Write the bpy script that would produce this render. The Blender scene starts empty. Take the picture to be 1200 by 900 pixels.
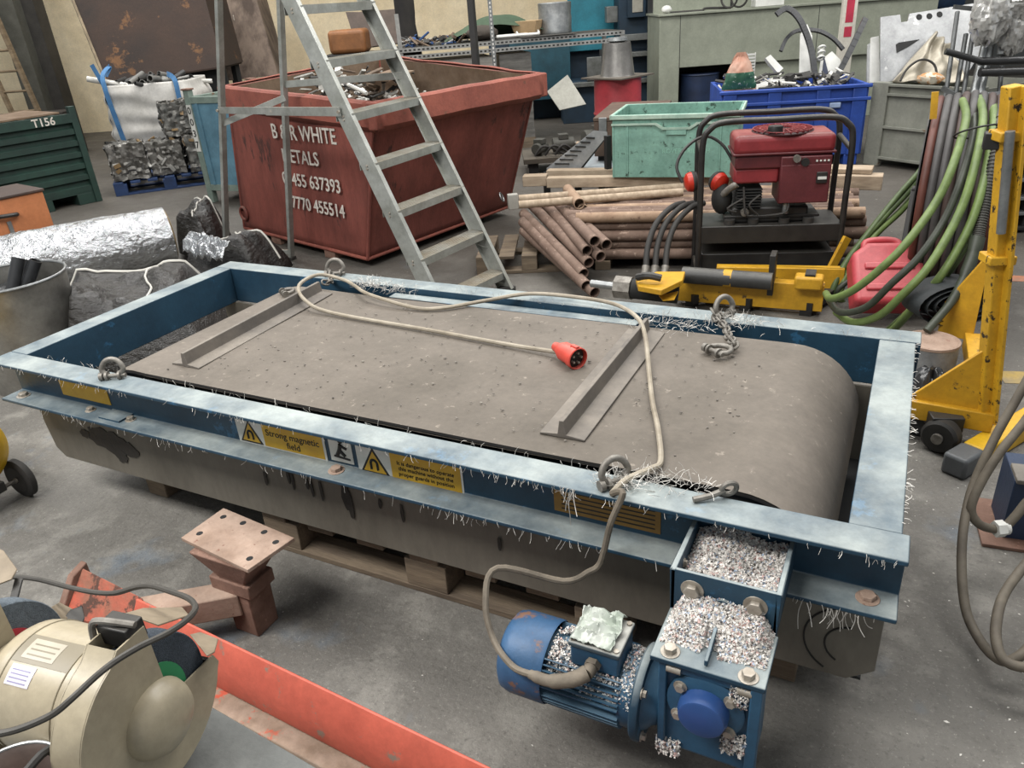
import bpy, bmesh, math, random
from math import sin, cos, pi, radians as rad, sqrt, atan2
from mathutils import Vector, Matrix, Euler
random.seed(7)
SC = bpy.context.scene
COL = SC.collection
V = Vector

# ------------------------------------------------------------------ camera
yaw, pitch, roll, FPX = -.4941, -.4624, -.0762, 896.2
CAM = V((2.7936, -1.3274, 1.5981))
_f = V((sin(yaw)*cos(pitch), cos(yaw)*cos(pitch), sin(pitch)))
_r0 = V((cos(yaw), -sin(yaw), 0)); _u0 = _r0.cross(_f)
_r = cos(roll)*_r0 + sin(roll)*_u0
_u = -sin(roll)*_r0 + cos(roll)*_u0
cd = bpy.data.cameras.new('camera'); co = bpy.data.objects.new('camera', cd); COL.objects.link(co)
m = Matrix((( _r.x, _u.x, -_f.x, CAM.x), (_r.y, _u.y, -_f.y, CAM.y), (_r.z, _u.z, -_f.z, CAM.z), (0, 0, 0, 1)))
co.matrix_world = m
cd.sensor_fit = 'HORIZONTAL'; cd.sensor_width = 36; cd.lens = 36*FPX/1200; cd.clip_start = .05; cd.clip_end = 200
SC.camera = co

def _ray(px, py): return _f + (px-600)/FPX*_r - (py-450)/FPX*_u
def G(px, py, z=0.0):
    d = _ray(px, py); t = (z-CAM.z)/d.z; return CAM + d*t
def GY(px, py, y):
    d = _ray(px, py); t = (y-CAM.y)/d.y; return CAM + d*t
def D(px, py, dep): return CAM + _ray(px, py)*dep
def GP(px, py, p, n):
    d = _ray(px, py); n = V(n); return CAM + d*((V(p)-CAM).dot(n)/d.dot(n))

# ------------------------------------------------------------------ colour and materials
def s2l(c): return c/12.92 if c <= .04045 else ((c+.055)/1.055)**2.4
def hx(h):
    h = h.lstrip('#'); return tuple(s2l(int(h[i:i+2], 16)/255) for i in (0, 2, 4))
MATS = {}
def mat(name, a, b=None, rough=.6, metal=0., scale=5., detail=6., lo=.35, hi=.65, bump=.15, bscale=60., spot=None, spot_scale=18., spot_lo=.62,
        dust=None, dust_amt=.7, stretch=None, rough2=None, trans=0., alpha=1., grit=None, bdist=.004):
    """Noise-mixed paint / metal with optional shaped wear spots and settled dust on upward faces."""
    if name in MATS: return MATS[name]
    mt = bpy.data.materials.new(name); mt.use_nodes = True
    nt = mt.node_tree; N = nt.nodes; L = nt.links
    bs = N['Principled BSDF']
    tc = N.new('ShaderNodeTexCoord'); src = tc.outputs['Object']
    if stretch:
        mp = N.new('ShaderNodeMapping'); mp.inputs['Scale'].default_value = stretch; L.new(src, mp.inputs['Vector']); src = mp.outputs['Vector']
    A = hx(a) if isinstance(a, str) else a
    B = (hx(b) if isinstance(b, str) else b) if b else tuple(x*.7 for x in A)
    def noise(sc, det=detail, r=.6):
        n = N.new('ShaderNodeTexNoise'); n.inputs['Scale'].default_value = sc; n.inputs['Detail'].default_value = det; n.inputs['Roughness'].default_value = r
        L.new(src, n.inputs['Vector']); return n
    def mrange(o, l, h):
        q = N.new('ShaderNodeMapRange'); q.inputs['From Min'].default_value = l; q.inputs['From Max'].default_value = h; L.new(o, q.inputs['Value']); return q.outputs['Result']
    def mix(fac, c1, c2):
        q = N.new('ShaderNodeMix'); q.data_type = 'RGBA'; L.new(fac, q.inputs['Factor'])
        for k, c in ((6, c1), (7, c2)):
            if isinstance(c, tuple): q.inputs[k].default_value = (*c, 1)
            else: L.new(c, q.inputs[k])
        return q.outputs[2]
    n1 = noise(scale); f1 = mrange(n1.outputs['Fac'], lo, hi)
    col = mix(f1, A, B)
    if spot:
        n2 = noise(spot_scale, 8, .7); f2 = mrange(n2.outputs['Fac'], spot_lo, spot_lo+.05)
        col = mix(f2, col, hx(spot) if isinstance(spot, str) else spot)
    if dust:
        ge = N.new('ShaderNodeNewGeometry'); sx = N.new('ShaderNodeSeparateXYZ'); L.new(ge.outputs['Normal'], sx.inputs[0])
        up = mrange(sx.outputs['Z'], .45, .9)
        n3 = noise(3.5, 8, .65); k = mrange(n3.outputs['Fac'], .25, .62)
        mu = N.new('ShaderNodeMath'); mu.operation = 'MULTIPLY'; L.new(up, mu.inputs[0]); L.new(k, mu.inputs[1])
        m2 = N.new('ShaderNodeMath'); m2.operation = 'MULTIPLY'; L.new(mu.outputs[0], m2.inputs[0]); m2.inputs[1].default_value = dust_amt
        col = mix(m2.outputs[0], col, hx(dust) if isinstance(dust, str) else dust)
    grit = (.22 if bump else .08) if grit is None else grit
    if grit:
        ng = noise(42, 8, .75); g1 = mrange(ng.outputs['Fac'], .3, .7); ng2 = noise(6.5, 8, .7); g2 = mrange(ng2.outputs['Fac'], .3, .7)
        ad = N.new('ShaderNodeMath'); ad.operation = 'ADD'; L.new(g1, ad.inputs[0]); L.new(g2, ad.inputs[1])
        mr_ = N.new('ShaderNodeMapRange'); mr_.inputs['From Max'].default_value = 2; mr_.inputs['To Min'].default_value = 1-grit*1.3; mr_.inputs['To Max'].default_value = 1+grit*.8; L.new(ad.outputs[0], mr_.inputs['Value'])
        vm = N.new('ShaderNodeVectorMath'); vm.operation = 'SCALE'; L.new(col, vm.inputs[0]); L.new(mr_.outputs['Result'], vm.inputs['Scale']); col = vm.outputs['Vector']
    L.new(col, bs.inputs['Base Color'])
    bs.inputs['Metallic'].default_value = metal
    if rough2 is not None:
        q = N.new('ShaderNodeMapRange'); q.inputs['From Min'].default_value = .3; q.inputs['From Max'].default_value = .7
        q.inputs['To Min'].default_value = rough; q.inputs['To Max'].default_value = rough2
        n5 = noise(scale*2.3); L.new(n5.outputs['Fac'], q.inputs['Value']); L.new(q.outputs['Result'], bs.inputs['Roughness'])
    else: bs.inputs['Roughness'].default_value = rough
    if trans: bs.inputs['Transmission Weight'].default_value = trans
    if alpha < 1: bs.inputs['Alpha'].default_value = alpha
    if bump:
        n4 = noise(bscale, 5); bp = N.new('ShaderNodeBump'); bp.inputs['Strength'].default_value = min(1, bump*2); bp.inputs['Distance'].default_value = bdist
        L.new(n4.outputs['Fac'], bp.inputs['Height']); L.new(bp.outputs['Normal'], bs.inputs['Normal'])
    MATS[name] = mt; return mt

# ------------------------------------------------------------------ mesh builder
def frame_of(d, up=V((0, 0, 1))):
    d = d.normalized()
    if abs(d.dot(up)) > .98: up = V((0, 1, 0)) if abs(d.y) < .9 else V((1, 0, 0))
    s = d.cross(up).normalized(); return s, s.cross(d).normalized()
def crom(pts, k=6, closed=False):
    pts = [V(p) for p in pts]; n = len(pts)
    if n < 3: return pts
    out = []
    for i in range(n if closed else n-1):
        if closed: p0, p1, p2, p3 = (pts[(i+j-1) % n] for j in range(4))
        else: p0, p1, p2, p3 = pts[max(i-1, 0)], pts[i], pts[i+1], pts[min(i+2, n-1)]
        for j in range(k):
            t = j/k
            out.append(.5*((2*p1)+(p2-p0)*t+(2*p0-5*p1+4*p2-p3)*t*t+(3*p1-p0-3*p2+p3)*t**3))
    if not closed: out.append(pts[-1])
    return out
class MB:
    def __init__(s, T=None): s.v = []; s.f = []; s.mi = []; s.m = 0; s.T = T or Matrix.Identity(4)
    def add(s, vs, fs):
        b = len(s.v); s.v += [s.T @ V(v) for v in vs]; s.f += [[b+i for i in f] for f in fs]; s.mi += [s.m]*len(fs); return s
    def box(s, x0, x1, y0, y1, z0, z1):
        return s.add([(x0,y0,z0),(x1,y0,z0),(x1,y1,z0),(x0,y1,z0),(x0,y0,z1),(x1,y0,z1),(x1,y1,z1),(x0,y1,z1)],
                     [(3,2,1,0),(4,5,6,7),(0,1,5,4),(1,2,6,5),(2,3,7,6),(3,0,4,7)])
    def cbox(s, c, d, R=None):
        c = V(c); R = R or Matrix.Identity(3); h = V(d)/2
        vs = [c + R @ V((sx*h.x, sy*h.y, sz*h.z)) for sz in (-1, 1) for sx, sy in ((-1,-1),(1,-1),(1,1),(-1,1))]
        return s.add(vs, [(3,2,1,0),(4,5,6,7),(0,1,5,4),(1,2,6,5),(2,3,7,6),(3,0,4,7)])
    def beam(s, p0, p1, w, h, up=(0,0,1)):
        p0, p1 = V(p0), V(p1); a, b = frame_of(p1-p0, V(up)); a = a*w/2; b = b*h/2
        vs = [p+q for p in (p0, p1) for q in (-a-b, a-b, a+b, -a+b)]
        return s.add(vs, [(0,1,2,3),(7,6,5,4),(0,4,5,1),(1,5,6,2),(2,6,7,3),(3,7,4,0)])
    def hexa(s, q):   # 8 points: bottom ring then top ring
        return s.add(q, [(3,2,1,0),(4,5,6,7),(0,1,5,4),(1,2,6,5),(2,3,7,6),(3,0,4,7)])
    def cyl(s, p0, p1, r0, r1=None, n=16, caps=True):
        r1 = r0 if r1 is None else r1; p0, p1 = V(p0), V(p1); a, b = frame_of(p1-p0)
        vs = []
        for p, r in ((p0, r0), (p1, r1)):
            vs += [p + a*(r*cos(2*pi*i/n)) + b*(r*sin(2*pi*i/n)) for i in range(n)]
        fs = [(i, (i+1) % n, n+(i+1) % n, n+i) for i in range(n)]
        if caps: fs += [tuple(range(n-1, -1, -1)), tuple(range(n, 2*n))]
        return s.add(vs, fs)
    def pipe(s, p0, p1, r, t, n=16):   # open-ended hollow pipe
        p0, p1 = V(p0), V(p1); a, b = frame_of(p1-p0); vs = []
        for p, q in ((p0, r), (p1, r), (p1, r-t), (p0, r-t)):
            vs += [p + a*(q*cos(2*pi*i/n)) + b*(q*sin(2*pi*i/n)) for i in range(n)]
        fs = [(k*n+i, k*n+(i+1) % n, ((k+1) % 4)*n+(i+1) % n, ((k+1) % 4)*n+i) for k in range(4) for i in range(n)]
        return s.add(vs, fs)
    def tube(s, pts, r, n=8, k=6, closed=False, radii=None):
        pts = crom(pts, k, closed) if k > 1 else [V(p) for p in pts]
        m = len(pts); vs = []; up = None
        for i, p in enumerate(pts):
            d = (pts[(i+1) % m]-pts[i-1]) if closed else (pts[min(i+1, m-1)]-pts[max(i-1, 0)])
            if d.length < 1e-9: d = V((0, 0, 1))
            d.normalize()
            if up is None: a, b = frame_of(d)
            else:
                a = (up - d*up.dot(d)); a = a.normalized() if a.length > 1e-6 else frame_of(d)[0]
            up = a; b = d.cross(a)
            rr = r if radii is None else radii[min(int(i/(m-1)*(len(radii)-1)+.5), len(radii)-1)]
            vs += [p + a*(rr*cos(2*pi*j/n)) + b*(rr*sin(2*pi*j/n)) for j in range(n)]
        fs = [(i*n+j, i*n+(j+1) % n, ((i+1) % m)*n+(j+1) % n, ((i+1) % m)*n+j) for i in range(m if closed else m-1) for j in range(n)]
        if not closed: fs += [tuple(range(n-1, -1, -1)), tuple(range((m-1)*n, m*n))]
        return s.add(vs, fs)
    def torus(s, c, axis, R, r, n=20, m=8):
        c = V(c); a, b = frame_of(V(axis)); return s.tube([c+a*(R*cos(2*pi*i/n))+b*(R*sin(2*pi*i/n)) for i in range(n)], r, m, 1, True)
    def lathe(s, prof, c=(0,0,0), axis=(0,0,1), n=24, a0=0, a1=2*pi):
        c = V(c); ax = V(axis).normalized(); a, b = frame_of(ax); full = abs(a1-a0-2*pi) < 1e-6
        vs = []; k = n if full else n+1
        for r, z in prof: vs += [c+ax*z+a*(r*cos(a0+(a1-a0)*i/n))+b*(r*sin(a0+(a1-a0)*i/n)) for i in range(k)]
        fs = []
        for j in range(len(prof)-1):
            for i in range(n): fs.append((j*k+i, j*k+(i+1) % k, (j+1)*k+(i+1) % k, (j+1)*k+i))
        return s.add(vs, fs)
    def prism(s, poly, a0, a1, axis='y'):
        f = {'y': lambda p, t: (p[0], t, p[1]), 'x': lambda p, t: (t, p[0], p[1]), 'z': lambda p, t: (p[0], p[1], t)}[axis]
        n = len(poly); vs = [f(p, a0) for p in poly]+[f(p, a1) for p in poly]
        return s.add(vs, [tuple(range(n-1, -1, -1)), tuple(range(n, 2*n))]+[(i, (i+1) % n, n+(i+1) % n, n+i) for i in range(n)])
    def sheet(s, outline, thick, n):   # polygon of 3D points thickened along n
        n = V(n).normalized()*thick; k = len(outline); o = [V(p) for p in outline]
        return s.add(o+[p+n for p in o], [tuple(range(k-1, -1, -1)), tuple(range(k, 2*k))]+[(i, (i+1) % k, k+(i+1) % k, k+i) for i in range(k)])
    def sphere(s, c, r, n=12, m=8, jit=0):
        c = V(c); r = r if isinstance(r, (tuple, list, Vector)) else (r, r, r); vs = []; fs = []
        for j in range(m+1):
            for i in range(n):
                t = pi*j/m; p = 2*pi*i/n; q = 1+random.uniform(-jit, jit)
                vs.append((c.x+r[0]*q*sin(t)*cos(p), c.y+r[1]*q*sin(t)*sin(p), c.z+r[2]*q*cos(t)))
        for j in range(m):
            for i in range(n): fs.append((j*n+i, (j+1)*n+i, (j+1)*n+(i+1) % n, j*n+(i+1) % n))
        return s.add(vs, fs)
    def grid(s, fn, nu, nv):
        vs = [fn(i/nu, j/nv) for j in range(nv+1) for i in range(nu+1)]
        return s.add(vs, [(j*(nu+1)+i, j*(nu+1)+i+1, (j+1)*(nu+1)+i+1, (j+1)*(nu+1)+i) for j in range(nv) for i in range(nu)])
    def build(s, name, mats, parent=None, bevel=0, smooth=40, solid=0, seg=2, fix=True):
        me = bpy.data.meshes.new(name); me.from_pydata([tuple(v) for v in s.v], [], s.f)
        mats = mats if isinstance(mats, (list, tuple)) else [mats]
        for q in mats: me.materials.append(q)
        me.polygons.foreach_set('material_index', s.mi)
        if fix:
            bm = bmesh.new(); bm.from_mesh(me); bmesh.ops.remove_doubles(bm, verts=bm.verts, dist=1e-6); bmesh.ops.recalc_face_normals(bm, faces=bm.faces); bm.to_mesh(me); bm.free()
        if smooth:
            me.polygons.foreach_set('use_smooth', [True]*len(me.polygons)); me.set_sharp_from_angle(angle=rad(smooth))
        me.update()
        o = bpy.data.objects.new(name, me); COL.objects.link(o)
        if parent is not None: o.parent = parent
        if solid:
            q = o.modifiers.new('solid', 'SOLIDIFY'); q.thickness = solid; q.offset = 0
        if bevel:
            q = o.modifiers.new('bevel', 'BEVEL'); q.width = bevel; q.segments = seg; q.limit_method = 'ANGLE'; q.angle_limit = rad(50); q.harden_normals = False
        return o
def tag(o, label=None, cat=None, group=None, kind=None):
    if label: o['label'] = label
    if cat: o['category'] = cat
    if group: o['group'] = group
    if kind: o['kind'] = kind
    return o
def thing(name, label, cat, loc=(0,0,0), rz=0., group=None, R=None):
    o = bpy.data.objects.new(name, None); COL.objects.link(o); o.empty_display_size = .1
    o.location = V(loc)
    if R is not None: o.rotation_euler = R.to_euler()
    else: o.rotation_euler = (0, 0, rz)
    return tag(o, label, cat, group)
def struct(o): o['kind'] = 'structure'; return o
def text(body, size, mt, M, parent, name='lettering', align='CENTER', space=1., ext=.0006, line=1., thick=0., sx=1.):
    c = bpy.data.curves.new('t', 'FONT'); c.body = body; c.size = size; c.align_x = align; c.align_y = 'CENTER'; c.space_character = space
    c.space_line = line; c.extrude = ext; c.offset = thick; c.resolution_u = 3
    t = bpy.data.objects.new('t', c); COL.objects.link(t)
    dg = bpy.context.evaluated_depsgraph_get(); me = bpy.data.meshes.new_from_object(t.evaluated_get(dg))
    bpy.data.objects.remove(t); bpy.data.curves.remove(c)
    me.name = name; me.transform(M @ Matrix.Diagonal((sx, 1, 1, 1))); me.materials.clear(); me.materials.append(mt)
    o = bpy.data.objects.new(name, me); COL.objects.link(o)
    if parent is not None: o.parent = parent
    return o
def mtx(o, x, y, z):   # matrix from origin and axes
    x, y, z = V(x).normalized(), V(y).normalized(), V(z).normalized(); o = V(o)
    return Matrix(((x.x, y.x, z.x, o.x), (x.y, y.y, z.y, o.y), (x.z, y.z, z.z, o.z), (0, 0, 0, 1)))
def rotz(a, loc=(0,0,0)): return Matrix.Translation(V(loc)) @ Matrix.Rotation(a, 4, 'Z')
def copy_tree(o, parent=None):
    c = o.copy(); COL.objects.link(c)
    if parent is not None: c.parent = parent
    for ch in list(o.children): copy_tree(ch, c)
    return c
def hexbolt(mb, p, ax, r=.012, h=.008, washer=True):
    p = V(p); ax = V(ax).normalized()
    if washer: mb.cyl(p, p+ax*.002, r*1.5, n=18)
    mb.cyl(p+ax*.002, p+ax*(.002+h), r, n=6)
    return mb
R_ = random.uniform
from mathutils import noise as MN
def nz(p, s=1., o=0.): return MN.noise(V(p)*s + V((o, o*1.7, o*.3)))
# ------------------------------------------------------------------ shared materials
BLUE = mat('blue_machine_paint', '#214256', '#1a374a', rough=.55, scale=4, dust='#9ba29f', dust_amt=.92, spot='#2b5a7a', spot_scale=9, spot_lo=.6, bump=.08)
BLUE2 = mat('blue_gearmotor_paint', '#2c5470', '#24465f', rough=.45, scale=8, dust='#87a0ab', dust_amt=.35, bump=.06)
COWL = mat('blue_cowl_paint', '#3d6288', '#335374', rough=.5, scale=7, spot='#7d5e4d', spot_scale=7, spot_lo=.57, bump=.1)
CAPB = mat('blue_plastic_cap', '#2f4f86', '#2a477a', rough=.35, bump=0)
BELT = mat('rubber_belt', '#6e665d', '#595249', rough=.75, scale=2.2, lo=.3, hi=.7, bump=.06, bscale=120, spot='#837a6f', spot_scale=26, spot_lo=.62)
RUBBER = mat('black_rubber', '#262523', '#35322f', rough=.7, bump=.05)
CLEAT = mat('cleat_rubber', '#57524d', '#6c655d', rough=.7, scale=7, bump=.05, dust='#8b8378', dust_amt=.5)
PANEL = mat('grimy_side_panel', '#6f6a60', '#5a554c', rough=.55, scale=2.5, bump=.05, spot='#3c3833', spot_scale=6, spot_lo=.68, stretch=(1, 1, .35))
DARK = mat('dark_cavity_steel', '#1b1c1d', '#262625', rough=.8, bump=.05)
GALV = mat('galvanised_steel', '#a3a5a4', '#86898a', rough=.38, metal=.85, scale=9, bump=.05, rough2=.55)
ALU = mat('aluminium', '#aeb0ab', '#94968f', rough=.45, metal=.5, scale=7, bump=.04, dust='#98866c', dust_amt=.75)
BOLT = mat('zinc_bolt', '#b5aea3', '#968d80', rough=.5, metal=.5, scale=30, bump=.05)
CHAIN = mat('dusty_chain_steel', '#8b8780', '#6b665f', rough=.55, metal=.45, scale=30, bump=.1)
SWARF = mat('pale_swarf', '#d9d6d0', '#b5b0a8', rough=.5, metal=.2, bump=0)
CABLE = mat('dusty_cable', '#a59c8c', '#847a6a', rough=.7, scale=9, bump=.08)
CABLED = mat('grimy_cable', '#7b7163', '#5d554a', rough=.75, scale=14, bump=.2)
REDPLUG = mat('red_plug_plastic', '#c9483a', '#b63d33', rough=.45, scale=14, bump=.03, dust='#c99286', dust_amt=.3)
YLABEL = mat('yellow_label', '#c8a02c', '#b98f22', rough=.5, scale=12, bump=0)
WLABEL = mat('white_label', '#d2d2cc', '#bdbdb6', rough=.5, scale=10, bump=0)
OLABEL = mat('faded_orange_label', '#8d6a2c', '#7a5a24', rough=.6, scale=10, bump=0)
INK = mat('black_ink', '#1b1a18', '#22211f', rough=.6, bump=0)
WPAINT = mat('white_stencil_paint', '#d8d3ca', '#bdb3a8', rough=.7, scale=30, bump=0)
RUST = mat('rusty_steel', '#86695b', '#694d40', rough=.85, scale=9, bump=.25, spot='#9a7868', spot_scale=30, spot_lo=.6)
RUSTP = mat('pink_brown_rust', '#ab9484', '#8f7868', rough=.85, scale=11, bump=.15, spot='#7a5648', spot_scale=40, spot_lo=.62)
ORANGE = mat('red_orange_paint', '#c9614d', '#b85543', rough=.6, scale=5, bump=.1, spot='#8a7466', spot_scale=9, spot_lo=.59)
ORUST = mat('orange_paint_flaking', '#b4533f', '#7d5a48', rough=.8, scale=9, bump=.3, spot='#4f352b', spot_scale=14, spot_lo=.52)
WOOD = mat('weathered_pallet_wood', '#7c6d5a', '#574b3e', rough=.85, scale=3, stretch=(1, 8, 8), bump=.3, bscale=25)
WOODL = mat('fresh_timber', '#b3a18b', '#93816c', rough=.8, scale=3, stretch=(2, 9, 9), bump=.2, bscale=25, spot='#7e6650', spot_scale=5, spot_lo=.68)
CREAM = mat('grinder_enamel', '#aa9f88', '#9c917a', rough=.38, scale=5, bump=.02, spot='#948872', spot_scale=16, spot_lo=.68)
WHEELM = mat('grey_grinding_wheel', '#6d7780', '#5d666e', rough=.95, scale=200, detail=2, bump=.5, bscale=500)
WHEELD = mat('dark_grinding_wheel', '#454e58', '#3a424b', rough=.95, scale=220, detail=2, bump=.5, bscale=500)
BLACK = mat('black_paint', '#1d1c1b', '#2a2826', rough=.5, scale=9, bump=.06, dust='#5a564f', dust_amt=.35)
BENCH = mat('scratched_bench_steel', '#6f706d', '#5d5f5d', rough=.5, metal=.3, scale=6, bump=.08, spot='#8f908c', spot_scale=22, spot_lo=.66)
YELLOW = mat('yellow_plant_paint', '#c99a22', '#b4861b', rough=.55, scale=6, bump=.1, spot='#4a3a22', spot_scale=14, spot_lo=.61)
YELLOWC = mat('yellow_tank_paint', '#d3a91f', '#c89c1b', rough=.5, scale=4, bump=.05, spot='#7c5a1c', spot_scale=12, spot_lo=.72)
SKIPR = mat('red_skip_paint', '#86483d', '#6b372e', rough=.75, scale=2.4, bump=.2, spot='#4f2f29', spot_scale=4, spot_lo=.6, stretch=(1.6, 1.6, .5), grit=.3, dust='#9a7f70', dust_amt=.6)
SKIPRIM = mat('faded_red_rim_paint', '#9a5748', '#82473b', rough=.75, scale=5, bump=.25, spot='#6d4a3c', spot_scale=9, spot_lo=.6)
SKIPIN = mat('skip_bare_rust', '#7d6a58', '#66523f', rough=.9, scale=6, bump=.25, spot='#4f3c30', spot_scale=14, spot_lo=.62)
def plain(name, a, b=None, **k): return mat(name, a, b, **k)
# ------------------------------------------------------------------ floor, walls, light
def floor_mat():
    mt = bpy.data.materials.new('worn_concrete'); mt.use_nodes = True; N = mt.node_tree.nodes; L = mt.node_tree.links; bs = N['Principled BSDF']
    tc = N.new('ShaderNodeTexCoord'); src = tc.outputs['Object']
    def noise(sc, det=8, r=.65):
        n = N.new('ShaderNodeTexNoise'); n.inputs['Scale'].default_value = sc; n.inputs['Detail'].default_value = det; n.inputs['Roughness'].default_value = r; L.new(src, n.inputs['Vector']); return n.outputs['Fac']
    def mr(o, l, h, a=0, b=1):
        q = N.new('ShaderNodeMapRange'); q.inputs['From Min'].default_value = l; q.inputs['From Max'].default_value = h; q.inputs['To Min'].default_value = a; q.inputs['To Max'].default_value = b; L.new(o, q.inputs['Value']); return q.outputs['Result']
    def mix(f, a, b):
        q = N.new('ShaderNodeMix'); q.data_type = 'RGBA'; L.new(f, q.inputs['Factor'])
        for k, c in ((6, a), (7, b)):
            if isinstance(c, tuple): q.inputs[k].default_value = (*c, 1)
            else: L.new(c, q.inputs[k])
        return q.outputs[2]
    c = mix(mr(noise(1.1), .35, .65), hx('#74716b'), hx('#5d5a55'))
    c = mix(mr(noise(5), .5, .62, 0, .6), c, hx('#88857e'))
    c = mix(mr(noise(2.3, 4), .6, .7, 0, .35), c, hx('#5c7286'))
    c = mix(mr(noise(60, 9, .8), .52, .66, 0, .75), c, hx('#4c4a45')); c = mix(mr(noise(85, 7, .8), .56, .66, 0, .6), c, hx('#a09d95'))
    c = mix(mr(noise(16, 9, .75), .64, .7, 0, .6), c, hx('#a9a69e'))
    # darker brown mixed in towards the back of the hall, uneven by noise
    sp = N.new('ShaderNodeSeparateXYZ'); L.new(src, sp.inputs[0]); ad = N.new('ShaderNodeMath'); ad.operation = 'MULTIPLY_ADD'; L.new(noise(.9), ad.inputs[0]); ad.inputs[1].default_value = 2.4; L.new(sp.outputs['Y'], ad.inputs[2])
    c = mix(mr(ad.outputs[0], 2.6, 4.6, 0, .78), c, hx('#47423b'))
    c = mix(mr(noise(55, 4, .8), .66, .7, 0, .8), c, hx('#b5b0a6'))
    L.new(c, bs.inputs['Base Color']); L.new(mr(noise(3), .3, .7, .45, .75), bs.inputs['Roughness'])
    bp = N.new('ShaderNodeBump'); bp.inputs['Strength'].default_value = .8; bp.inputs['Distance'].default_value = .01
    L.new(noise(22, 9, .7), bp.inputs['Height']); L.new(bp.outputs['Normal'], bs.inputs['Normal'])
    return mt
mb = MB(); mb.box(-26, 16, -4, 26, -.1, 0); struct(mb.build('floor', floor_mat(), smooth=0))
# painted yellow floor line at the right
mb = MB(); a, b, c_, d_ = G(1168, 448), G(1200, 455), G(1200, 440), G(1170, 436)
mb.box(0, 1.3, -.06, .06, .0005, .002); o = mb.build('trim_1', mat('worn_yellow_line', '#b59a55', '#8d7f62', rough=.8, scale=9), smooth=0); o.location = (G(1172, 442).x, G(1172, 442).y, 0); o.rotation_euler.z = .25; struct(o)
mb = MB(); mb.box(0, 1.0, -.05, .05, .0005, .002); o = mb.build('trim_2', mat('worn_orange_line', '#b06f4e', '#8a6a58', rough=.8, scale=9), smooth=0); p = G(1172, 326); o.location = (p.x, p.y, 0); o.rotation_euler.z = .15; struct(o)

# walls: built square to the shop
WX = V((_r.x, _r.y, 0)).normalized(); WY = V((-WX.y, WX.x, 0))
WANG = atan2(WX.y, WX.x)
CREAMW = mat('cream_painted_wall', '#eadab9', '#dac7a3', rough=.8, scale=1.5, bump=.05, spot='#a08d6a', spot_scale=3, spot_lo=.68)
BACKW = mat('dim_back_wall', '#4b4d4c', '#393a3a', rough=.9, scale=1.2)
def onwall(px, py, dep): return D(px, py, dep)
Wp = D(600, 100, 13.5)
o = MB().box(-14, 1.2, 0, .3, 0, 6).build('wall_back', CREAMW, smooth=0); o.location = (Wp.x, Wp.y, 0); o.rotation_euler.z = WANG; struct(o)
o = MB().box(1.2, 22, 0, .3, 0, 6).build('wall_rear', BACKW, smooth=0); o.location = (Wp.x, Wp.y, 0); o.rotation_euler.z = WANG; struct(o)

w = bpy.data.worlds.new('world'); SC.world = w; w.use_nodes = True
bg = w.node_tree.nodes['Background']; bg.inputs['Color'].default_value = (.93, .97, 1.0, 1); bg.inputs['Strength'].default_value = .32
def area(name, loc, size, power, col=(1, .98, .95), rot=(0, 0, 0)):
    l = bpy.data.lights.new(name, 'AREA'); l.shape = 'RECTANGLE'; l.size, l.size_y = size; l.energy = power; l.color = col
    o = bpy.data.objects.new(name, l); COL.objects.link(o); o.location = loc; o.rotation_euler = rot; return o
area('rooflight', (2.4, 1.8, 5.2), (5, 1.6), 200)
area('rooflight', (-.6, -2.2, 4.8), (4.5, 1.4), 330)
area('rooflight', (-1.5, 5.5, 5.4), (6, 1.6), 250)
area('rooflight', (-7, 5, 5.4), (5, 1.6), 170)
area('rooflight', (4.5, 7, 5.4), (6, 1.6), 210)
SC.view_settings.view_transform = 'Standard'; SC.view_settings.look = 'None'; SC.view_settings.gamma = 1; SC.view_settings.use_curve_mapping = False
SC.view_settings.exposure = 0.5
SC.cycles.use_denoising = True
# ------------------------------------------------------------------ overband magnetic separator
L_, W_, H_, HB, FW = 2.9, 1.167, .6, .157, .09
sep = thing('magnetic_separator', 'long blue overband magnetic separator with grey rubber belt resting on a pallet', 'conveyor', (0, 0, 0))
T_ = .012
def channel(name, p0, p1, width, inw):
    """C-section: web on the inner side, flanges pointing out; p0->p1 along the outer edge."""
    p0, p1, inw = V(p0), V(p1), V(inw)
    mb = MB(); d = (p1-p0)
    poly = [(0, -T_), (0, 0), (width, 0), (width, -HB), (0, -HB), (0, -HB+T_), (width-T_, -HB+T_), (width-T_, -T_)]
    vs = [p0+inw*a+V((0, 0, H_+b)) for a, b in poly]+[p1+inw*a+V((0, 0, H_+b)) for a, b in poly]
    n = 8
    mb.add(vs, [(1,0,7,2), (2,7,6,3), (3,6,5,4), (n+1,n+2,n+7,n), (n+2,n+3,n+6,n+7), (n+3,n+4,n+5,n+6)]+[(i, (i+1) % n, n+(i+1) % n, n+i) for i in range(n)])
    return mb.build(name, BLUE, sep, bevel=.003)
fb = channel('front_beam', (0, 0, 0), (L_, 0, 0), FW, (0, 1, 0))
channel('rear_beam', (0, W_, 0), (L_, W_, 0), FW, (0, -1, 0))
channel('end_beam', (0, FW+.001, 0), (0, W_-FW-.001, 0), FW, (1, 0, 0))
channel('end_beam', (L_-.014, FW+.001, -.0015), (L_-.014, W_-FW-.001, -.0015), .1, (-1, 0, 0))
# lower side panels (chamfered at the left end) and floor of the tray
for yy in (.1, W_-.108):
    MB().prism([(.01, .443), (.02, .30), (.035, .20), (.075, .165), (2.83, .165), (2.885, .21), (2.885, .443)], yy, yy+.008, 'y').build('side_panel', PANEL, sep, bevel=.002)
MB().box(.08, 2.86, .108, W_-.108, .165, .173).build('tray_floor', DARK, sep)
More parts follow.
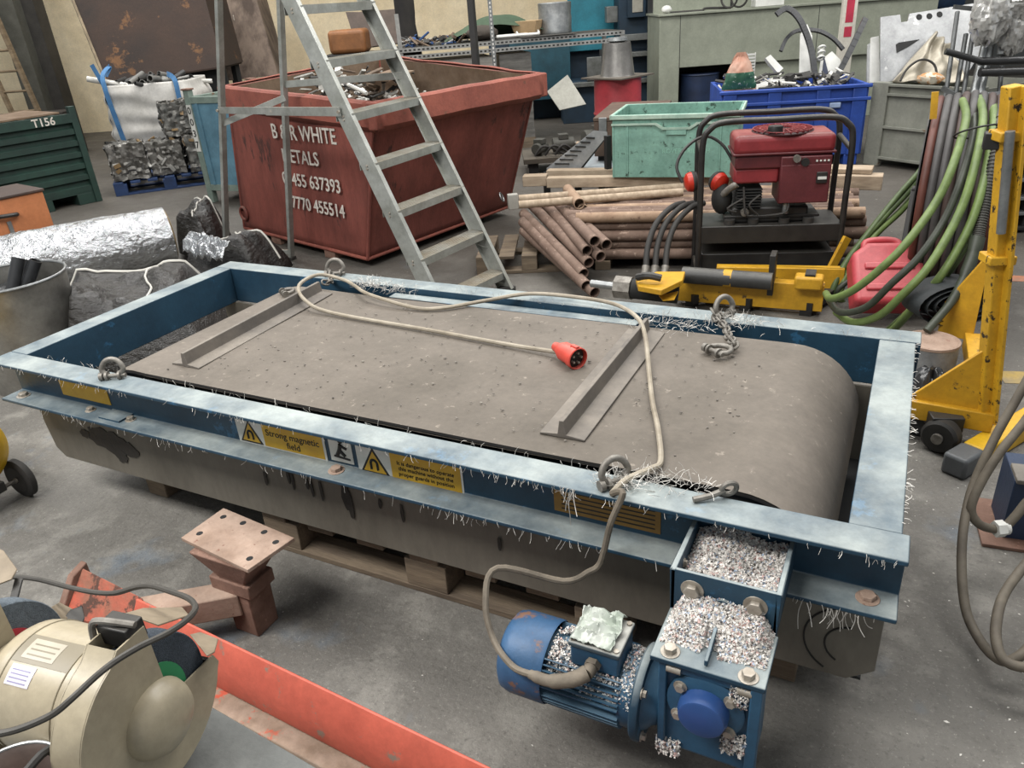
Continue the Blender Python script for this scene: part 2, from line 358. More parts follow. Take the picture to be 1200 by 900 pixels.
# scratched half-round marks on the right end of the panel
mb = MB()
for R, zz in ((.10, .27), (.055, .262)):
    mb.tube([(2.83-R*cos(t), .0985, zz+R*1.0*sin(t)) for t in [rad(a) for a in range(-60, 95, 12)]], .0022, 5, 3)
mb.build('panel_scratch', INK, sep)
# grease blotch and run marks on the panel: dirt with a shape of its own
GREASE = mat('black_grease', '#26231f', '#332e28', rough=.7, scale=14, bump=.2)
rs = random.Random(3)
stain_n = [0]
def stain(px, py, w, h, k=9):
    stain_n[0] += 1
    c = GY(px, py, .0985); pts = []
    for i in range(k*2):
        a = 2*pi*i/(k*2); q = rs.uniform(.78, 1.12); pts.append(V((c.x+w*q*cos(a), .0986-.0002*stain_n[0], c.z+h*q*sin(a))))
    return MB().sheet(pts, .0012, (0, -1, 0)).build('grease_stain', GREASE, sep, smooth=0)
for q in ((118, 512, .07, .045), (135, 520, .07, .05), (152, 527, .045, .03), (143, 535, .035, .025), (100, 508, .025, .02)): stain(*q)
for px, py, h in ((338, 558, .05), (343, 562, .065), (360, 566, .04), (366, 572, .06), (377, 575, .07), (405, 583, .075), (411, 590, .09), (407, 580, .06), (446, 590, .03), (472, 600, .055), (312, 560, .05), (586, 636, .04)): stain(px, py, .006 if px < 400 or px > 415 else .012, h*.6, 6)
# magnet block between the belt runs
MB().box(.75, 2.4, .2, W_-.26, .25, .545).build('magnet_block', DARK, sep, bevel=.01)
# belt: closed loop about two drums
BX0, BX1, BR, BZ = .60, 2.555, .205, .395
def belt_outline(r, n=22):
    p = [(BX1+r*sin(t), BZ+r*cos(t)) for t in [pi*i/n for i in range(n+1)]]
    p += [(BX0-r*sin(t), BZ-r*cos(t)) for t in [pi*i/n for i in range(n+1)]]
    return p
mb = MB(); BY0, BY1 = .122, .965
po = belt_outline(BR); pi_ = belt_outline(BR-.011)
# subdivide the straight runs so that the top may sag a little
def dense(p):
    out = []
    for i, a in enumerate(p):
        b = p[(i+1) % len(p)]; d = sqrt((a[0]-b[0])**2+(a[1]-b[1])**2); k = max(1, int(d/.06))
        out += [(a[0]+(b[0]-a[0])*j/k, a[1]+(b[1]-a[1])*j/k) for j in range(k)]
    return out
po = dense(po); pi_ = [(x, z) for x, z in dense(belt_outline(BR-.011))]
def ringpts(pl, ny=14):
    rows = []
    for j in range(ny+1):
        y = BY0+(BY1-BY0)*j/ny; row = []
        for x, z in pl:
            s = 0
            if z > BZ+.1 and BX0 < x < BX1:
                s = .006*nz((x*1.6, y*2.2, 3))-.004*sin(pi*(x-BX0)/(BX1-BX0))
            row.append((x, y, z+s))
        rows.append(row)
    return rows
for pl in (po, pi_):
    rows = ringpts(pl); n = len(pl); vs = [p for r in rows for p in r]
    mb.add(vs, [(j*n+i, j*n+(i+1) % n, (j+1)*n+(i+1) % n, (j+1)*n+i) for j in range(len(rows)-1) for i in range(n)])
belt = mb.build('belt', BELT, sep, fix=False, smooth=60)
mb = MB()
for y in (BY0, BY1):
    po2 = belt_outline(BR); pq = belt_outline(BR-.011); n = len(po2)
    sg = lambda x, z, y=y: z
    for i in range(n):
        j = (i+1) % n
        a, b, c, d = po2[i], po2[j], pq[j], pq[i]
        mb.add([(a[0], y, a[1]-.002), (b[0], y, b[1]-.002), (c[0], y, c[1]), (d[0], y, d[1])], [(0, 1, 2, 3)])
mb.build('belt_edge', RUBBER, belt, smooth=0)
# tail and head drums, with shaft
for x in (BX0, BX1):
    d = MB().cyl((x, BY0+.01, BZ), (x, BY1-.01, BZ), BR-.013, n=36).build('drum', RUBBER, sep)
    MB().cyl((x, .08, BZ), (x, W_-.09, BZ), .025, n=16).build('shaft', GALV, d)
# cleats: inverted T in dark rubber, slightly skewed as in life
for (x0, x1) in ((.755, .73), (2.10, 2.095)):
    mb = MB(); pts = []
    prof = [(-.062, .001), (-.012, .006), (-.006, .045), (.006, .045), (.012, .006), (.062, .001), (.062, -.004), (-.062, -.004)]
    ya, yb = .205, .93
    vs = [(x0+a, ya, H_+.002+b) for a, b in prof]+[(x1+a, yb, H_+.001+b) for a, b in prof]; n = len(prof)
    mb.add(vs, [tuple(range(n)), tuple(range(2*n-1, n-1, -1))]+[(i, n+i, n+(i+1) % n, (i+1) % n) for i in range(n)])
    mb.build('cleat', CLEAT, sep, bevel=.0015)
# inner guide bar along the rear beam
MB().beam((1.0, W_-FW-.034, .562), (2.03, W_-FW-.034, .562), .05, .03).build('guide_bar', BLUE, sep, bevel=.003)
# bolts on the lower flange and web
for p in ((1.474, .045), (2.843, .045), (.066, .042), (.42, .05), (.62, .05)):
    z = H_-HB+T_
    big = p[0] not in (.42, .62)
    mb = MB(); hexbolt(mb, (p[0], p[1], z), (0, 0, 1), .016 if big else .012, .01)
    mb.build('bolt', RUSTP if p[0] in (1.474, 2.843) else BOLT, sep, bevel=.001)
# small welded tabs on the lower flange at the left
MB().box(.50, .60, .02, .08, H_-HB+T_, H_-HB+T_+.006).build('weld_tab', BLUE, sep)
# ---- stickers on the web
WY_ = FW-T_-.0015
def label(x0, x1, z0, z1, m, nm='warning_label'):
    return MB().box(x0, x1, WY_-.001, WY_+.001, z0, z1).build(nm, m, sep, smooth=0)
FRONT = lambda x, z, dy=.0018: mtx((x, WY_-dy, z), (1, 0, 0), (0, 0, 1), (0, -1, 0))
def triangle(par, x, z, s):
    MB().prism([(x-s, z-s*.86), (x+s, z-s*.86), (x, z+s*.86)], WY_-.0018, WY_-.001, 'y').build('triangle_border', INK, par, smooth=0)
    MB().prism([(x-s*.78, z-s*.74), (x+s*.78, z-s*.74), (x, z+s*.62)], WY_-.0024, WY_-.0018, 'y').build('triangle_field', YLABEL, par, smooth=0)
    mb = MB(); q = s*.22
    pts = [(x-q, WY_-.003, z-s*.55), (x-q, WY_-.003, z-s*.15)]+[(x-q*cos(t), WY_-.003, z-s*.15+q*sin(t)) for t in [pi*i/8 for i in range(1, 8)]]+[(x+q, WY_-.003, z-s*.15), (x+q, WY_-.003, z-s*.55)]
    mb.tube(pts, s*.085, 4, 1); mb.build('magnet_symbol', INK, par)
zc0, zc1 = .452, .548
l1 = label(1.08, 1.42, zc0, zc1, WLABEL); MB().box(1.185, 1.412, WY_-.0016, WY_-.001, zc0+.007, zc1-.006).build('yellow_panel', YLABEL, l1, smooth=0)
triangle(l1, 1.133, .498, .045)
text('Strong magnetic\nfield', .031, INK, FRONT(1.298, .492, .0022), l1)
l2 = label(1.435, 1.515, zc0+.012, zc1, WLABEL, 'pictogram_label')
mb = MB(); mb.sphere((1.478, WY_-.002, .535), (.009, .001, .009), 10, 6); mb.tube([(1.478, WY_-.002, .525), (1.472, WY_-.002, .505), (1.462, WY_-.002, .487)], .006, 6, 3)
mb.tube([(1.472, WY_-.002, .505), (1.49, WY_-.002, .487)], .005, 6, 1); mb.tube([(1.477, WY_-.002, .52), (1.498, WY_-.002, .512)], .004, 6, 1); mb.tube([(1.45, WY_-.002, .482), (1.505, WY_-.002, .478)], .003, 6, 1)
mb.build('pictogram', INK, l2)
l3 = label(1.53, 1.872, zc0-.008, zc1, WLABEL); MB().box(1.645, 1.866, WY_-.0016, WY_-.001, zc0-.002, zc1-.006).build('yellow_panel', YLABEL, l3, smooth=0)
triangle(l3, 1.588, .494, .049)
text('It is dangerous to operate\nthis machine without the\nproper guards in position', .0172, INK, FRONT(1.756, .488, .0022), l3)
l4 = label(.25, .50, .475, .56, YLABEL, 'yellow_label')
text('Strong magnetic', .024, INK, FRONT(.375, .545, .0022), l4)
l5 = label(2.13, 2.398, .47, .548, OLABEL, 'faded_label')
mb = MB()
for k in range(5): mb.box(2.15, 2.385, WY_-.0016, WY_-.001, .480+k*.0125, .4835+k*.0125)
mb.build('illegible_print', INK, l5, smooth=0)
# ---- shackles (bow shackle + pin) standing on the flanges
def shackle(mb, c, ax, up, s=.03, r=.0075):
    c, ax, up = V(c), V(ax).normalized(), V(up).normalized()
    pts = [c-ax*s*.6]+[c+ax*(s*1.0*cos(t))*-1+up*(s*.55+s*1.05*sin(t)) for t in [pi*i/10 for i in range(11)]]+[c+ax*s*.6]
    mb.tube(pts, r, 10, 3); mb.cyl(c-ax*s*1.05, c+ax*s*1.15, r*.9, n=10); mb.cyl(c-ax*s*1.3, c-ax*s*.95, r*1.7, n=10); mb.cyl(c-ax*s*.72, c-ax*s*.5, r*1.9, n=12); mb.cyl(c+ax*s*.5, c+ax*s*.72, r*1.9, n=12)
def shackle_thing(x, y, z, rz, label_, s=.034):
    t = thing('lifting_shackle', label_, 'shackle', (x, y, z), rz)
    mb = MB(); shackle(mb, (0, 0, .011), (1, 0, 0), (0, .25, 1), s, s*.24); o = mb.build('shackle_bow', CHAIN, t)
    return t
def link(mb, c, d, n, L=.036, R=.011, r=.0042):
    """oval chain link centred c, long axis d, lying in the plane with normal n"""
    c, d, n = V(c), V(d).normalized(), V(n).normalized(); s = n.cross(d).normalized(); pts = []
    for i in range(16):
        t = 2*pi*i/16; pts.append(c+d*((L/2-R)*(1 if cos(t) > 0 else -1)+R*cos(t))+s*R*sin(t))
    mb.tube(pts, r, 7, 2, True)
def chain(pts, par, L=.034, shk=False):
    """links along a path, alternately turned"""
    bpy.context.view_layer.update(); MI = par.matrix_world.inverted(); pts = [MI @ p for p in crom(pts, 30)]; run = [pts[0]]; acc = 0
    for a, b in zip(pts, pts[1:]):
        acc += (b-a).length
        if acc > L*.66: run.append(b); acc = 0
    for i in range(len(run)-1):
        c = (run[i]+run[i+1])/2; d = run[i+1]-run[i]
        side = d.cross(V((0, 0, 1))); side = side.normalized() if side.length > 1e-5 else V((1, 0, 0)); up = side.cross(d).normalized()
        n = (up*.8+side*.6) if i % 2 else (side*.8-up*.6)
        mb = MB(); link(mb, c, d, n, L); mb.build('chain_link', CHAIN, par)
zt = H_+.001
shackle_thing(.60, .055, zt, .5, 'grey shackle on front flange of blue frame beside yellow sticker')
t = shackle_thing(2.30, .05, zt, .9, 'grey shackle on front flange where the loose cable crosses the beam', .034)
t = shackle_thing(.66, W_-.045, zt, .4, 'tall grey shackle standing on rear flange beside the ladder foot', .036)
chain([(.66, W_-.07, zt+.02), (.675, W_-.10, zt+.008), (.70, W_-.135, zt+.004), (.69, W_-.17, zt+.015)], t)
t = shackle_thing(2.31, W_-.055, zt, 1.0, 'grey shackle with hanging chain on rear flange before yellow channel', .038)
chain([(2.27, W_-.075, zt+.03), (2.30, W_-.11, zt+.012), (2.335, W_-.16, zt+.008), (2.36, W_-.23, zt+.008), (2.39, W_-.29, zt+.016), (2.40, W_-.33, zt+.012)], t)
mb = MB(t.matrix_world.inverted()); shackle(mb, (2.345, .80, H_+.017), (.75, -.5, .0), (.75, .8, .05), .032, .008); mb.build('end_shackle', CHAIN, t)
t = thing('loose_shackle', 'small shackle lying on the belt beside the far cleat end', 'shackle', (.60, .86, H_+.012), 1.0)
mb = MB(); shackle(mb, (0, 0, 0), (0, 1, 0), (1, 0, .05), .026, .0075); mb.build('shackle_bow', CHAIN, t)
t = thing('eye_bolt', 'grey eye bolt lying in the gap by the front edge of the belt', 'bolt', (2.535, .085, H_+.012), .6)
mb = MB(); mb.torus((0.01, 0, .012), (0, 1, .2), .017, .006); mb.tube([(0, 0, .01), (-.03, 0, 0), (-.07, 0, -.004)], .007, 8, 2); mb.build('eye', CHAIN, t)

# ---- gearmotor with its bracket
bx0, bx1, by = 2.478, 2.692, -.125
bz = .552
br = MB()
br.box(bx0, bx1, by, by+.01, .40, bz)              # front plate
br.box(bx0, bx0+.01, by, .078, .45, bz); br.box(bx1-.01, bx1, by, .078, .45, bz)
br.box(bx0, bx1, by+.01, .0, .455, .463)
bro = br.build('motor_bracket', BLUE, sep, bevel=.002)
for x, z in ((bx0+.045, .512), (bx1-.045, .512)):
    mb = MB(); hexbolt(mb, (x, by, z), (0, -1, 0), .016, .012); mb.build('bolt', BOLT, bro, bevel=.001)
mb = MB(); hexbolt(mb, (bx0+.01, -.06, .52), (1, 0, 0), .007, .005); hexbolt(mb, (bx0+.01, -.02, .5), (1, 0, 0), .007, .005); mb.build('bolt', BOLT, bro)
gx0, gx1, gy0, gy1, gz1, gz0 = 2.483, 2.692, -.262, -.127, .452, .19
g = MB(); g.box(gx0-.004, gx1+.004, gy0-.006, gy1+.001, gz1-.012, gz1)      # top plate
go_ = g.build('gearbox_top_plate', BLUE, sep, bevel=.0025)
g = MB(); g.box(gx0+.006, gx1-.006, gy0+.012, gy1, gz0, gz1-.013)
go = g.build('gearbox', BLUE2, sep, bevel=.012, seg=3)
# cast corner ribs of the gearbox front
mb = MB(); mb.box(gx0+.012, gx0+.028, gy0, gy0+.014, gz0, gz1-.012); mb.box(gx1-.022, gx1, gy0-.004, gy0+.014, gz0-.03, gz1-.012); mb.box(gx0+.028, gx1-.022, gy0+.002, gy0+.014, gz1-.035, gz1-.012)
mb.build('gearbox_rib', BLUE2, go, bevel=.003)
# rib (web plate) and lug on the top plate
gr = MB(); gr.prism([(by, .495), (by, .455), (gy0+.005, .455), (gy0+.005, .468)], 2.581, 2.588, 'x'); gr.build('stiffening_rib', BLUE, go_, bevel=.0015)
MB().cyl((2.585, by, .492), (2.585, by-.008, .492), .018, n=18).build('rib_boss', BLUE, go_)
for x, y in ((gx0+.03, gy0+.018), (gx1-.03, gy0+.012)):
    mb = MB(); hexbolt(mb, (x, y, gz1), (0, 0, 1), .013, .012); mb.build('bolt', BOLT, go_, bevel=.001)
cx, cz = 2.588, .348
fl = MB().lathe([(0, 0), (.072, 0), (.076, .004), (.076, .012), (.068, .016), (.0, .016)], (cx, gy0+.016, cz), (0, -1, 0), 32).build('cover_flange', BLUE2, go)
MB().lathe([(.049, 0), (.049, .016), (.044, .03), (.040, .032), (.0, .032)], (cx, gy0, cz), (0, -1, 0), 32).build('blue_cap', CAPB, fl)
for a in (40, 140, 215, 320):
    mb = MB(); hexbolt(mb, (cx+.063*cos(rad(a)), gy0, cz+.063*sin(rad(a))), (0, -1, 0), .009, .008); mb.build('bolt', BOLT, fl)
for x, z in ((gx0+.04, .425), (gx1-.035, .422)):
    mb = MB(); mb.cyl((x-.012, gy0+.004, z), (x+.016, gy0+.004, z), .009, n=10); mb.build('drain_plug', BOLT, go)
# worm neck, motor flange
ay, az = -.20, .272
MB().lathe([(.055, 0), (.062, .015), (.075, .028), (.078, .035)], (gx0+.012, ay, az), (-1, 0, 0), 28).build('neck', BLUE2, go)
MB().lathe([(0, -.002), (.099, -.002), (.102, .002), (.102, .012), (.098, .016), (.0, .016)], (2.46, ay, az), (-1, 0, 0), 36).build('motor_flange', BLUE, go)
for a in (45, 135, 225, 315):
    mb = MB(); hexbolt(mb, (2.462, ay+.088*cos(rad(a)), az+.088*sin(rad(a))), (1, 0, 0), .008, .008); mb.build('bolt', BOLT, go)
mo = MB().cyl((2.225, ay, az), (2.444, ay, az), .072, n=40).build('motor_body', BLUE2, sep)
for k in range(44):
    a = rad(-180+360*k/44)
    if rad(55) < a < rad(125): continue
    d = V((0, cos(a), sin(a)))
    if k % 11 == 0: continue
    c0 = V((2.24, ay, az))+d*.079; c1 = V((2.417, ay, az))+d*.079
    MB().beam(c0, c1, .0028, .02, d).build('cooling_fin', BLUE2, mo, smooth=0)
MB().lathe([(.080, 0), (.082, .012), (.082, .028)], (2.442, ay, az), (-1, 0, 0), 36).build('end_bell', BLUE2, mo)
MB().lathe([(.091, 0), (.093, .004), (.093, .085), (.088, .103), (.075, .112), (.0, .114)], (2.245, ay, az), (-1, 0, 0), 40).build('fan_cowl', COWL, mo)
tb = MB().box(2.302, 2.408, ay-.048, ay+.048, az+.066, az+.118).build('terminal_box', BLUE2, mo, bevel=.004)
MB().box(2.298, 2.412, ay-.052, ay+.052, az+.119, az+.132).build('terminal_lid', mat('lid_paint', '#45525a', '#38434a', rough=.5, dust='#b9b7ae', dust_amt=.8), mo, bevel=.004)
for x, y in ((2.308, ay-.042), (2.402, ay-.042), (2.402, ay+.042)): MB().cyl((x, y, az+.13), (x, y, az+.136), .006, n=8).build('lid_screw', BOLT, mo)
# crumpled film on the lid
def film(u, v):
    x = 2.303+.09*u; y = ay-.05+.105*v
    return V((x+.012*nz((u*3, v*3, 8)), y+.012*nz((u*3, v*3, 2)), az+.136+.030*abs(nz((u*3.1, v*3.1, 1)))+.012*abs(nz((u*9, v*9, 5)))))
o = MB().grid(film, 22, 22).build('plastic_film_scrap', mat('pale_crumpled_film', '#babcb6', '#a3aca0', rough=.35, scale=14, bump=.1), None, solid=.001, smooth=25, fix=False)
tag(o, 'crumpled pale plastic scrap lying on the motor terminal box', 'plastic scrap')
# cable gland
gl0 = V((2.355, ay-.05, az+.092)); 
MB().cyl(gl0, gl0+V((0, -.012, -.002)), .017, n=6).build('gland_nut', CABLED, mo)
MB().cyl(gl0+V((0, -.012, -.002)), gl0+V((-.004, -.03, -.004)), .014, n=14).build('gland', CABLED, mo)
# ---- power cable: motor, round to the beam, over the belt to the red plug
ca = thing('power_cable', 'long grimy grey cable running from motor gland over the belt to a red plug', 'cable')
mb = MB()
mb.tube([gl0+V((-.004, -.028, -.004)), gl0+V((-.03, -.05, -.012)), gl0+V((-.075, -.062, -.022)), gl0+V((-.12, -.058, -.026))], .015, 10, 5, radii=[.017, .016, .015, .0125, .010])
mb.build('cable_sheath', CABLED, ca)
z = H_+.0085
pA = [gl0+V((-.115, -.058, -.026)), gl0+V((-.165, -.05, -.03)), V((2.125, -.26, .345)), V((2.085, -.215, .40)), V((2.085, -.15, .45)), GY(660, 681, -.09), GY(690, 670, -.05), GY(702, 662, -.035), GY(708, 645, -.03), GY(716, 612, -.025), GY(730, 578, -.012), V((2.305, .008, .606))]
pB = [V((2.305, .008, .606)), V((2.325, .05, .622)), V((2.36, .115, .618)), V((2.368, .17, z)), V((2.32, .31, z)), V((2.262, .45, z)), V((2.20, .62, z)), V((2.135, .79, z+.03)), V((2.06, .94, z+.03)), V((1.94, 1.05, z+.025)), V((1.78, 1.09, z+.02)), V((1.6, 1.075, z+.02)), V((1.45, 1.0, z+.004)), V((1.33, .90, z)), V((1.22, .872, z)), V((1.0, .90, z+.02)), V((.86, .99, z+.012)), V((.78, 1.02, z+.02)), V((.70, .97, z+.05)), V((.70, .85, z+.045)), V((.80, .765, z+.022)), V((.95, .735, z)), V((1.4, .70, z)), V((1.72, .672, z)), V((1.90, .655, z+.006))]
MB().tube(pA, .0075, 8, 6).build('cable_run', CABLED, ca)
MB().tube(pB, .0072, 8, 6).build('cable_run', CABLE, ca)
pl_p = V((1.90, .652, H_+.03)); dr = V((.86, -.51, -.02)).normalized()
pg = MB().lathe([(.0, -.02), (.014, -.018), (.017, 0), (.021, .01), (.030, .03), (.031, .075), (.035, .078), (.035, .10), (.032, .102), (.031, .085), (.0, .085)], pl_p, dr, 28).build('red_plug', REDPLUG, ca)
a_, b_ = frame_of(dr)
MB().beam(pl_p+dr*.07+b_*.034, pl_p+dr*.10+b_*.036, .012, .008).build('key_lug', REDPLUG, pg, bevel=.001)
MB().cyl(pl_p+dr*.0851, pl_p+dr*.0862, .0305, n=24).build('socket_face', INK, pg)
for k in range(5):
    t = 2*pi*k/5+.6; q = pl_p+dr*.086+a_*(.016*cos(t))+b_*(.016*sin(t))
    MB().cyl(q, q+dr*.012, .0034, n=8).build('pin', BOLT, pg)

# ---- granules piled on the gearbox, bracket and motor: nobody could count them
GM = [mat('granule_white', '#e4e0da', '#d2cdc6', rough=.6, bump=0), mat('granule_grey', '#bcb7b1', '#a39e98', rough=.6, bump=0), mat('granule_pink', '#c3a59d', '#b3958f', rough=.6, bump=0), mat('granule_blue', '#9caabb', '#8b9bb0', rough=.6, bump=0), mat('granule_dark', '#5b5652', '#4a4642', rough=.6, bump=0)]
mb = MB()
def gran(x, y, z, s=.0035):
    r = random.random(); mb.m = 0 if r < .56 else 1 if r < .76 else 2 if r < .86 else 3 if r < .93 else 4
    s *= R_(.7, 1.4); c = V((x, y, z))
    R = Euler((R_(0, 6), R_(0, 6), R_(0, 6))).to_matrix()
    mb.add([c+R @ V(q)*s for q in ((1, 0, -.4), (-.7, .7, -.4), (-.7, -.7, -.4), (0, 0, .8))], [(0, 1, 2), (0, 3, 1), (1, 3, 2), (2, 3, 0)])
def heap(x0, x1, y0, y1, base, hfun, n, s=.0035):
    for _ in range(n):
        x, y = R_(x0, x1), R_(y0, y1); u, v = (x-x0)/(x1-x0), (y-y0)/(y1-y0); h = hfun(u, v)
        if h <= 0: continue
        gran(x, y, base+h+R_(-.002, .002), s)
# solid core under the visible grains
def topheap(u, v):
    front = .24+.10*sin(u*9)*.4+(.16 if .4 < u < .56 else 0)
    if v < front: return 0
    e = min(1, (v-front)*3.4); side = min(1, min(u, 1-u)*9)
    return e*side*(.045*(v**.7))*(1-.75*abs(u-.5)**2)*1.2
heap(gx0+.004, gx1-.004, gy0+.004, gy1, gz1, topheap, 5200)
def brheap(u, v): return .035+.04*v*(1-abs(u-.55))+.01*sin(u*7)
heap(bx0+.012, bx1-.012, by+.012, .072, .463, brheap, 4200)
for _ in range(4200):   # on the motor's upper half
    a = rad(R_(20, 175)); x = R_(2.25, 2.44)
    if 2.298 < x < 2.412 and rad(52) < a < rad(128): continue
    w_ = sin(a)
    if nz((x*22, a*3, 4)) < .1-.55*w_*(.4+.6*(x-2.24)/.2): continue
    gran(x, ay+.078*cos(a), az+.080*sin(a)+R_(-.004, .008), .0032)
for _ in range(500): gran(R_(gx0+.01, gx0+.06), R_(gy0-.01, gy0+.03), gz0+.0+R_(0, .03), .0035)
for _ in range(350): gran(R_(gx1-.07, gx1-.02), gy0+R_(-.004, .012), R_(.245, .30), .0035)
for _ in range(160): gran(R_(gx1-.06, gx1-.025), gy0+R_(-.004, .004), R_(.38, .43), .003)
heap_core = mb
mb.m = 0
mb.grid(lambda u, v: V((gx0+.004+(gx1-gx0-.008)*u, gy0+.004+(gy1-gy0-.004)*v, gz1-.0025+topheap(u, v))), 24, 20)
mb.grid(lambda u, v: V((bx0+.012+(bx1-bx0-.024)*u, by+.012+(.06-by)*v, .4605+brheap(u, v))), 16, 16)
tag(mb.build('plastic_granules', GM, None, smooth=0, fix=False), 'pale shredded plastic granules heaped on the gearbox, bracket and motor', 'granules', kind='stuff')

# ---- swarf wires clinging to the magnetised frame (part of it: held by the magnet)
mb = MB()
def wire(p, d, l, r=.00055):
    p = V(p); d = V(d).normalized(); q = [p]
    for k in range(3): d = (d+V((R_(-.5, .5), R_(-.5, .5), R_(-.5, .3)))).normalized(); q.append(q[-1]+d*l/3)
    mb.tube(q, r, 3, 2)
for _ in range(150):
    x = R_(.05, 2.88); x = x if random.random() < .5 else min(2.88, max(.1, random.choice((1.9, 2.2, 2.75, 2.1, 1.2, .6))+random.gauss(0, .1)))
    wire((x, -.001, H_-R_(0, .01)), (R_(-.4, .4), -.5, -1), R_(.006, .022))
for _ in range(110):
    x = R_(.15, 2.86); x = x if random.random() < .5 else min(2.86, max(.2, random.choice((.4, .9, 1.9, 2.15, 2.75))+random.gauss(0, .06)))
    wire((x, 0, H_-HB+R_(0, .01)), (R_(-.3, .3), -.4, -1), R_(.008, .03))
for _ in range(16): wire((2.79+random.gauss(0, .03), 0, H_-HB), (0, -.2, -1), R_(.03, .065), .0009)
for _ in range(60): wire((R_(.2, 2.4), FW+R_(-.004, .004), H_), (R_(-.5, .5), R_(-.5, .5), 1), R_(.008, .025))
for _ in range(80): wire((R_(.8, 2.85), W_-FW+R_(-.01, .02), H_), (R_(-.5, .5), R_(-.8, .3), .7), R_(.008, .03))
for _ in range(60): wire((L_-.014+R_(-.004, .002), R_(.1, 1.1), H_), (1, R_(-.4, .4), R_(-.3, .5)), R_(.006, .02))
for cx_, cy_, n, s in ((.90, 1.045, 170, .05), (2.15, .99, 150, .09), (2.36, 1.08, 120, .05), (2.31, .05, 110, .03), (2.40, .09, 120, .06), (1.05, 1.02, 60, .05)):
    for _ in range(n): wire((cx_+random.gauss(0, s), cy_+random.gauss(0, s*.35), H_+R_(-.002, .02)), (R_(-1, 1), R_(-1, 1), R_(0, 1)), R_(.012, .045))
for k in range(9): wire((2.2+R_(-.02, .02), 0, .6), (-.1, -.2, -1), R_(.03, .1), .0011)
tag(mb.build('swarf_fringe', SWARF, sep, smooth=0, fix=False), kind='stuff')

# ---- dirt crumbs and twigs on the belt
mb = MB()
for _ in range(420):
    x, y = R_(.65, 2.5), R_(.16, .9); s = R_(.0012, .0035)
    mb.sphere((x, y, H_+.001), (s*R_(.7, 2), s, s*.6), 5, 3)
tag(mb.build('belt_crumbs', mat('crumb', '#4a4440', '#8d877e', rough=.8, scale=40, bump=0), None, smooth=0, fix=False), 'loose dark and pale crumbs scattered over the belt top', 'debris', kind='stuff')

# ---- pallet below
pt = thing('wooden_pallet', 'weathered wooden pallet under the blue magnetic separator', 'pallet', (1.15, .125, 0))
def plank(par, x0, x1, y0, y1, z0, z1, nm='board', m=WOOD): return MB().box(x0, x1, y0, y1, z0, z1).build(nm, m, par, bevel=.003)
for y in (0, .37, .74): plank(pt, -.12, 1.145, y, y+.1, 0, .022, 'bottom_board')
for x in (-.12, .445, 1.0):
    for y in (0, .37, .74): plank(pt, x, x+.145, y, y+.1, .022, .122, 'block')
for k in range(7): plank(pt, -.12+k*.195, -.02+k*.195, 0, .84, .122, .144, 'deck_board')
# timber chocks that carry the tray
for x in (.35, 2.62): 
    o = MB().box(x, x+.1, .2, .95, 0, .1645).build('timber_bearer', WOOD, None, bevel=.004); tag(o, 'dark timber bearer under the %s end of the separator tray' % ('left' if x < 1 else 'motor'), 'timber')
MB().box(-.1, 1.1, .05, .8, .1445, .1645).build('packing_board', WOOD, pt)
# ------------------------------------------------------------------ rusty stand with red-orange beam
st = thing('mounting_stand', 'red-orange steel beam stand with rusty drilled plate on a short post', 'stand', (1.2, -.3, 0))
S = lambda *p: V(p)-V((1.2, -.3, 0))
# beam: sloping lit face, top edge, side and dusty lower ledge
def bq(x0, x1, prof0, prof1):
    n = len(prof0); vs = [S(x0, y, z) for y, z in prof0]+[S(x1, y, z) for y, z in prof1]
    return MB().add(vs, [tuple(range(n)), tuple(range(2*n-1, n-1, -1))]+[(i, n+i, n+(i+1) % n, (i+1) % n) for i in range(n)])
P_ = [(0, .20), (-.006, .203), (-.042, .145), (-.046, .07), (-.04, .055), (0, .055)]
bq(1.06, 2.6, [(y-.374, z) for y, z in P_], [(y-.472, z) for y, z in P_]).build('beam', ORANGE, st, bevel=.004)
P2 = [(-.352, .208), (-.448, .105), (-.448, .03), (-.355, .03)]; P3 = [(-.372, .205), (-.425, .13), (-.425, .03), (-.375, .03)]
bq(.80, 1.08, P2, P3).build('beam_end', ORUST, st, bevel=.004)
bq(.775, .80, [(-.335, .215), (-.385, .20), (-.458, .11), (-.458, 0), (-.335, 0)], [(-.335, .215), (-.385, .20), (-.458, .11), (-.458, 0), (-.335, 0)]).build('end_plate', RUST, st, bevel=.003)
bq(1.0, 2.6, [(-.375, .055), (-.462, .055), (-.468, .04), (-.468, 0), (-.375, 0)], [(-.475, .055), (-.562, .055), (-.568, .04), (-.568, 0), (-.475, 0)]).build('lower_flange', mat('dusty_orange_flange', '#9a8676', '#84705f', rough=.9, scale=20, bump=.2, spot='#b8553f', spot_scale=7, spot_lo=.6), st, bevel=.003)
for x, y, z in ((1.66, -.44, .166), (1.70, -.435, .170), (1.93, -.45, .163), (2.02, -.455, .16)): pass
# arm
mb = MB(); mb.beam(S(.98, -.40, .115), S(1.245, -.195, .115), .075, .075); mb.build('arm', RUSTP, st, bevel=.004)
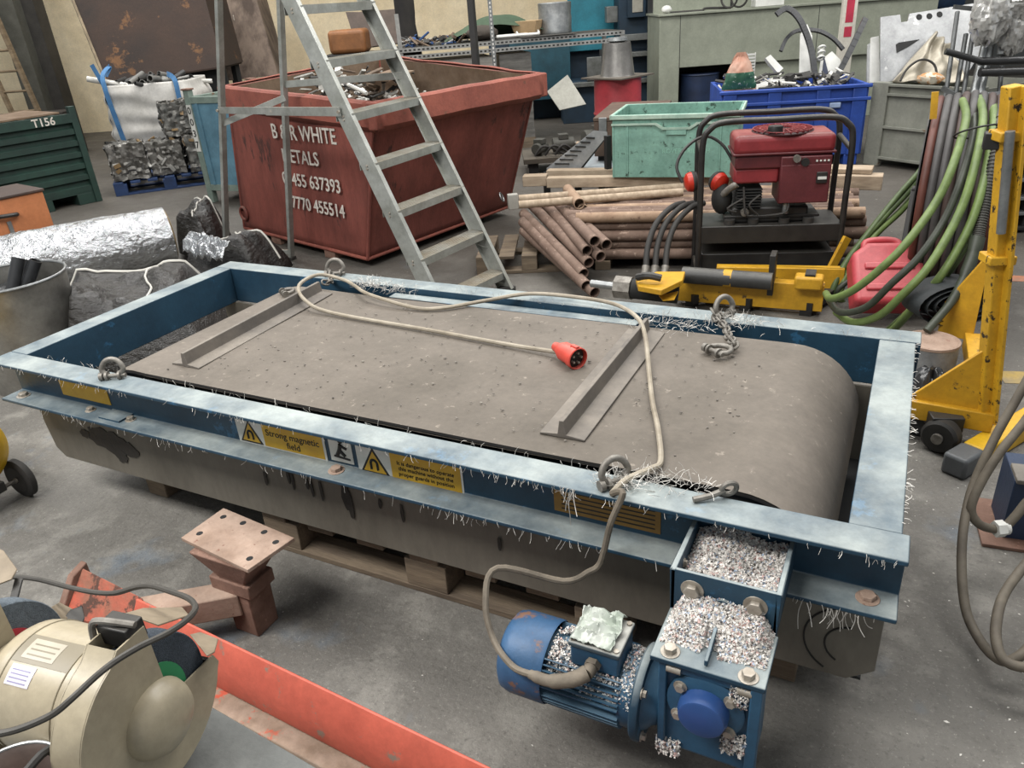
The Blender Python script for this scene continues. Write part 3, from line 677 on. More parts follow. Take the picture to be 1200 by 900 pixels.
# flared post
mb = MB(); c = (1.255, -.175)
b0 = [(c[0]-.05, c[1]-.04), (c[0]+.05, c[1]-.04), (c[0]+.05, c[1]+.045), (c[0]-.05, c[1]+.045)]
def ring(w, d, z, dx=0, dy=0): return [S(c[0]+dx+sx*w, c[1]+dy+sy*d, z) for sx, sy in ((-1,-1),(1,-1),(1,1),(-1,1))]
mb.hexa(ring(.045, .042, 0)+ring(.05, .045, .20)); mb.hexa(ring(.05, .045, .20)+ring(.11, .072, .288, 0, .0)); mb.build('post', RUST, st, bevel=.004)
MB().hexa(ring(.075, .05, .15, -.01)+ring(.075, .05, .195, -.01)).build('collar', RUST, st, bevel=.004)
pc = [G(212, 630, .30), G(290, 668, .30), G(345, 630, .30), G(262, 595, .30)]
a_ = pc[0]; pe = [a_, a_+V((.305, -.022, 0)), a_+V((.318, .135, 0)), a_+V((.014, .158, 0))]
pe = pc
cen = sum(pe, V((0, 0, 0)))/4
mb = MB(); mb.sheet([S(*(p-V((0, 0, .012)))) for p in pe], .012, (0, 0, 1)); plate = mb.build('top_plate', RUSTP, st, bevel=.0015)
def on_plate(u, v): return pe[0]*(1-u)*(1-v)+pe[1]*u*(1-v)+pe[2]*u*v+pe[3]*(1-u)*v
for u, v in ((.12, .25), (.12, .8), (.38, .85), (.68, .85), (.9, .75), (.88, .22)):
    q = on_plate(u, v); MB().cyl(S(q.x, q.y, .2995), S(q.x, q.y, .3004), .0095, n=16).build('bolt_hole', DARK, plate)
# ------------------------------------------------------------------ bench with the grinder
BZT = .65
bn = thing('steel_bench', 'scratched grey steel bench under the cream bench grinder', 'bench', (1.75, -1.15, 0))
B = lambda x, y, z: V((x-1.75, y+1.15, z))
MB().sheet([B(1.58, -1.50, BZT-.012), B(2.35, -1.55, BZT-.012), B(2.35, -.845, BZT-.012), B(1.58, -.78, BZT-.012)], .012, (0, 0, 1)).build('bench_top', BENCH, bn, bevel=.002)
for x, y in ((1.63, -1.45), (1.63, -.84), (2.28, -.90), (2.25, -1.48)):
    MB().beam(B(x, y, 0), B(x, y, BZT-.012), .05, .05).build('leg', BLACK, bn, bevel=.003)
for x0, y0, x1, y1 in ((1.63, -1.45, 1.63, -.84), (1.63, -.84, 2.28, -.90), (2.28, -.9, 2.25, -1.48)):
    MB().beam(B(x0, y0, .2), B(x1, y1, .2), .03, .03).build('rail', BLACK, bn, bevel=.002)
gx, gy, gz = 2.008, -.925, .795
GA = rad(8.5)
gr = thing('bench_grinder', 'cream bench grinder with grey wheels on the steel bench', 'grinder', (gx-.18*cos(GA), gy-.18*sin(GA), BZT), GA)
bpy.context.view_layer.update(); GI = gr.matrix_world.inverted()
Q = lambda x, y, z: V((x+.18, y, z+gz-BZT))          # local: origin at the right wheel centre
body = MB(); body.lathe([(0, -.02), (.052, -.02), (.058, -.03), (.06, -.045), (.078, -.052), (.084, -.062), (.086, -.075), (.086, -.19), (.084, -.203), (.078, -.213), (.06, -.22), (.058, -.235), (.05, -.25), (0, -.25)], Q(0, 0, 0), (1, 0, 0), 48)
bo = body.build('motor_housing', CREAM, gr)
for x in (-.085, -.182):
    MB().torus(Q(x, 0, 0), (1, 0, 0), .0862, .0012, 48, 6).build('seam', mat('housing_seam', '#8d836d', rough=.6, bump=0), bo)
for a in (-20, 160):
    for x in (-.072, -.20):
        d = V((0, cos(rad(a)), sin(rad(a)))); p = Q(x, 0, 0)+d*.083
        mb = MB(); mb.cyl(p, p+d*.003, .010, n=14); o = mb.build('screw_recess', mat('recess', '#4d483e', rough=.8, bump=0), bo)
        MB().cyl(p+d*.0025, p+d*.0045, .006, n=10).build('screw', BOLT, o)
# rating plate and sticker wrapped on the housing
def wrap(x0, x1, a0, a1, r, m, nm, par=bo):
    def fn(u, v):
        a = rad(a0+(a1-a0)*v); return Q(x0+(x1-x0)*u, r*cos(a), r*sin(a))
    return MB().grid(fn, 6, 10).build(nm, m, par, fix=False)
GREYP = mat('grey_rating_plate', '#827a69', '#79715f', rough=.5, bump=0)
wrap(-.18, -.085, 112, 85, .0866, GREYP, 'rating_plate'); wrap(-.168, -.115, 108, 89, .0870, mat('rating_plate_pale', '#b5ad9c', rough=.5, bump=0), 'rating_plate_centre')
for k in range(3): wrap(-.162, -.121, 105-k*5, 103.8-k*5, .0873, GREYP, 'plate_line')
wrap(-.172, -.132, 131, 114, .0866, mat('white_sticker', '#cfcbd0', '#b5b0c4', rough=.5, bump=0), 'sticker')
for k in range(4): wrap(-.168, -.138, 129-k*3.4, 128-k*3.4, .0869, mat('sticker_ink', '#8a86a6', rough=.6, bump=0), 'sticker_line')
def guard(x0, x1, sgn):
    """round wheel guard, open wedge at +y; x0 inner face, x1 outer face"""
    R = .119
    # outline seen along the axle (y, z)
    pts = [(.026, .03), (.026, .125), (-.02, .128)]
    pts += [(R*cos(rad(a)), R*sin(rad(a))) for a in range(108, 342, 8)]
    pts += [(.118, -.03), (.112, -.012), (.05, -.005)]
    for i in range(1, 6): pass
    mb = MB(); n = len(pts)
    for x in (x0, x1): mb.prism([(Q(0, p[0], p[1]).y, Q(0, p[0], p[1]).z) for p in pts], Q(x, 0, 0).x-.0012, Q(x, 0, 0).x+.0012, 'x')
    rim = [i for i in range(2, n-3)]
    vs = [Q(x, pts[i][0], pts[i][1]) for x in (x0, x1) for i in rim]; k = len(rim)
    vs2 = [Q(x, pts[i][0]*.982, pts[i][1]*.982) for x in (x0, x1) for i in rim]
    fs = [(i, i+1, k+i+1, k+i) for i in range(k-1)]
    mb.add(vs, fs); mb.add(vs2, fs)
    return mb.build('wheel_guard', CREAM, gr, smooth=30)
g1 = guard(-.045, 0.0, 1); g2 = guard(-.30, -.255, -1)
dome = [(.0, .032), (.02, .0315), (.034, .0285), (.044, .022), (.050, .012), (.053, .002), (.053, 0)]
MB().lathe([(r*1.0, z) for r, z in dome], Q(0, -.002, -.010), (1, 0, 0), 36).build('guard_dome', CREAM, g1)
MB().lathe([(r*1.14, z) for r, z in dome], Q(-.30, .004, -.012), (-1, 0, 0), 36).build('guard_dome', CREAM, g2)
for x, m, nm in ((-.022, WHEELD, 'dark grey grinding wheel'), (-.278, WHEELM, 'pale grey grinding wheel')):
    o = MB().lathe([(.015, -.016), (.099, -.016), (.1005, -.014), (.1005, .014), (.099, .016), (.015, .016)], Q(x, 0, 0), (1, 0, 0), 56).build('grinding_wheel', m, gr); o['label'] = nm
    ring_m = mat('green_blotter', '#2f8a58', rough=.6, bump=0) if x > -.1 else mat('red_blotter', '#b8323f', rough=.6, bump=0)
    MB().lathe([(.02, 0), (.062, 0), (.062, .0015), (.02, .0015)], Q(x+(.0165), 0, 0), (1, 0, 0), 40).build('paper_blotter', ring_m, o)
# base and feet
mb = MB(); mb.hexa([Q(x, y, -gz+BZT) for x, y in ((-.25, -.075), (-.05, -.075), (-.05, .075), (-.25, .075))]+[Q(x, y, -.07) for x, y in ((-.21, -.05), (-.08, -.05), (-.08, .05), (-.21, .05))])
bs_ = mb.build('base', CREAM, gr, bevel=.006, seg=3)
MB().box(Q(-.115,0,0).x, Q(-.075,0,0).x, -.083, -.066, Q(0,0,-.125).z, Q(0,0,-.085).z).build('switch', BLACK, bs_, bevel=.004)
for z in (-.1, -.118): MB().cyl(Q(-.062, -.06, z), Q(-.062, -.066, z), .004, n=8).build('screw', BOLT, bs_)
# tool rests and eye shields
def rest(dx, lab):
    mb = MB(); mb.box(Q(dx-.012,0,0).x, Q(dx+.05,0,0).x, .105, .112, Q(0,0,-.045).z, Q(0,0,-.018).z); mb.build('tool_rest', BLACK, gr, bevel=.002)
rest(-.05, ''); rest(-.30, '')
def shield(dx, tilt):
    # bracket on top of the guard
    MB().box(Q(dx-.004,0,0).x, Q(dx+.044,0,0).x, .0, .030, Q(0,0,.108).z, Q(0,0,.138).z).build('shield_bracket', BLACK, gr, bevel=.002)
    mb = MB(); p = Q(dx-.008, .0, .03); mb.tube([Q(dx-.008, -.01, .06), Q(dx-.008, -.005, .11), Q(dx-.008, .0, .138), Q(dx+.004, .004, .145), Q(dx+.05, .012, .141)], .0045, 8, 4); mb.build('shield_rod', CHAIN, gr)
def flat(pts, t, n, m, nm): return MB().sheet([GI @ V(p) for p in pts], t, n).build(nm, m, gr, bevel=.001)
shield(-.045, 0); shield(-.305, 0)
DUSTY = mat('dusty_clear_shield', '#8f816d', '#7b6e5b', rough=.6, scale=14, bump=.05)
# eye shields: dusty flat sheets leaning away over the wheels
e0 = D(145, 722, 1.07); 
flat([D(147, 720, 1.08), D(186, 734, 1.06), D(222, 722, 1.16), D(214, 713, 1.22), D(168, 714, 1.14)], .003, (0, 0, 1), DUSTY, 'eye_shield')
flat([D(223, 745, 1.12), D(243, 770, 1.06), D(252, 765, 1.08), D(256, 750, 1.14), D(235, 742, 1.16)], .003, (0, 0, 1), DUSTY, 'spark_arrestor')
flat([D(-12, 640, 1.22), D(5, 646, 1.2), D(21, 668, 1.17), D(14, 680, 1.15), D(-12, 690, 1.15)], .003, (0, -.3, 1), DUSTY, 'eye_shield')
flat([D(55, 716, 1.2), D(70, 707, 1.26), D(88, 716, 1.26), D(80, 726, 1.22), D(66, 728, 1.2)], .003, (0, 0, 1), DUSTY, 'spark_arrestor')
mb = MB(); k0 = [GI @ D(20, 676, 1.17), GI @ D(28, 678, 1.16), GI @ D(17, 722, 1.13), GI @ D(8, 722, 1.13)]
mb.sheet(k0, .004, (0, -1, .3)); o = mb.build('shield_arm', BLACK, gr, bevel=.001)
mb = MB(); mb.sheet([GI @ p for p in (D(74, 724, 1.22), D(90, 718, 1.24), D(93, 735, 1.22), D(86, 752, 1.18), D(76, 748, 1.18))], .02, (-.3, 1, 0)); mb.build('tool_rest_clamp', BLACK, gr, bevel=.003)
# cord of the grinder: loops over it in front of the beam
cg = thing('grinder_cord', 'black mains cord looping over the cream bench grinder', 'cord')
pts = [gr.matrix_world @ Q(-.10, -.086, -.105), D(62, 880, .93), D(30, 905, .9)]
MB().tube(pts, .0055, 8, 5).build('cord', RUBBER, cg)
GCORD = mat('grey_black_cord', '#47443f', '#383530', rough=.6, scale=20, bump=.05)
MB().tube([D(-15, 862, .86), D(20, 855, .86), D(60, 838, .86), D(85, 818, .86), D(112, 793, .88), D(135, 775, .9), D(165, 757, .91), D(196, 742, .94), D(218, 727, .98), D(229, 713, 1.04), D(222, 702, 1.08), D(202, 694, 1.12), D(178, 687, 1.16), D(160, 688, 1.18), D(135, 695, 1.2), D(110, 694, 1.22), D(80, 688, 1.24), D(45, 679, 1.26), D(15, 676, 1.27), D(-20, 678, 1.28)], .0042, 8, 5).build('cord', GCORD, cg)
# chromed bowl at the corner of the bench
bw = thing('metal_bowl', 'round tarnished metal dish in the bottom corner beside the grinder', 'dish', (D(5, 925, .9).x, D(5, 925, .9).y, BZT))
hb = D(5, 925, .9).z-BZT
TARN = mat('tarnished_dish', '#8b7d76', '#75665f', rough=.4, metal=.6, scale=9, bump=.04)
MB().lathe([(.0, .0), (.035, 0), (.04, .01), (.062, hb-.01), (.066, hb), (.063, hb+.001), (.058, hb-.008), (.035, .012), (.0, .01)], (0, 0, 0), (0, 0, 1), 40).build('dish', TARN, bw)
MB().torus((0, 0, hb), (0, 0, 1), .0645, .0025, 44, 8).build('rolled_rim', GALV, bw)
# small pale scrap on the bench
p = D(232, 897, 1.02)
o = MB().sheet([V((-.02, -.004, 0)), V((.02, -.008, 0)), V((.024, .004, 0)), V((-.016, .006, 0))], .004, (0, 0, 1)).build('wood_offcut', WOODL, None, bevel=.001); o.location = (p.x-.0, p.y-.0, BZT+.0005)
tag(o, 'small pale wood offcut on the bench below the right grinder guard', 'offcut')

# ------------------------------------------------------------------ yellow air tank on wheels
ac = thing('air_compressor', 'yellow air tank on black wheels at the left edge beside the blue frame', 'compressor', (-.45, -.12, 0))
tk = MB().lathe([(0, .40), (.05, .392), (.1, .37), (.138, .335), (.155, .29), (.157, .27), (.157, -.35), (.14, -.40), (.08, -.44), (0, -.45)], (0, 0, .255), (1, 0, 0), 44).build('tank', YELLOWC, ac)
MB().torus((.27, 0, .255), (1, 0, 0), .157, .0025, 44, 6).build('weld_seam', YELLOWC, tk)
for s in (-1, 1):
    y = -.135 if s < 0 else .13
    w = MB().lathe([(.02, -.016), (.072, -.016), (.08, -.010), (.08, .010), (.072, .016), (.02, .016)], (.335, y, .0805), (0, 1, 0), 36).build('wheel', RUBBER, ac)
    MB().lathe([(0, -.018), (.05, -.017), (.054, -.0172)], (.335, y, .0805), (0, 1, 0), 28).build('hub', BLACK, w)
    MB().cyl((.335, y-.026, .0805), (.335, y-.016, .0805), .010, n=12).build('axle_cap', BOLT, w)
MB().cyl((.335, -.16, .0805), (.335, .15, .0805), .008, n=10).build('axle', CHAIN, ac)
mb = MB(); mb.box(.30, .36, -.06, .06, .075, .115); mb.build('axle_bracket', BLACK, ac, bevel=.003)
MB().box(-.34, -.26, -.1, .1, 0, .11).build('foot', RUBBER, ac, bevel=.006)
mb = MB(); mb.box(-.32, .1, -.09, .09, .41, .422); mb.build('saddle', YELLOWC, ac, bevel=.003)
MB().lathe([(.0, 0), (.07, 0), (.07, .16), (.05, .19), (.0, .19)], (-.2, 0, .422), (0, 0, 1), 24).build('pump_head', BLACK, ac)

# ------------------------------------------------------------------ galvanised bin, foil roll, tarpaulin
DX, DY = -1.12, .77
gb = thing('metal_bin', 'round galvanised bin holding black pipes at the left edge', 'bin', (DX, DY, 0))
MB().lathe([(0, .004), (.225, 0), (.262, .55), (.258, .552), (.222, .012), (0, .012)], (0, 0, 0), (0, 0, 1), 48).build('bin_body', mat('worn_galvanised_bin', '#b0aea8', '#8f8d88', rough=.3, metal=.85, scale=4, bump=.03, rough2=.5, spot='#a98a4e', spot_scale=3, spot_lo=.68), gb)
MB().torus((0, 0, .553), (0, 0, 1), .262, .007, 56, 8).build('rolled_rim', GALV, gb)
BPL = mat('glossy_black_pipe', '#232425', '#303133', rough=.3, bump=0)
for k, (a, b, r) in enumerate((((-.15, -.12, .10), (.05, .14, .60), .028), ((-.18, -.02, .10), (-.08, .17, .58), .024), ((-.05, -.19, .10), (-.02, .1, .62), .03))):
    o = MB().pipe((DX+a[0], DY+a[1], a[2]), (DX+b[0], DY+b[1], b[2]), r, .004).build('black_pipe', BPL, None)
    tag(o, ['glossy black pipe offcut in the bin nearest its right rim', 'thin black pipe offcut at the back of the galvanised bin', 'thick black pipe offcut nearest the front of the galvanised bin'][k], 'pipe', 'black pipes in the bin')
def bag(u, v):
    a = 2*pi*u; r = .215*v
    return V((DX+r*cos(a), DY+r*sin(a), .47+.05*nz((cos(a)*v*3, sin(a)*v*3, 2))+.02*nz((cos(a)*v*9, sin(a)*v*9, 5))))
o = MB().grid(bag, 40, 12).build('black_plastic_sheet', BPL, None, smooth=30, fix=False, solid=.002); tag(o, 'crumpled glossy black plastic sheet inside the galvanised bin', 'plastic sheet')
FOIL = mat('crinkled_foil', '#c3c5c7', '#a9abad', rough=.24, metal=.95, scale=8, bump=.5, bscale=19, bdist=.03)
f0, f1 = V((-3.0, .95, .218)), V((-2.06, 2.50, .218))
fr = thing('foil_insulation_roll', 'large crinkled silver foil insulation roll lying behind the bin', 'insulation roll', ((f0.x+f1.x)/2, (f0.y+f1.y)/2, 0))
def roll(u, v):
    p = f0.lerp(f1, v); ax = (f1-f0).normalized(); a, b = frame_of(ax); t = 2*pi*u
    r = .212+.012*nz((cos(t)*2, sin(t)*2, v*6))+.007*nz((cos(t)*6, sin(t)*6, v*22), 1, 4)+.004*nz((cos(t)*14, sin(t)*14, v*50), 1, 9)
    q = p+a*(r*cos(t))+b*(r*sin(t)); q.z = max(q.z, .001); return q-fr.location
MB().grid(roll, 90, 110).build('foil_sleeve', FOIL, fr, smooth=25, fix=False)
ax = (f1-f0).normalized(); a, b = frame_of(ax)
mb = MB(); mb.tube([f1-fr.location+ax*.005+a*((.19-.165*k/60)*cos(k*.55))+b*((.19-.165*k/60)*sin(k*.55)) for k in range(60)], .010, 6, 2); mb.build('rolled_layers', mat('insulation_core', '#9c8a6a', '#7f6f55', rough=.9), fr)
TARP = mat('black_woven_tarp', '#363432', '#262524', rough=.38, scale=8, bump=.5, bscale=16, bdist=.03, spot='#5f5c58', spot_scale=13, spot_lo=.66, stretch=(1, 1, 2.2))
WEDGE = mat('white_seam_tape', '#c9c6bd', rough=.5, bump=0)
def heap_sheet(name, corners, h, seed, label_, cat, nu=46, nv=34, m=TARP, flat_edge=.0):
    c = [V(q) for q in corners]
    cen = sum(c, V((0, 0, 0)))/4; t = thing(name, label_, cat, (cen.x, cen.y, 0))
    def fn(u, v):
        p = c[0]*(1-u)*(1-v)+c[1]*u*(1-v)+c[2]*u*v+c[3]*(1-u)*v
        e = min(1, min(u, 1-u, v, 1-v)*5+.04)
        z = p.z + e**.6*h*(.86+.3*nz((u*1.8, v*1.8, seed)))+e*.06*abs(nz((u*5, v*5, seed+3)))+e*.014*nz((u*13, v*12, seed+7))
        return V((p.x+.05*nz((u*4, v*4, seed+1)), p.y+.05*nz((u*4, v*4, seed+2)), max(.004, z)))-t.location
    MB().grid(fn, nu, nv).build('sheet', m, t, smooth=60, fix=False, solid=.003)
    ed = [fn(.04+.92*i/24, .80)+V((0, 0, .008)) for i in range(25)]; MB().tube(ed, .008, 6, 1).build('seam_tape', WEDGE, t)
    ed = [fn(.62+.03*sin(i), i/24)+V((0, 0, .012)) for i in range(4, 25)]; MB().tube(ed, .006, 6, 1).build('seam_tape', WEDGE, t)
    return t
heap_sheet('black_tarpaulin', [(-.78, .70, 0), (-.10, 1.0, 0), (-.9, 1.98, 0), (-1.62, 1.2, 0)], .46, 3, 'crumpled black woven tarpaulin piled between foil roll and blue frame', 'tarpaulin')
heap_sheet('black_bag', [(-1.5, 2.06, 0), (-.85, 2.06, 0), (-1.0, 2.6, 0), (-1.72, 2.5, 0)], .34, 11, 'low black plastic bag heap beside the end of the foil roll', 'bag', 36, 30)
heap_sheet('black_rubble_sack', [(-2.15, 2.62, 0), (-1.62, 2.42, 0), (-1.9, 2.95, 0), (-2.5, 3.0, 0)], .40, 21, 'tall black sack standing behind the ladder leg and foil roll', 'sack', 30, 26)

o = MB().grid(lambda u, v: V((-1.32+.45*u, 1.98+.16*v-.1*u, .30+.10*sin(pi*v)+.05*nz((u*4, v*4, 3))+.03*nz((u*11, v*9, 6)))), 30, 12).build('foil_scrap', FOIL, None, fix=False, solid=.002, smooth=25); tag(o, 'torn foil facing scrap lying on the tarpaulin by the roll end', 'foil scrap')
# ------------------------------------------------------------------ red skip with its scrap
BN, BRc, BLc = V((-.46, 2.77, .07)), V((-.14, 4.31, .07)), V((-2.06, 3.24, .07))
BB = BLc+BRc-BN
TN, TR, TL = V((-.17, 2.69, 1.10)), V((.24, 4.2, 1.10)), V((-1.86, 3.19, 1.17)); TB = V((-1.55, 4.75, 1.24))
sk = thing('scrap_skip', 'red scrap skip with white stencilled lettering behind the stepladder', 'skip', (-1.0, 3.6, 0))
o_ = V((-1.0, 3.6, 0)); bot = [BLc, BN, BRc, BB]; top = [TL, TN, TR, TB]
mb = MB(); c_in = sum(bot, V((0, 0, 0)))/4
def wallgrid(a, b, c, d, seed, t):     # a,b bottom; c,d top; slightly dented plate
    n = (b-a).cross(c-a).normalized()
    def fn(u, v):
        p = (a*(1-u)+b*u)*(1-v)+(c*(1-u)+d*u)*v
        e = min(1, min(u, 1-u, v, 1-v)*8)
        return p-o_+n*(t+e*.03*nz((u*3, v*3, seed)))
    return fn
for i in range(4):
    j = (i+1) % 4
    mb.grid(wallgrid(bot[i], bot[j], top[i], top[j], 5+i, 0), 26, 18)
outer = mb.build('skip_body', SKIPR, sk, smooth=50, fix=False, solid=.006)
mb = MB()
for i in range(4):
    j = (i+1) % 4
    mb.grid(wallgrid(bot[i]+V((0, 0, .01)), bot[j]+V((0, 0, .01)), top[i]-V((0, 0, .004)), top[j]-V((0, 0, .004)), 5+i, -.012), 20, 14)
mb.sheet([p-o_ for p in bot], .01, (0, 0, 1)); mb.build('skip_lining', SKIPIN, sk, fix=False)
# rim band folded outward, dented
RW = .13
for i in range(4):
    j = (i+1) % 4; a, b = top[i], top[j]; d = (b-a).normalized(); out = d.cross(V((0, 0, 1))).normalized()
    if out.dot((a+b)/2-c_in) < 0: out = -out
    def fn(u, v, a=a, b=b, out=out, i=i):
        p = a.lerp(b, u); q = v*4
        prof = [(.0, .012), (.035, .012), (.05, -.0), (.055, -RW), (.012, -RW-.035)]
        k = min(int(q), 3); f = q-k
        x = prof[k][0]*(1-f)+prof[k+1][0]*f; z = prof[k][1]*(1-f)+prof[k+1][1]*f
        w = .02*nz((u*5, i*3, 1))*min(1, min(u, 1-u)*6)
        return p-o_+out*(x+w)+V((0, 0, z+.6*w))-(b-a).normalized()*0
    MB().grid(fn, 30, 4).build('rim', SKIPRIM, sk, smooth=30, fix=False, solid=.008)
for i in range(4):
    p = top[i]-o_; dd_ = (top[i]-c_in); dd_.z = 0; dd_.normalize()
    MB().cbox(p+dd_*.025+V((0, 0, -.07)), (.075, .075, .165), Matrix.Rotation(atan2(dd_.y, dd_.x)+.78, 3, 'Z')).build('corner_post', SKIPRIM, sk, bevel=.012, seg=3)
# corner seams, bottom edge and runners
for i in range(4):
    MB().tube([bot[i]-o_, bot[i].lerp(top[i], .9)-o_], .012, 8, 1).build('corner_seam', SKIPR, sk)
    MB().tube([bot[i]-o_, bot[(i+1) % 4]-o_], .014, 8, 1).build('bottom_edge', SKIPRIM, sk)
for f in (.28, .72):
    a = BN.lerp(BLc, f); b = BRc.lerp(BB, f); MB().beam(V((a.x, a.y, .035))-o_, V((b.x, b.y, .035))-o_, .12, .07).build('runner', RUST, sk, bevel=.004)
MB().torus(BLc.lerp(TL, .12)-o_+V((.04, -.03, 0)), (TL-BLc).cross(BN-BLc), .05, .012, 24, 8).build('lifting_lug', SKIPR, sk)
# stencilled lettering on the end face
fx = (BN-BLc).normalized(); fu = ((TL+TN)/2-(BN+BLc)/2).normalized(); fn_ = fx.cross(fu).normalized(); fu = fn_.cross(fx)
def face(s, h): return BLc.lerp(BN, s)*(1-h)+TL.lerp(TN, s)*h-o_+fn_*.024
for body, s, h, sz, sx in (('B & R WHITE', .575, .765, .145, .95), ('METALS', .55, .61, .132, 1.0), ('01455 637393', .62, .455, .128, .98), ('07770 455514', .645, .295, .128, .98)):
    text(body, sz, WPAINT, mtx(face(s, h), fx, fu, fn_), sk, 'stencilled_lettering', ext=.002, thick=.0011, sx=sx)
# contents
def debris_pile(name, fn, n, label_, cat, mats, box=(.05, .12), par=None):
    mb = MB()
    for _ in range(n):
        p = fn(); L = R_(*box); R = Euler((R_(-.6, .6), R_(-.6, .6), R_(0, 6.3))).to_matrix(); mb.m = random.randrange(len(mats))
        k = random.random()
        if k < .4: mb.cbox(p, (L*1.6, L*.3, L*.12), R)
        elif k < .7: mb.cbox(p, (L*.7, L*.5, L*.4), R)
        else: d = R @ V((L, 0, 0)); mb.cyl(V(p)-d, V(p)+d, L*.13, n=7)
    return tag(mb.build(name, mats, None, smooth=0, fix=False), label_, cat, kind='stuff')
SCR = [mat('scrap_pale', '#b9b7b1', '#96948e', rough=.5, metal=.3, scale=12, bump=0), mat('scrap_dark', '#3d3b38', '#2c2b29', rough=.6, scale=12, bump=0), mat('scrap_brown', '#6b5a49', '#4d4035', rough=.8, scale=12, bump=0), mat('scrap_white', '#d7d5ce', '#bebcb5', rough=.5, scale=12, bump=0)]
def in_skip(u0, u1, v0, v1, z0, z1):
    u, v = R_(u0, u1), R_(v0, v1); p = TL.lerp(TN, u).lerp(TB.lerp(TR, u), v); return V((p.x, p.y, R_(z0, z1)))
debris_pile('skip_scrap', lambda: in_skip(.03, .3, .3, .93, .9, 1.2) if random.random() < .4 else in_skip(.08, .6, .2, .9, .8, 1.0), 300, 'mixed pale and dark metal offcuts heaped inside the red skip', 'scrap', SCR)
o = MB().sheet([V((-1.35, 4.15, 1.10)), V((-1.0, 4.05, 1.10)), V((-.95, 4.35, 1.14)), V((-1.3, 4.5, 1.14))], .012, (0, 0, 1)).build('cardboard_sheet', SKIPIN, None); tag(o, 'brown flat sheet lying on top of the scrap in the skip', 'sheet')

# ------------------------------------------------------------------ aluminium platform stepladder
ld = thing('stepladder', 'tall dusty aluminium stepladder standing in front of the red skip', 'ladder', (.2, 2.5, 0))
lo_ = V((.2, 2.5, 0))
# front rail feet and direction, measured: left and right rails narrow upward
FLf, FRf = V((.54, 2.08, 0)), V((.66, 2.66, 0))
def rail_l(z): return V((.54-.505*z, 2.08+.10*z+.0*z, z))
def rail_r(z): return V((.66-.605*z, 2.66+.20*z, z))
ZT = 2.35
def crail(f, sgn, nm):
    a, b = f(0), f(ZT); d = (b-a).normalized(); w = (rail_r(1)-rail_l(1)).normalized(); dep = w.cross(d).normalized()
    if dep.y > 0: dep = -dep
    mb = MB(); hw = .042
    mb.beam(a-lo_, b-lo_, .004, .095, dep)                       # web
    for s in (-1, 1):
        q = dep*(s*.046)+w*(sgn*.014); mb.beam(a-lo_+q, b-lo_+q, .03, .004, dep)
    return mb.build(nm, ALU, ld, bevel=.001), d, w, dep
_, dL, w_, depL = crail(rail_l, 1, 'rail'); crail(rail_r, -1, 'rail')
for k, z in enumerate((.12, .35, .61, .86, 1.115, 1.385, 1.655, 1.93, 2.2)):
    a, b = rail_l(z)-lo_, rail_r(z)-lo_; w = (b-a).normalized(); back = V((0, 0, 1)).cross(w).normalized()
    if back.x > 0: back = -back
    mb = MB(); n = w; ctr = (a+b)/2; L = (b-a).length-.006
    R = Matrix((w, back, V((0, 0, 1)))).transposed()
    mb.cbox(ctr+V((0, 0, .0)), (L, .115, .005), R); mb.cbox(ctr-back*.056+V((0, 0, -.02)), (L, .004, .042), R); mb.cbox(ctr+back*.056+V((0, 0, -.02)), (L, .004, .042), R)
    for i in range(6): mb.cbox(ctr+back*(-.045+.018*i)+V((0, 0, .0035)), (L, .006, .003), R)
    s = mb.build('step', ALU, ld)
    for e, sg in ((a, -1), (b, 1)):
        for dz in (-.012, -.03):
            p = e-back*.03*0+V((0, 0, dz)); 
            MB().cyl(p+w*(sg*.004), p+w*(sg*.009), .006, n=8).build('rivet', BOLT, s)
for f in (rail_l, rail_r): MB().cbox(f(.014)-lo_, (.10, .05, .028), Matrix.Rotation(.2, 3, 'Z')).build('rubber_foot', RUBBER, ld, bevel=.004)
# small corner braces below the two lowest steps
for z in (.35, .12):
    for f, g_, sg in ((rail_l, rail_r, 1), (rail_r, rail_l, -1)):
        a = f(z-.1 if z > .2 else z-.07)-lo_; b = f(z-.03)-lo_; c = (g_(z-.03)-lo_); MB().beam(a, b.lerp(c, .2), .016, .003).build('corner_brace', ALU, ld)
# rear frame
def rear_l(z): return V((-1.81+.41*z, 2.76-.13*z, z))
def rear_r(z): return V((-1.235+.245*z, 2.84-.05*z, z))
for f in (rear_l, rear_r):
    mb = MB(); mb.beam(f(0)-lo_, f(ZT)-lo_, .026, .045, (0, 1, 0)); mb.build('rear_leg', ALU, ld, bevel=.002)
    MB().cbox(f(.012)-lo_, (.05, .05, .024)).build('rubber_foot', RUBBER, ld, bevel=.003)
for z in (.06, 1.9): MB().beam(rear_l(z)-lo_, rear_r(z)-lo_, .02, .035).build('rear_rung', ALU, ld, bevel=.002)
MB().beam(rear_r(.06)-lo_, rear_r(.3)-lo_+V((.0, -.01, 0)), .012, .02).build('rear_brace', ALU, ld)
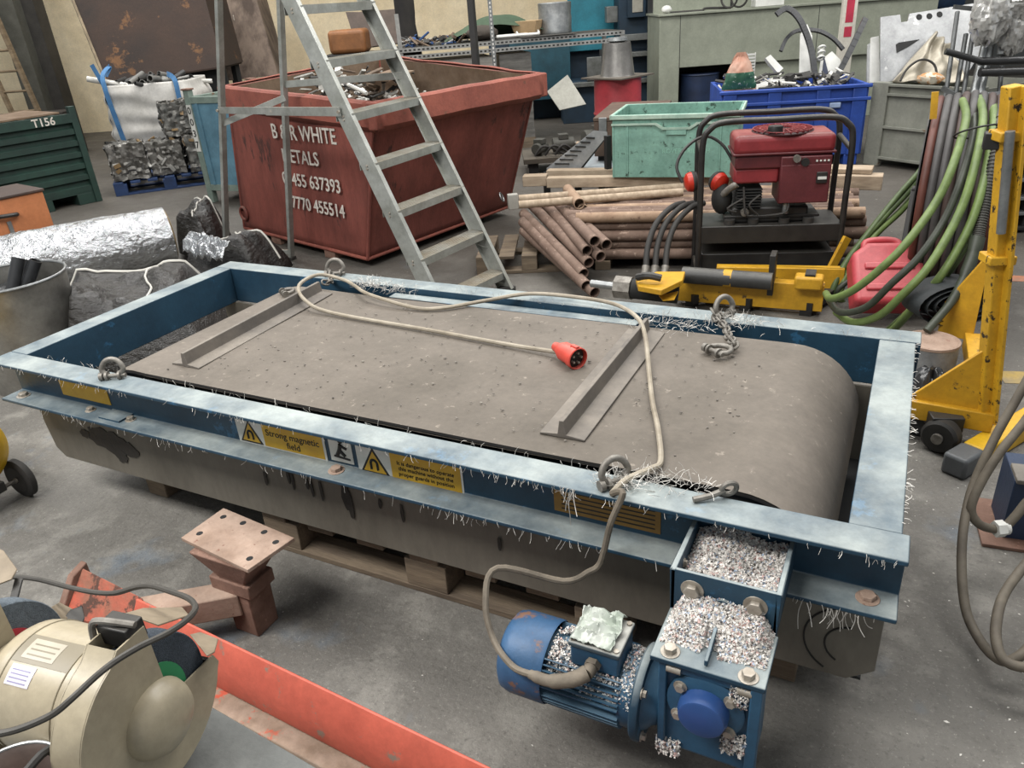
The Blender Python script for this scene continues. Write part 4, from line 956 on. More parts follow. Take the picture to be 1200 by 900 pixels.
# spreaders
zb = 1.115
pa, pb = rear_l(1.09)+V((0, -.03, 0)), rail_l(1.13)+V((0, -.02, 0))
MB().beam(pa-lo_, pa.lerp(pb, .55)-lo_, .006, .042, (0, 0, 1)).build('spreader', ALU, ld, bevel=.001)
MB().beam(pa.lerp(pb, .45)-lo_+V((0, -.012, 0)), pb-lo_, .012, .048, (0, 0, 1)).build('spreader', ALU, ld, bevel=.001)
MB().beam(rear_l(1.0)-lo_, (rear_r(1.14)-lo_)+V((.02, -.02, 0)), .006, .04, (0, 0, 1)).build('cross_brace', ALU, ld, bevel=.001)
MB().beam(rear_r(1.22)+V((0, .0, 0))-lo_, rail_r(1.24)+V((0, .0, 0))-lo_, .006, .042, (0, 0, 1)).build('spreader', ALU, ld, bevel=.001)
for p in (pa, pa.lerp(pb, .5), pb): MB().cyl(p-lo_+V((0, -.018, 0)), p-lo_+V((0, -.008, 0)), .009, n=10).build('rivet', BOLT, ld)
MB().cbox((rail_l(2.34)+rear_r(2.34))/2-lo_+V((0, .25, 0)), (.5, .6, .02)).build('platform', ALU, ld)

ld.location += V((.02, -.02, 0)); sk.location += V((-.025, .02, 0))
# ------------------------------------------------------------------ blue stillage beside the skip
STB = mat('pale_blue_stillage_paint', '#5f8799', '#4d7182', rough=.65, scale=4, bump=.12, spot='#72624d', spot_scale=9, spot_lo=.64)
STG = mat('grey_green_post_paint', '#7b8a80', '#66756d', rough=.7, scale=8, bump=.12, spot='#6d523f', spot_scale=11, spot_lo=.6)
sx, sy = -3.47, 4.18
sl = thing('blue_stillage', 'pale blue steel stillage with numbered white strip beside the red skip', 'stillage', (sx, sy, 0), .06)
H1 = 1.0
for x, y in ((0, 0), (1.0, 0), (1.0, .9), (0, .9)):
    MB().box(x, x+.065, y, y+.065, .0, H1+.06).build('corner_post', STG, sl, bevel=.004)
    MB().box(x-.01, x+.075, y-.01, y+.075, H1+.06, H1+.075).build('post_cap', RUST, sl, bevel=.003)
for y in (.012, .93): MB().box(.065, 1.0, y, y+.006, .13, H1-.06).build('side_panel', STB, sl)
for x in (.012, 1.03): MB().box(x, x+.006, .065, .9, .13, H1-.06).build('end_panel', STB, sl)
for z in (H1-.06, .12):
    for y in (0, .92): MB().box(.065, 1.0, y, y+.045, z, z+.06).build('rail', STG, sl, bevel=.003)
    for x in (0, 1.02): MB().box(x, x+.045, .065, .9, z, z+.06).build('rail', STG, sl, bevel=.003)
for x in (.115, .56): MB().box(x, x+.03, -.004, .012, .18, H1-.06).build('panel_rib', STB, sl)
MB().box(.06, 1.02, .05, .92, .125, .14).build('base_plate', STG, sl)
ns = MB().box(.008, .062, -.008, -.003, .50, .93).build('number_strip', WLABEL, sl, smooth=0)
for k, ch in enumerate('0037'): text(ch, .09, INK, mtx((.035, -.0092, .875-.105*k), (1, 0, 0), (0, 0, 1), (0, -1, 0)), ns, 'lettering', thick=.001)
for k in range(7):
    o = MB().pipe((-.25, 0, 0), (.25, 0, 0), .028, .004, 10).build('white_tube', mat('white_tube_plastic', '#cfcdc6', '#b5b3ac', rough=.5, bump=0), None)
    o.location = V((sx, sy, 0))+V((.42+.02*k, .32+.07*(k % 4), H1-.05+.055*(k//4))); o.rotation_euler = (0, 0, .5+.05*k)
    tag(o, ['lowest', 'second', 'third', 'fourth', 'fifth', 'sixth', 'topmost'][k]+' white tube in the load lying on the blue stillage', 'tube', 'white tubes in the blue stillage')
o = MB().box(sx+.1, sx+.98, sy+.12, sy+.86, .145, H1-.10).build('cardboard_load', mat('stacked_card', '#6f6354', '#574c40', rough=.9), None); tag(o, 'dull brown load filling the blue stillage under the white tubes', 'load')

# ------------------------------------------------------------------ blue pallet with crushed metal bales, bulk bag
BPAL = mat('blue_pallet_paint', '#1f3a66', '#172b4c', rough=.7, scale=6, bump=.1)
pd = V((.63, .70, 0)).normalized(); pa_ = atan2(pd.y, pd.x)
pl = thing('blue_pallet', 'blue painted pallet under the crushed metal bales', 'pallet', (-4.86, 4.18, 0), pa_)
for y in (0, .42, .86): MB().box(0, 1.15, y, y+.1, 0, .02).build('bottom_board', BPAL, pl, bevel=.003)
for x in (0, .5, 1.02):
    for y in (0, .42, .86): MB().box(x, x+.13, y, y+.1, .02, .115).build('block', BPAL, pl, bevel=.003)
for k in range(7): MB().box(k*.175, k*.175+.1, 0, .96, .115, .138).build('deck_board', BPAL, pl, bevel=.002)
BALE = mat('crushed_metal', '#82807b', '#4c4a46', rough=.4, metal=.6, scale=14, lo=.4, hi=.6, bump=.3, spot='#8f6d49', spot_scale=5, spot_lo=.66)
def bale(x, y, z, s, rz, seed, label_):
    """a cube of crushed sheet metal: lumpy, folded faces"""
    mb = MB(); random.seed(seed)
    n = 14
    def disp(p):
        q = V(p)*7+V((seed, seed*2, 0)); c = MN.cell_vector(q*1.3); f = MN.noise(q*1.7)
        return V(p)*(1+.10*f+.06*(c.x-.5))
    for ax in range(3):
        for sg in (-1, 1):
            def fn(u, v, ax=ax, sg=sg):
                a, b = (u-.5), (v-.5); p = [0, 0, 0]; p[ax] = .5*sg; p[(ax+1) % 3] = a; p[(ax+2) % 3] = b
                return disp(p)*s
            mb.grid(fn, n, n)
    for _ in range(46):       # folded strips and bent pieces pressed into the faces
        ax = random.choice((0, 1, 2)); sg = random.choice((-1, 1)); a, b = R_(-.42, .42), R_(-.42, .42); p = [0, 0, 0]; p[ax] = .51*sg; p[(ax+1) % 3] = a; p[(ax+2) % 3] = b
        nn = [0, 0, 0]; nn[ax] = sg; t1 = V([0 if i == ax else R_(-1, 1) for i in range(3)]).normalized(); t2 = V(nn).cross(t1); mb.m = random.choice((0, 1, 1, 2, 3)); w = R_(.03, .11); L = R_(.10, .26)
        q = V(p); f = R_(.0, .06); mb.hexa([(q+t1*x*L*.5+t2*y*w*.5+V(nn)*(-.05+ (f if x > 0 else 0)))*s for x, y in ((-1, -1), (1, -1), (1, 1), (-1, 1))]+[(q+t1*x*L*.5+t2*y*w*.5+V(nn)*(R_(.0, .03)+(f if x > 0 else 0)))*s for x, y in ((-1, -1), (1, -1), (1, 1), (-1, 1))])
    o = mb.build('metal_bale', [BALE, SCR[1], SCR[0], mat('tan_scrap', '#8d7450', '#6d583b', rough=.6, metal=.2)], None, smooth=20)
    q = V((-4.86, 4.18, 0))+Matrix.Rotation(pa_, 3, 'Z') @ V((x, y, 0))
    o.location = (q.x, q.y, z); o.rotation_euler = (0, 0, pa_+rz)
    return tag(o, label_, 'bale', 'crushed metal bales on the blue pallet')
bale(.20, .24, .335, .37, .05, 11, 'crushed grey metal bale at the left front of the blue pallet')
bale(.60, .27, .325, .35, -.06, 23, 'small crushed metal bale in the middle of the pallet front row')
bale(1.0, .25, .335, .38, .03, 37, 'crushed metal bale with brown pieces at the pallet front nearest the stillage')
bale(.80, .34, .70, .34, .1, 41, 'crushed brownish bale stacked on top of the front row')
bale(1.10, .40, .705, .36, -.1, 53, 'crushed metal bale on the upper row beside the stillage post')
random.seed(5)
bgp = V((-5.50, 5.62, 0)); ba = WANG
bg_ = thing('bulk_bag', 'white woven bulk bag with blue lifting straps full of tube offcuts', 'bag', bgp, ba)
BAGM = mat('white_woven_bag', '#cfccc6', '#bab7b0', rough=.7, scale=5, bump=.12, bscale=40)
BH = 1.04
def bagwall(u, v):
    t = u*4; k = int(t) % 4; f = t-int(t); cs = [(-.5, -.45), (.5, -.45), (.5, .45), (-.5, .45)]
    a, b = cs[k], cs[(k+1) % 4]; x = a[0]*(1-f)+b[0]*f; y = a[1]*(1-f)+b[1]*f
    s = 1+.07*sin(pi*v)+.03*sin(v*30+nz((u*5, v*2, 1))*4)*(.4+abs(nz((u*7, v*3, 9))))+.02*nz((u*9, v*9, 4)); rr = 1/max(1, (abs(x/.5)**6+abs(y/.45)**6)**(1/6))
    return V((x*s*rr, y*s*rr, .005+BH*v))
MB().grid(bagwall, 72, 50).build('bag_wall', BAGM, bg_, smooth=50, fix=False, solid=.004)
MB().box(-.47, .47, -.42, .42, .003, .02).build('bag_base', BAGM, bg_)
STRAP = mat('blue_webbing', '#4677a4', '#396690', rough=.7, scale=10, bump=.1)
for x in (-.40, .44):
    mb = MB(); pts = [(x+.06, -.50, .35), (x+.03, -.505, .7), (x, -.49, 1.0), (x-.03, -.40, 1.16), (x-.02, -.2, 1.24), (x-.05, -.3, 1.14)] if x < 0 else [(x, -.49, .55), (x-.01, -.495, .85), (x-.03, -.45, 1.06), (x-.16, -.3, 1.12), (x-.22, -.1, 1.07)]
    c = crom(pts, 8); 
    for i in range(len(c)-1): mb.beam(c[i], c[i+1]+(c[i+1]-c[i])*.15, .055, .006, (0, -1, .2))
    mb.build('lifting_strap', STRAP, bg_)
mb = MB(); mb.beam((-.44, -.42, 1.05), (-.52, -.40, 1.28), .05, .006, (0, -1, 0)); mb.build('lifting_strap', STRAP, bg_)
o = MB().box(-.46, .46, -.41, .41, .25, .93).build('offcut_core', SCR[1], bg_)
TUBM = [mat('offcut_black', '#2b2b2b', '#3a3937', rough=.5, bump=0), mat('offcut_grey', '#8a8985', '#6f6e6a', rough=.5, metal=.3, bump=0)]
for k in range(46):
    long_ = k in (3, 17)
    L = .42 if long_ else R_(.08, .16); m_ = 'offcut_white' if long_ else None
    o = MB().pipe((-L, 0, 0), (L, 0, 0), R_(.018, .034), .004, 10).build('tube_offcut', mat('white_tube_plastic', '#cfcdc6') if long_ else random.choice(TUBM), None)
    q = rotz(ba, bgp) @ V((R_(-.36, .36), R_(-.40, .32), BH+R_(-.05, .06)))
    o.location = q; o.rotation_euler = (R_(-.3, .3), R_(-.35, .35), ba+(R_(.1, .3) if long_ else R_(-1.8, 1.8)))
    tag(o, ('long white tube lying across the top of the %s of the white bulk bag' % ('left half' if k == 3 else 'right half')) if long_ else 'short tube offcut heaped in the mouth of the white bulk bag', 'tube', 'tube offcuts in the bulk bag')

# ------------------------------------------------------------------ dark green corrugated container
GRN = mat('dark_green_container_paint', '#1f3a31', '#182c26', rough=.6, scale=4, bump=.08, spot='#4d5a52', spot_scale=13, spot_lo=.68)
gd = V((-.20, -.98, 0)).normalized(); ga = atan2(gd.y, gd.x)      # along the visible face, towards the left of the picture
gb_ = thing('green_container', 'dark green corrugated steel container at the left edge', 'container', (-4.88, 3.98, 0), ga)
# local x runs along the face (to the left in the picture), local y points away from the viewer? keep y = outward normal flipped
n_l = Matrix.Rotation(-ga, 3, 'Z') @ V((.98, -.20, 0))   # outward face normal in local space
sg = -1 if n_l.y > 0 else 1
W1, D1, Z0, Z1 = 1.5, 1.1, .13, .89
prof = []; N_ = 6
hh = (Z1-.08-Z0)/N_
for k in range(N_):
    z = Z0+k*hh; prof += [(0, z), (0, z+hh*.42), (-.035, z+hh*.55), (-.035, z+hh*.87)]
prof += [(0, Z1-.08), (.012, Z1-.08), (.012, Z1), (-.05, Z1)]
def corr(nm, flip):
    mb = MB(); vs = []; n = len(prof)
    for x in (0, W1): vs += [V((x, -sg*p[0] if not flip else sg*(D1+p[0]), p[1])) for p in prof]
    mb.add(vs, [(i, i+1, n+i+1, n+i) for i in range(n-1)]); return mb.build(nm, GRN, gb_, smooth=0, solid=.004)
corr('corrugated_side', False); corr('corrugated_side', True)
for x in (0, W1):
    mb = MB(); mb.box(x-.015, x+.015, *sorted((0, sg*D1)), Z0, Z1-.03); mb.build('end_wall', GRN, gb_)
for x in (0, W1): MB().box(x-.035, x+.03, *sorted((-sg*.014, sg*.05)), .0, Z1+.07 if x == 0 else Z1).build('corner_post', GRN, gb_, bevel=.004)
MB().box(0, W1, *sorted((0, sg*D1)), Z0-.02, Z0).build('base', GRN, gb_)
for x in (.02, .45, 1.0, 1.4): MB().box(x, x+.22 if x > 0.02 else x+.18, *sorted((0, sg*D1)), 0, Z0-.02).build('skid', GRN, gb_, bevel=.004)
tx_ = -1
text('T156', .105, WPAINT, mtx((.30, -sg*.0145, Z1-.045), (-1, 0, 0), (0, 0, 1), (0, -sg, 0)), gb_, 'stencilled_lettering', thick=.0015)
q = rotz(ga, (-4.88, 3.98, 0)); 
o = MB(q).sheet([V((.1, sg*.05, Z1+.012)), V((.95, sg*.02, Z1+.005)), V((1.0, sg*.5, Z1+.02)), V((.2, sg*.6, Z1+.03))], .015, (0, 0, 1)).build('scrap_board', SKIPIN, None); tag(o, 'brown board lying across the top of the green container', 'board')
debris_pile('container_scrap', lambda: q @ V((R_(.1, 1.4), sg*R_(.12, .9), R_(.68, .86))), 120, 'dark scrap metal heaped in the green container', 'scrap', [SCR[1], SCR[2], SCR[1]])

# ------------------------------------------------------------------ orange box with black handle
oc = thing('orange_cabinet', 'tan-orange steel cabinet with a black handle at the left edge', 'cabinet', (-3.40, 2.50, 0), ga)
OCM = mat('tan_orange_paint', '#b3724a', '#a5663f', rough=.55, scale=4, bump=.04)
nl2 = sg
MB().box(0, .75, *sorted((0, sg*.5)), .02, .50).build('cabinet_body', OCM, oc, bevel=.006)
MB().box(-.012, .76, *sorted((-sg*.012, sg*.51)), .50, .52).build('cabinet_lid', mat('dark_brown_lid', '#4b3930', '#3b2d27', rough=.6), oc, bevel=.004)
mb = MB(); mb.tube([(.24, -sg*.0, .37), (.26, -sg*.035, .375), (.40, -sg*.035, .385), (.42, 0, .385)], .016, 8, 3); mb.build('handle', BLACK, oc)
MB().box(.30, .33, *sorted((-sg*.012, 0)), .02, .33).build('grey_stile', GALV, oc)

# ------------------------------------------------------------------ brown tipping hopper, rusty chute, wall things on the far left
HOP = mat('dark_rusty_hopper', '#3a281d', '#241b16', rough=.8, scale=1.6, bump=.15, spot='#67472a', spot_scale=2.5, spot_lo=.60, grit=.35)
h0, h1, h2, h3 = D(84, -4, 9.9), D(125, 97, 9.9), D(260, 78, 9.9), D(238, -4, 9.9)
hp = thing('tipping_hopper', 'big dark brown rusty hopper with slanting sides behind the white bag', 'hopper', ((h1.x+h2.x)/2, (h1.y+h2.y)/2, 0))
ho = hp.location.copy(); back = V((-.46, .87, 0))
up_l = (h0-h1)*.5; up_r = (h3-h2)*.5
fr4 = [h0+up_l*.5, h1, h2, h3+up_r*.5]
mb = MB(); mb.sheet([p-ho for p in fr4], .02, back); mb.build('front_plate', HOP, hp)
bk4 = [p+back*.9 for p in fr4]
for i, j, nm in ((0, 1, 'side_plate'), (2, 3, 'side_plate'), (1, 2, 'bottom_plate')):
    MB().sheet([fr4[i]-ho, fr4[j]-ho, bk4[j]-ho, bk4[i]-ho], .02, (0, 0, -1) if i == 1 else (WX if i == 2 else -WX)).build(nm, HOP, hp)
mb = MB(); mb.sheet([p-ho for p in bk4], .02, back); mb.build('back_plate', HOP, hp)
MB().beam(h1-ho-back*.01, fr4[0]-ho-back*.01, .03, .03).build('edge_bar', mat('pale_worn_edge', '#8f8068', '#6d604d', rough=.8), hp)
sa_, sb_ = h1.lerp(h2, .22)+back*.2, h1.lerp(h2, .98)+back*.2
MB().sheet([V((sa_.x, sa_.y, 0))-ho, V((sb_.x, sb_.y, 0))-ho, sb_-ho, sa_-ho], .05, back).build('shadow_plate', DARK, hp)  # dark sheet added for the shadow in the gap below the hopper
for p in (h1.lerp(h2, .25)+back*.85, h1.lerp(h2, .94)+back*.85):
    MB().beam(V((p.x, p.y, 0))-ho, p-ho, .08, .08).build('leg', DARK, hp)
RC = mat('pale_rusty_chute', '#7b6b5e', '#4a3d34', rough=.8, scale=3, lo=.42, hi=.58, bump=.2, spot='#a49a8e', spot_scale=6, spot_lo=.64, stretch=(1, 1, .35))
c0, c1, c2, c3 = D(242, -4, 11.3), D(264, 95, 11.3), D(326, 88, 11.3), D(300, -4, 11.3)
ch = thing('rusty_chute', 'mottled rusty steel chute standing right of the brown hopper', 'chute', ((c1.x+c2.x)/2, (c1.y+c2.y)/2, 0)); co_ = ch.location.copy()
f4 = [c0+(c0-c1)*.3, c1, c2, c3+(c3-c2)*.3]; g4 = [p+back*.6 for p in f4]
mb = MB(); mb.hexa([f4[1]-co_, f4[2]-co_, g4[2]-co_, g4[1]-co_, f4[0]-co_, f4[3]-co_, g4[3]-co_, g4[0]-co_]); mb.build('chute_body', RC, ch, bevel=.01)
for p in (c1.lerp(c2, .1), c1.lerp(c2, .9)):
    MB().beam(V((p.x, p.y, 0))-co_+back*.3, p-co_+back*.3, .09, .09).build('leg', DARK, ch)
MB().beam(f4[0]-co_-back*.02, f4[1]-co_-back*.02, .05, .05).build('worn_edge', RC, ch)
# dark column, pole and wooden ladder at the wall
def on_ground(px, py, dep): p = D(px, py, dep); return V((p.x, p.y, 0))
def post(name, pb, w, dep_, h, m, label_, cat, st_=False):
    mb = MB(); mb.box(-w/2, w/2, -dep_/2, dep_/2, 0, h); o = mb.build(name, m, None, bevel=.005); o.location = pb; o.rotation_euler.z = WANG
    return o
COLM = mat('dark_steel_column', '#3f3c37', '#2c2a27', rough=.75, scale=3, bump=.08)
o = post('trim_3', on_ground(66, 120, 12.6), .42, .3, 6, COLM, '', ''); struct(o)
o = post('trim_4', on_ground(48, 120, 12.4), .30, .3, 6, mat('grey_green_column', '#5b5a52', '#48473f', rough=.8, scale=3), '', ''); struct(o)
LADW = mat('old_wood_ladder', '#8e7c63', '#6d5d49', rough=.85, scale=6, stretch=(1, 1, 4))
wl = thing('wooden_ladder', 'old wooden ladder leaning against the wall in the far left corner', 'ladder', on_ground(40, 135, 12.0), WANG)
for x in (-.2, .22):
    MB().beam((x, -.1, 0), (x-.55, .12, 3.4), .05, .08).build('rail', LADW, wl)
for k in range(11):
    t = .09+k*.085; a = V((-.2, -.1, 0)).lerp(V((-.75, .12, 3.4)), t); b = V((.22, -.1, 0)).lerp(V((-.33, .12, 3.4)), t); MB().cyl(a, b, .018, n=8).build('rung', LADW, wl)
o = MB().tube([on_ground(58, 135, 12.2)+V((0, 0, .002)), D(35, 70, 12.3), D(30, 50, 12.3), D(20, 30, 12.3)], .025, 8, 3).build('pale_conduit', mat('pale_conduit_plastic', '#c9c2b2', rough=.6), None); tag(o, 'thin pale bent conduit pole beside the wooden ladder', 'pole')
o = MB().box(-.7, .5, -.2, .2, 0, .62).build('wall_crate', mat('dark_clutter', '#3b3631', '#2a2623', rough=.9), None, bevel=.01); o.location = on_ground(38, 120, 11.2); o.rotation_euler.z = WANG; tag(o, 'dark crate at the foot of the wooden ladder', 'crate')
# ------------------------------------------------------------------ stack of rusty pipes, timbers, green crate
PIPEM = mat('rusty_pipe', '#7f6a5d', '#5f4b40', rough=.85, scale=7, bump=.2, spot='#a08a7b', spot_scale=22, spot_lo=.6, stretch=(1, 1, 1))
PIPEM2 = mat('pale_rusty_pipe', '#a68d76', '#8a715c', rough=.85, scale=7, bump=.2, spot='#6d5648', spot_scale=14, spot_lo=.62)
sa = rad(15.5); E_ = V((cos(sa), sin(sa), 0)); Nn = V((-sin(sa), cos(sa), 0))
SO = V((.93, 3.12, 0))
# timbers under the stack
for k, t in enumerate((.18, .85, 1.5)):
    o = MB().box(-.05, .05, 0, 1.0, 0, .062).build('timber_bearer', WOOD, None, bevel=.004); o.location = SO+E_*t; o.rotation_euler.z = sa; tag(o, ['dark bearer timber under the left end of the rusty pipes', 'dark bearer timber under the middle of the pipe stack', 'dark bearer timber under the right end of the rusty pipes'][k], 'timber', 'bearers under the pipe stack')
base_pipe = None; rows = 5; r = .034
cnt = 0
for row in range(rows):
    for c in range(10):
        y = r+c*2*r*1.03+(r if row % 2 else 0)+R_(-.003, .003); z = .064+r+row*r*1.76
        if c > 3 and row < rows-1: continue              # hidden inside the stack: only the faces in view are built
        o = bpy.data.objects.new('rusty_pipe', base_pipe.data) if base_pipe else MB().pipe((0, 0, 0), (1.72, 0, 0), r, .004, 14).build('rusty_pipe', PIPEM, None)
        if not base_pipe: base_pipe = o
        else: COL.objects.link(o)
        o.location = SO+E_*(R_(-.05, .08))+Nn*y+V((0, 0, z)); o.rotation_euler = (R_(0, 6), 0, sa+R_(-.004, .004))
        if row == rows-1 and c % 3 == 0: o.data = o.data.copy(); o.data.materials[0] = PIPEM2
        lab = ['bottom row', 'second row', 'third row', 'fourth row', 'top row'][row]
        tag(o, '%s pipe of the rusty pipe stack, %s from the front' % (lab, ['first', 'second', 'third', 'fourth', 'fifth', 'sixth', 'seventh', 'eighth', 'ninth', 'tenth'][c]), 'pipe', 'rusty pipes in the stack behind the power pack')
# core of the stack that carries the upper rows (bundled bars out of sight)
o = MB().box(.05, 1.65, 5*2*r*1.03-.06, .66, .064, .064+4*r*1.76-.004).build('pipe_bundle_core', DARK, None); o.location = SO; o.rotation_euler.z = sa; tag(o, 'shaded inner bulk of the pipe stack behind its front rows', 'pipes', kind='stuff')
ztop = .064+r+4*r*1.76+r
# leaning bundle crossing the left end: near ends towards the viewer
near = [((697, 283), .30), ((711, 287), .26), ((688, 294), .235), ((704, 301), .20), ((690, 308), .17), ((684, 321), .13), ((687, 335), .085), ((697, 343), .05)]
far = [((655, 240), .36), ((664, 243), .34), ((640, 240), .33), ((640, 250), .28), ((624, 241), .30), ((613, 250), .24), ((611, 258), .19), ((611, 268), .14)]
words_ = ['topmost', 'second', 'third', 'fourth', 'fifth', 'sixth', 'seventh', 'lowest']
for k in range(8):
    a = G(near[k][0][0], near[k][0][1], near[k][1]+.0); d = V((-.55, .72, .03+.0*k)).normalized()
    b = a+d*.95
    # aim the far end along the picture direction of the pipe at a matching length
    q = D(far[k][0][0], far[k][0][1], (a-CAM).dot(_f)+.72); b = a+(q-a).normalized()*.95
    o = MB().pipe((0, 0, 0), (0, 0, .95), r, .0045, 16).build('rusty_pipe', PIPEM, None); o.location = a; o.rotation_euler = (b-a).to_track_quat('Z', 'Y').to_euler()
    tag(o, words_[k]+' of the open-ended rusty pipes lying slantwise at the left of the stack', 'pipe', 'slanting rusty pipes')
# two short ends stacked above them
for k, (p, lb) in enumerate((((679, 239), 'upper short pipe end'), ((683, 246), 'lower short pipe end'))):
    a = G(p[0], p[1], .40-.045*k); o = MB().pipe((0, 0, 0), (-.24, .38, 0), .036, .004, 16).build('rusty_pipe', PIPEM2, None); o.location = a; tag(o, lb+' poking out between the slanting and the level pipes', 'pipe', 'pipe ends')
# pallet under the slanting bundle
pp = thing('wooden_pallet', 'dark wooden pallet under the slanting rusty pipes', 'pallet', (.34, 2.86, 0), rad(22))
for y in (0, .42): MB().box(0, .72, y, y+.1, 0, .022).build('bottom_board', WOOD, pp, bevel=.003)
for x in (0, .3, .6):
    for y in (0, .42): MB().box(x, x+.1, y, y+.1, .022, .10).build('block', WOOD, pp, bevel=.003)
for k in range(5): MB().box(k*.15, k*.15+.1, 0, .52, .10, .12).build('deck_board', WOOD, pp, bevel=.002)
# timbers on the stack
def timber(px0, px1, py, z, w, h, label_, m=WOODL, py1=None):
    a, b = G(px0, py, z+h), G(px1, py1 or py, z+h); d = b-a; L = d.length
    o = MB().box(0, L, 0, w, 0, h).build('timber', m, None, bevel=.004); o.location = (a.x, a.y, z); o.rotation_euler.z = atan2(d.y, d.x); return tag(o, label_, 'timber', 'timbers on the pipe stack')
timber(612, 640, 207, ztop+.001, .10, .075, 'short pale timber block left of the long beams', py1=206)
timber(640, 860, 209, ztop+.001, .085, .07, 'long pale timber beam under the front edge of the green crate', py1=205)
timber(640, 800, 200, ztop+.001, .09, .072, 'second pale timber beam behind the front one', py1=198)
timber(905, 1035, 204, ztop-.02, .12, .09, 'pale timber end sticking out right of the power pack', py1=207)
timber(950, 1022, 197, ztop+.0715, .15, .03, 'thin pale board on the timber end right of the power pack', py1=199)
# long pole with end cap
for k, (y0, y1, lab) in enumerate(((233, 219, 'upper'), (240, 225, 'lower'))):
    a, b = G(608, y0, ztop+.028), G(800, y1, ztop+.028)
    o = MB().cyl((0, 0, 0), (0, 0, (b-a).length), .026, n=14).build('wooden_pole', WOODL, None); o.location = a; o.rotation_euler = (b-a).to_track_quat('Z', 'Y').to_euler(); tag(o, lab+' long pale pole lying in front of the timbers on the pipes', 'pole', 'poles on the pipe stack')
a = G(601, 236, ztop+.02); o = MB().cbox((0, 0, 0), (.07, .05, .10)).build('pole_end_block', mat('pale_grey_block', '#a9a69e', '#8d8a82', rough=.7), None, bevel=.004); o.location = a; o.rotation_euler.z = .6; tag(o, 'grey block fixed at the left end of the pale poles', 'block')
a = G(588, 231, ztop+.02); o = MB().torus((0, 0, 0), (.9, .3, .4), .032, .005, 24, 8).build('steel_ring', GALV, None); o.location = a; tag(o, 'thin steel ring hanging at the left end of the poles', 'ring')
# green stacking crate
CRG = mat('pale_green_crate_plastic', '#7da697', '#678d80', rough=.6, scale=5, bump=.05, spot='#33483d', spot_scale=16, spot_lo=.585, grit=.3); CRE = mat('worn_crate_edge', '#a9bdae', '#8aa697', rough=.6, scale=12, bump=.02)
czb = ztop+.073
ca_, cb_ = G(718, 208, czb), G(862, 208, czb); dv = cb_-ca_; CW = dv.length; CA = atan2(dv.y, dv.x)
cr = thing('stacking_crate', 'scuffed pale green plastic stacking crate on the timbers', 'crate', ca_, CA)
CH, CD, ct = CW*.50, CW*.66, .012
for nm, b in (('front_wall', (0, CW, 0, ct, 0, CH)), ('back_wall', (0, CW, CD-ct, CD, 0, CH)), ('side_wall', (0, ct, ct, CD-ct, 0, CH)), ('side_wall', (CW-ct, CW, ct, CD-ct, 0, CH)), ('base', (ct, CW-ct, ct, CD-ct, 0, .012))):
    MB().box(*b).build(nm, CRG, cr, bevel=.003)
for nm, b in (('rim', (-.014, CW+.014, -.016, 0, CH-.03, CH)), ('rim', (-.014, CW+.014, CD, CD+.016, CH-.03, CH)), ('rim', (-.016, 0, -.016, CD+.016, CH-.03, CH)), ('rim', (CW, CW+.016, -.016, CD+.016, CH-.03, CH))):
    MB().box(*b).build(nm, CRE, cr, bevel=.004)
mb = MB(); mb.prism([(-.005, CH-.055), (CW*.36, CH-.055), (CW*.42, CH-.085), (CW*.62, CH-.085), (CW*.68, CH-.055), (CW+.005, CH-.055), (CW+.005, CH-.068), (CW*.69, CH-.068), (CW*.63, CH-.10), (CW*.41, CH-.10), (CW*.35, CH-.068), (-.005, CH-.068)], -.012, 0, 'y'); mb.build('lip_ridge', CRE, cr)
MB().box(CW*.44, CW*.60, -.010, 0, CH-.135, CH-.10).build('handle_recess', CRG, cr, bevel=.003)
for x in (.0, CW*.12, CW*.86): MB().box(x, x+.012, -.006, 0, 0, CH-.07).build('rib', CRG, cr, bevel=.002)
text('ROVER TRIUMPH', .042, mat('faded_moulded_letters', '#8fc0ac', rough=.6, bump=0), mtx((CW*.60, -.0012, CH*.42), (1, 0, 0), (0, 0, 1), (0, -1, 0)), cr, 'moulded_lettering', ext=.0008)

# ------------------------------------------------------------------ engine power pack in its tubular frame
pk0, pk1 = V((1.76, 3.0, 0)), V((2.5, 3.24, 0)); PW = (pk1-pk0).length; PA = atan2((pk1-pk0).y, (pk1-pk0).x)
pk = thing('engine_power_pack', 'red petrol engine power pack in a black tubular roll frame', 'power pack', pk0, PA)
PD = .30; ZH = .94
TUBE = mat('black_tube_frame', '#1d1c1c', '#302d2a', rough=.42, scale=9, bump=.04, dust='#6b655c', dust_amt=.5)
for y, dz, nm in ((0, 0, 'front_hoop'), (PD, .0, 'rear_hoop')):
    mb = MB(); mb.tube([(0, y, 0), (0, y, .5), (0, y, ZH-.12), (.035, y, ZH-.035), (.12, y, ZH), (PW/2, y, ZH), (PW-.12, y, ZH), (PW-.035, y, ZH-.035), (PW, y, ZH-.12), (PW, y, .5), (PW, y, 0)], .017, 10, 5); mb.build(nm, TUBE, pk)
for x in (0, PW):
    mb = MB(); mb.tube([(x, 0, ZH-.17), (x, PD, ZH-.14)], .014, 10, 1); mb.build('side_tube', TUBE, pk)
    MB().tube([(x, 0, .1), (x, PD, .1)], .014, 10, 1).build('side_tube', TUBE, pk)
MB().box(.0, PW, -.01, PD+.01, .27, .37).build('deck', BLACK, pk, bevel=.004)
MB().box(.02, PW-.02, .02, PD-.02, .05, .20).build('oil_tank', BLACK, pk, bevel=.006)
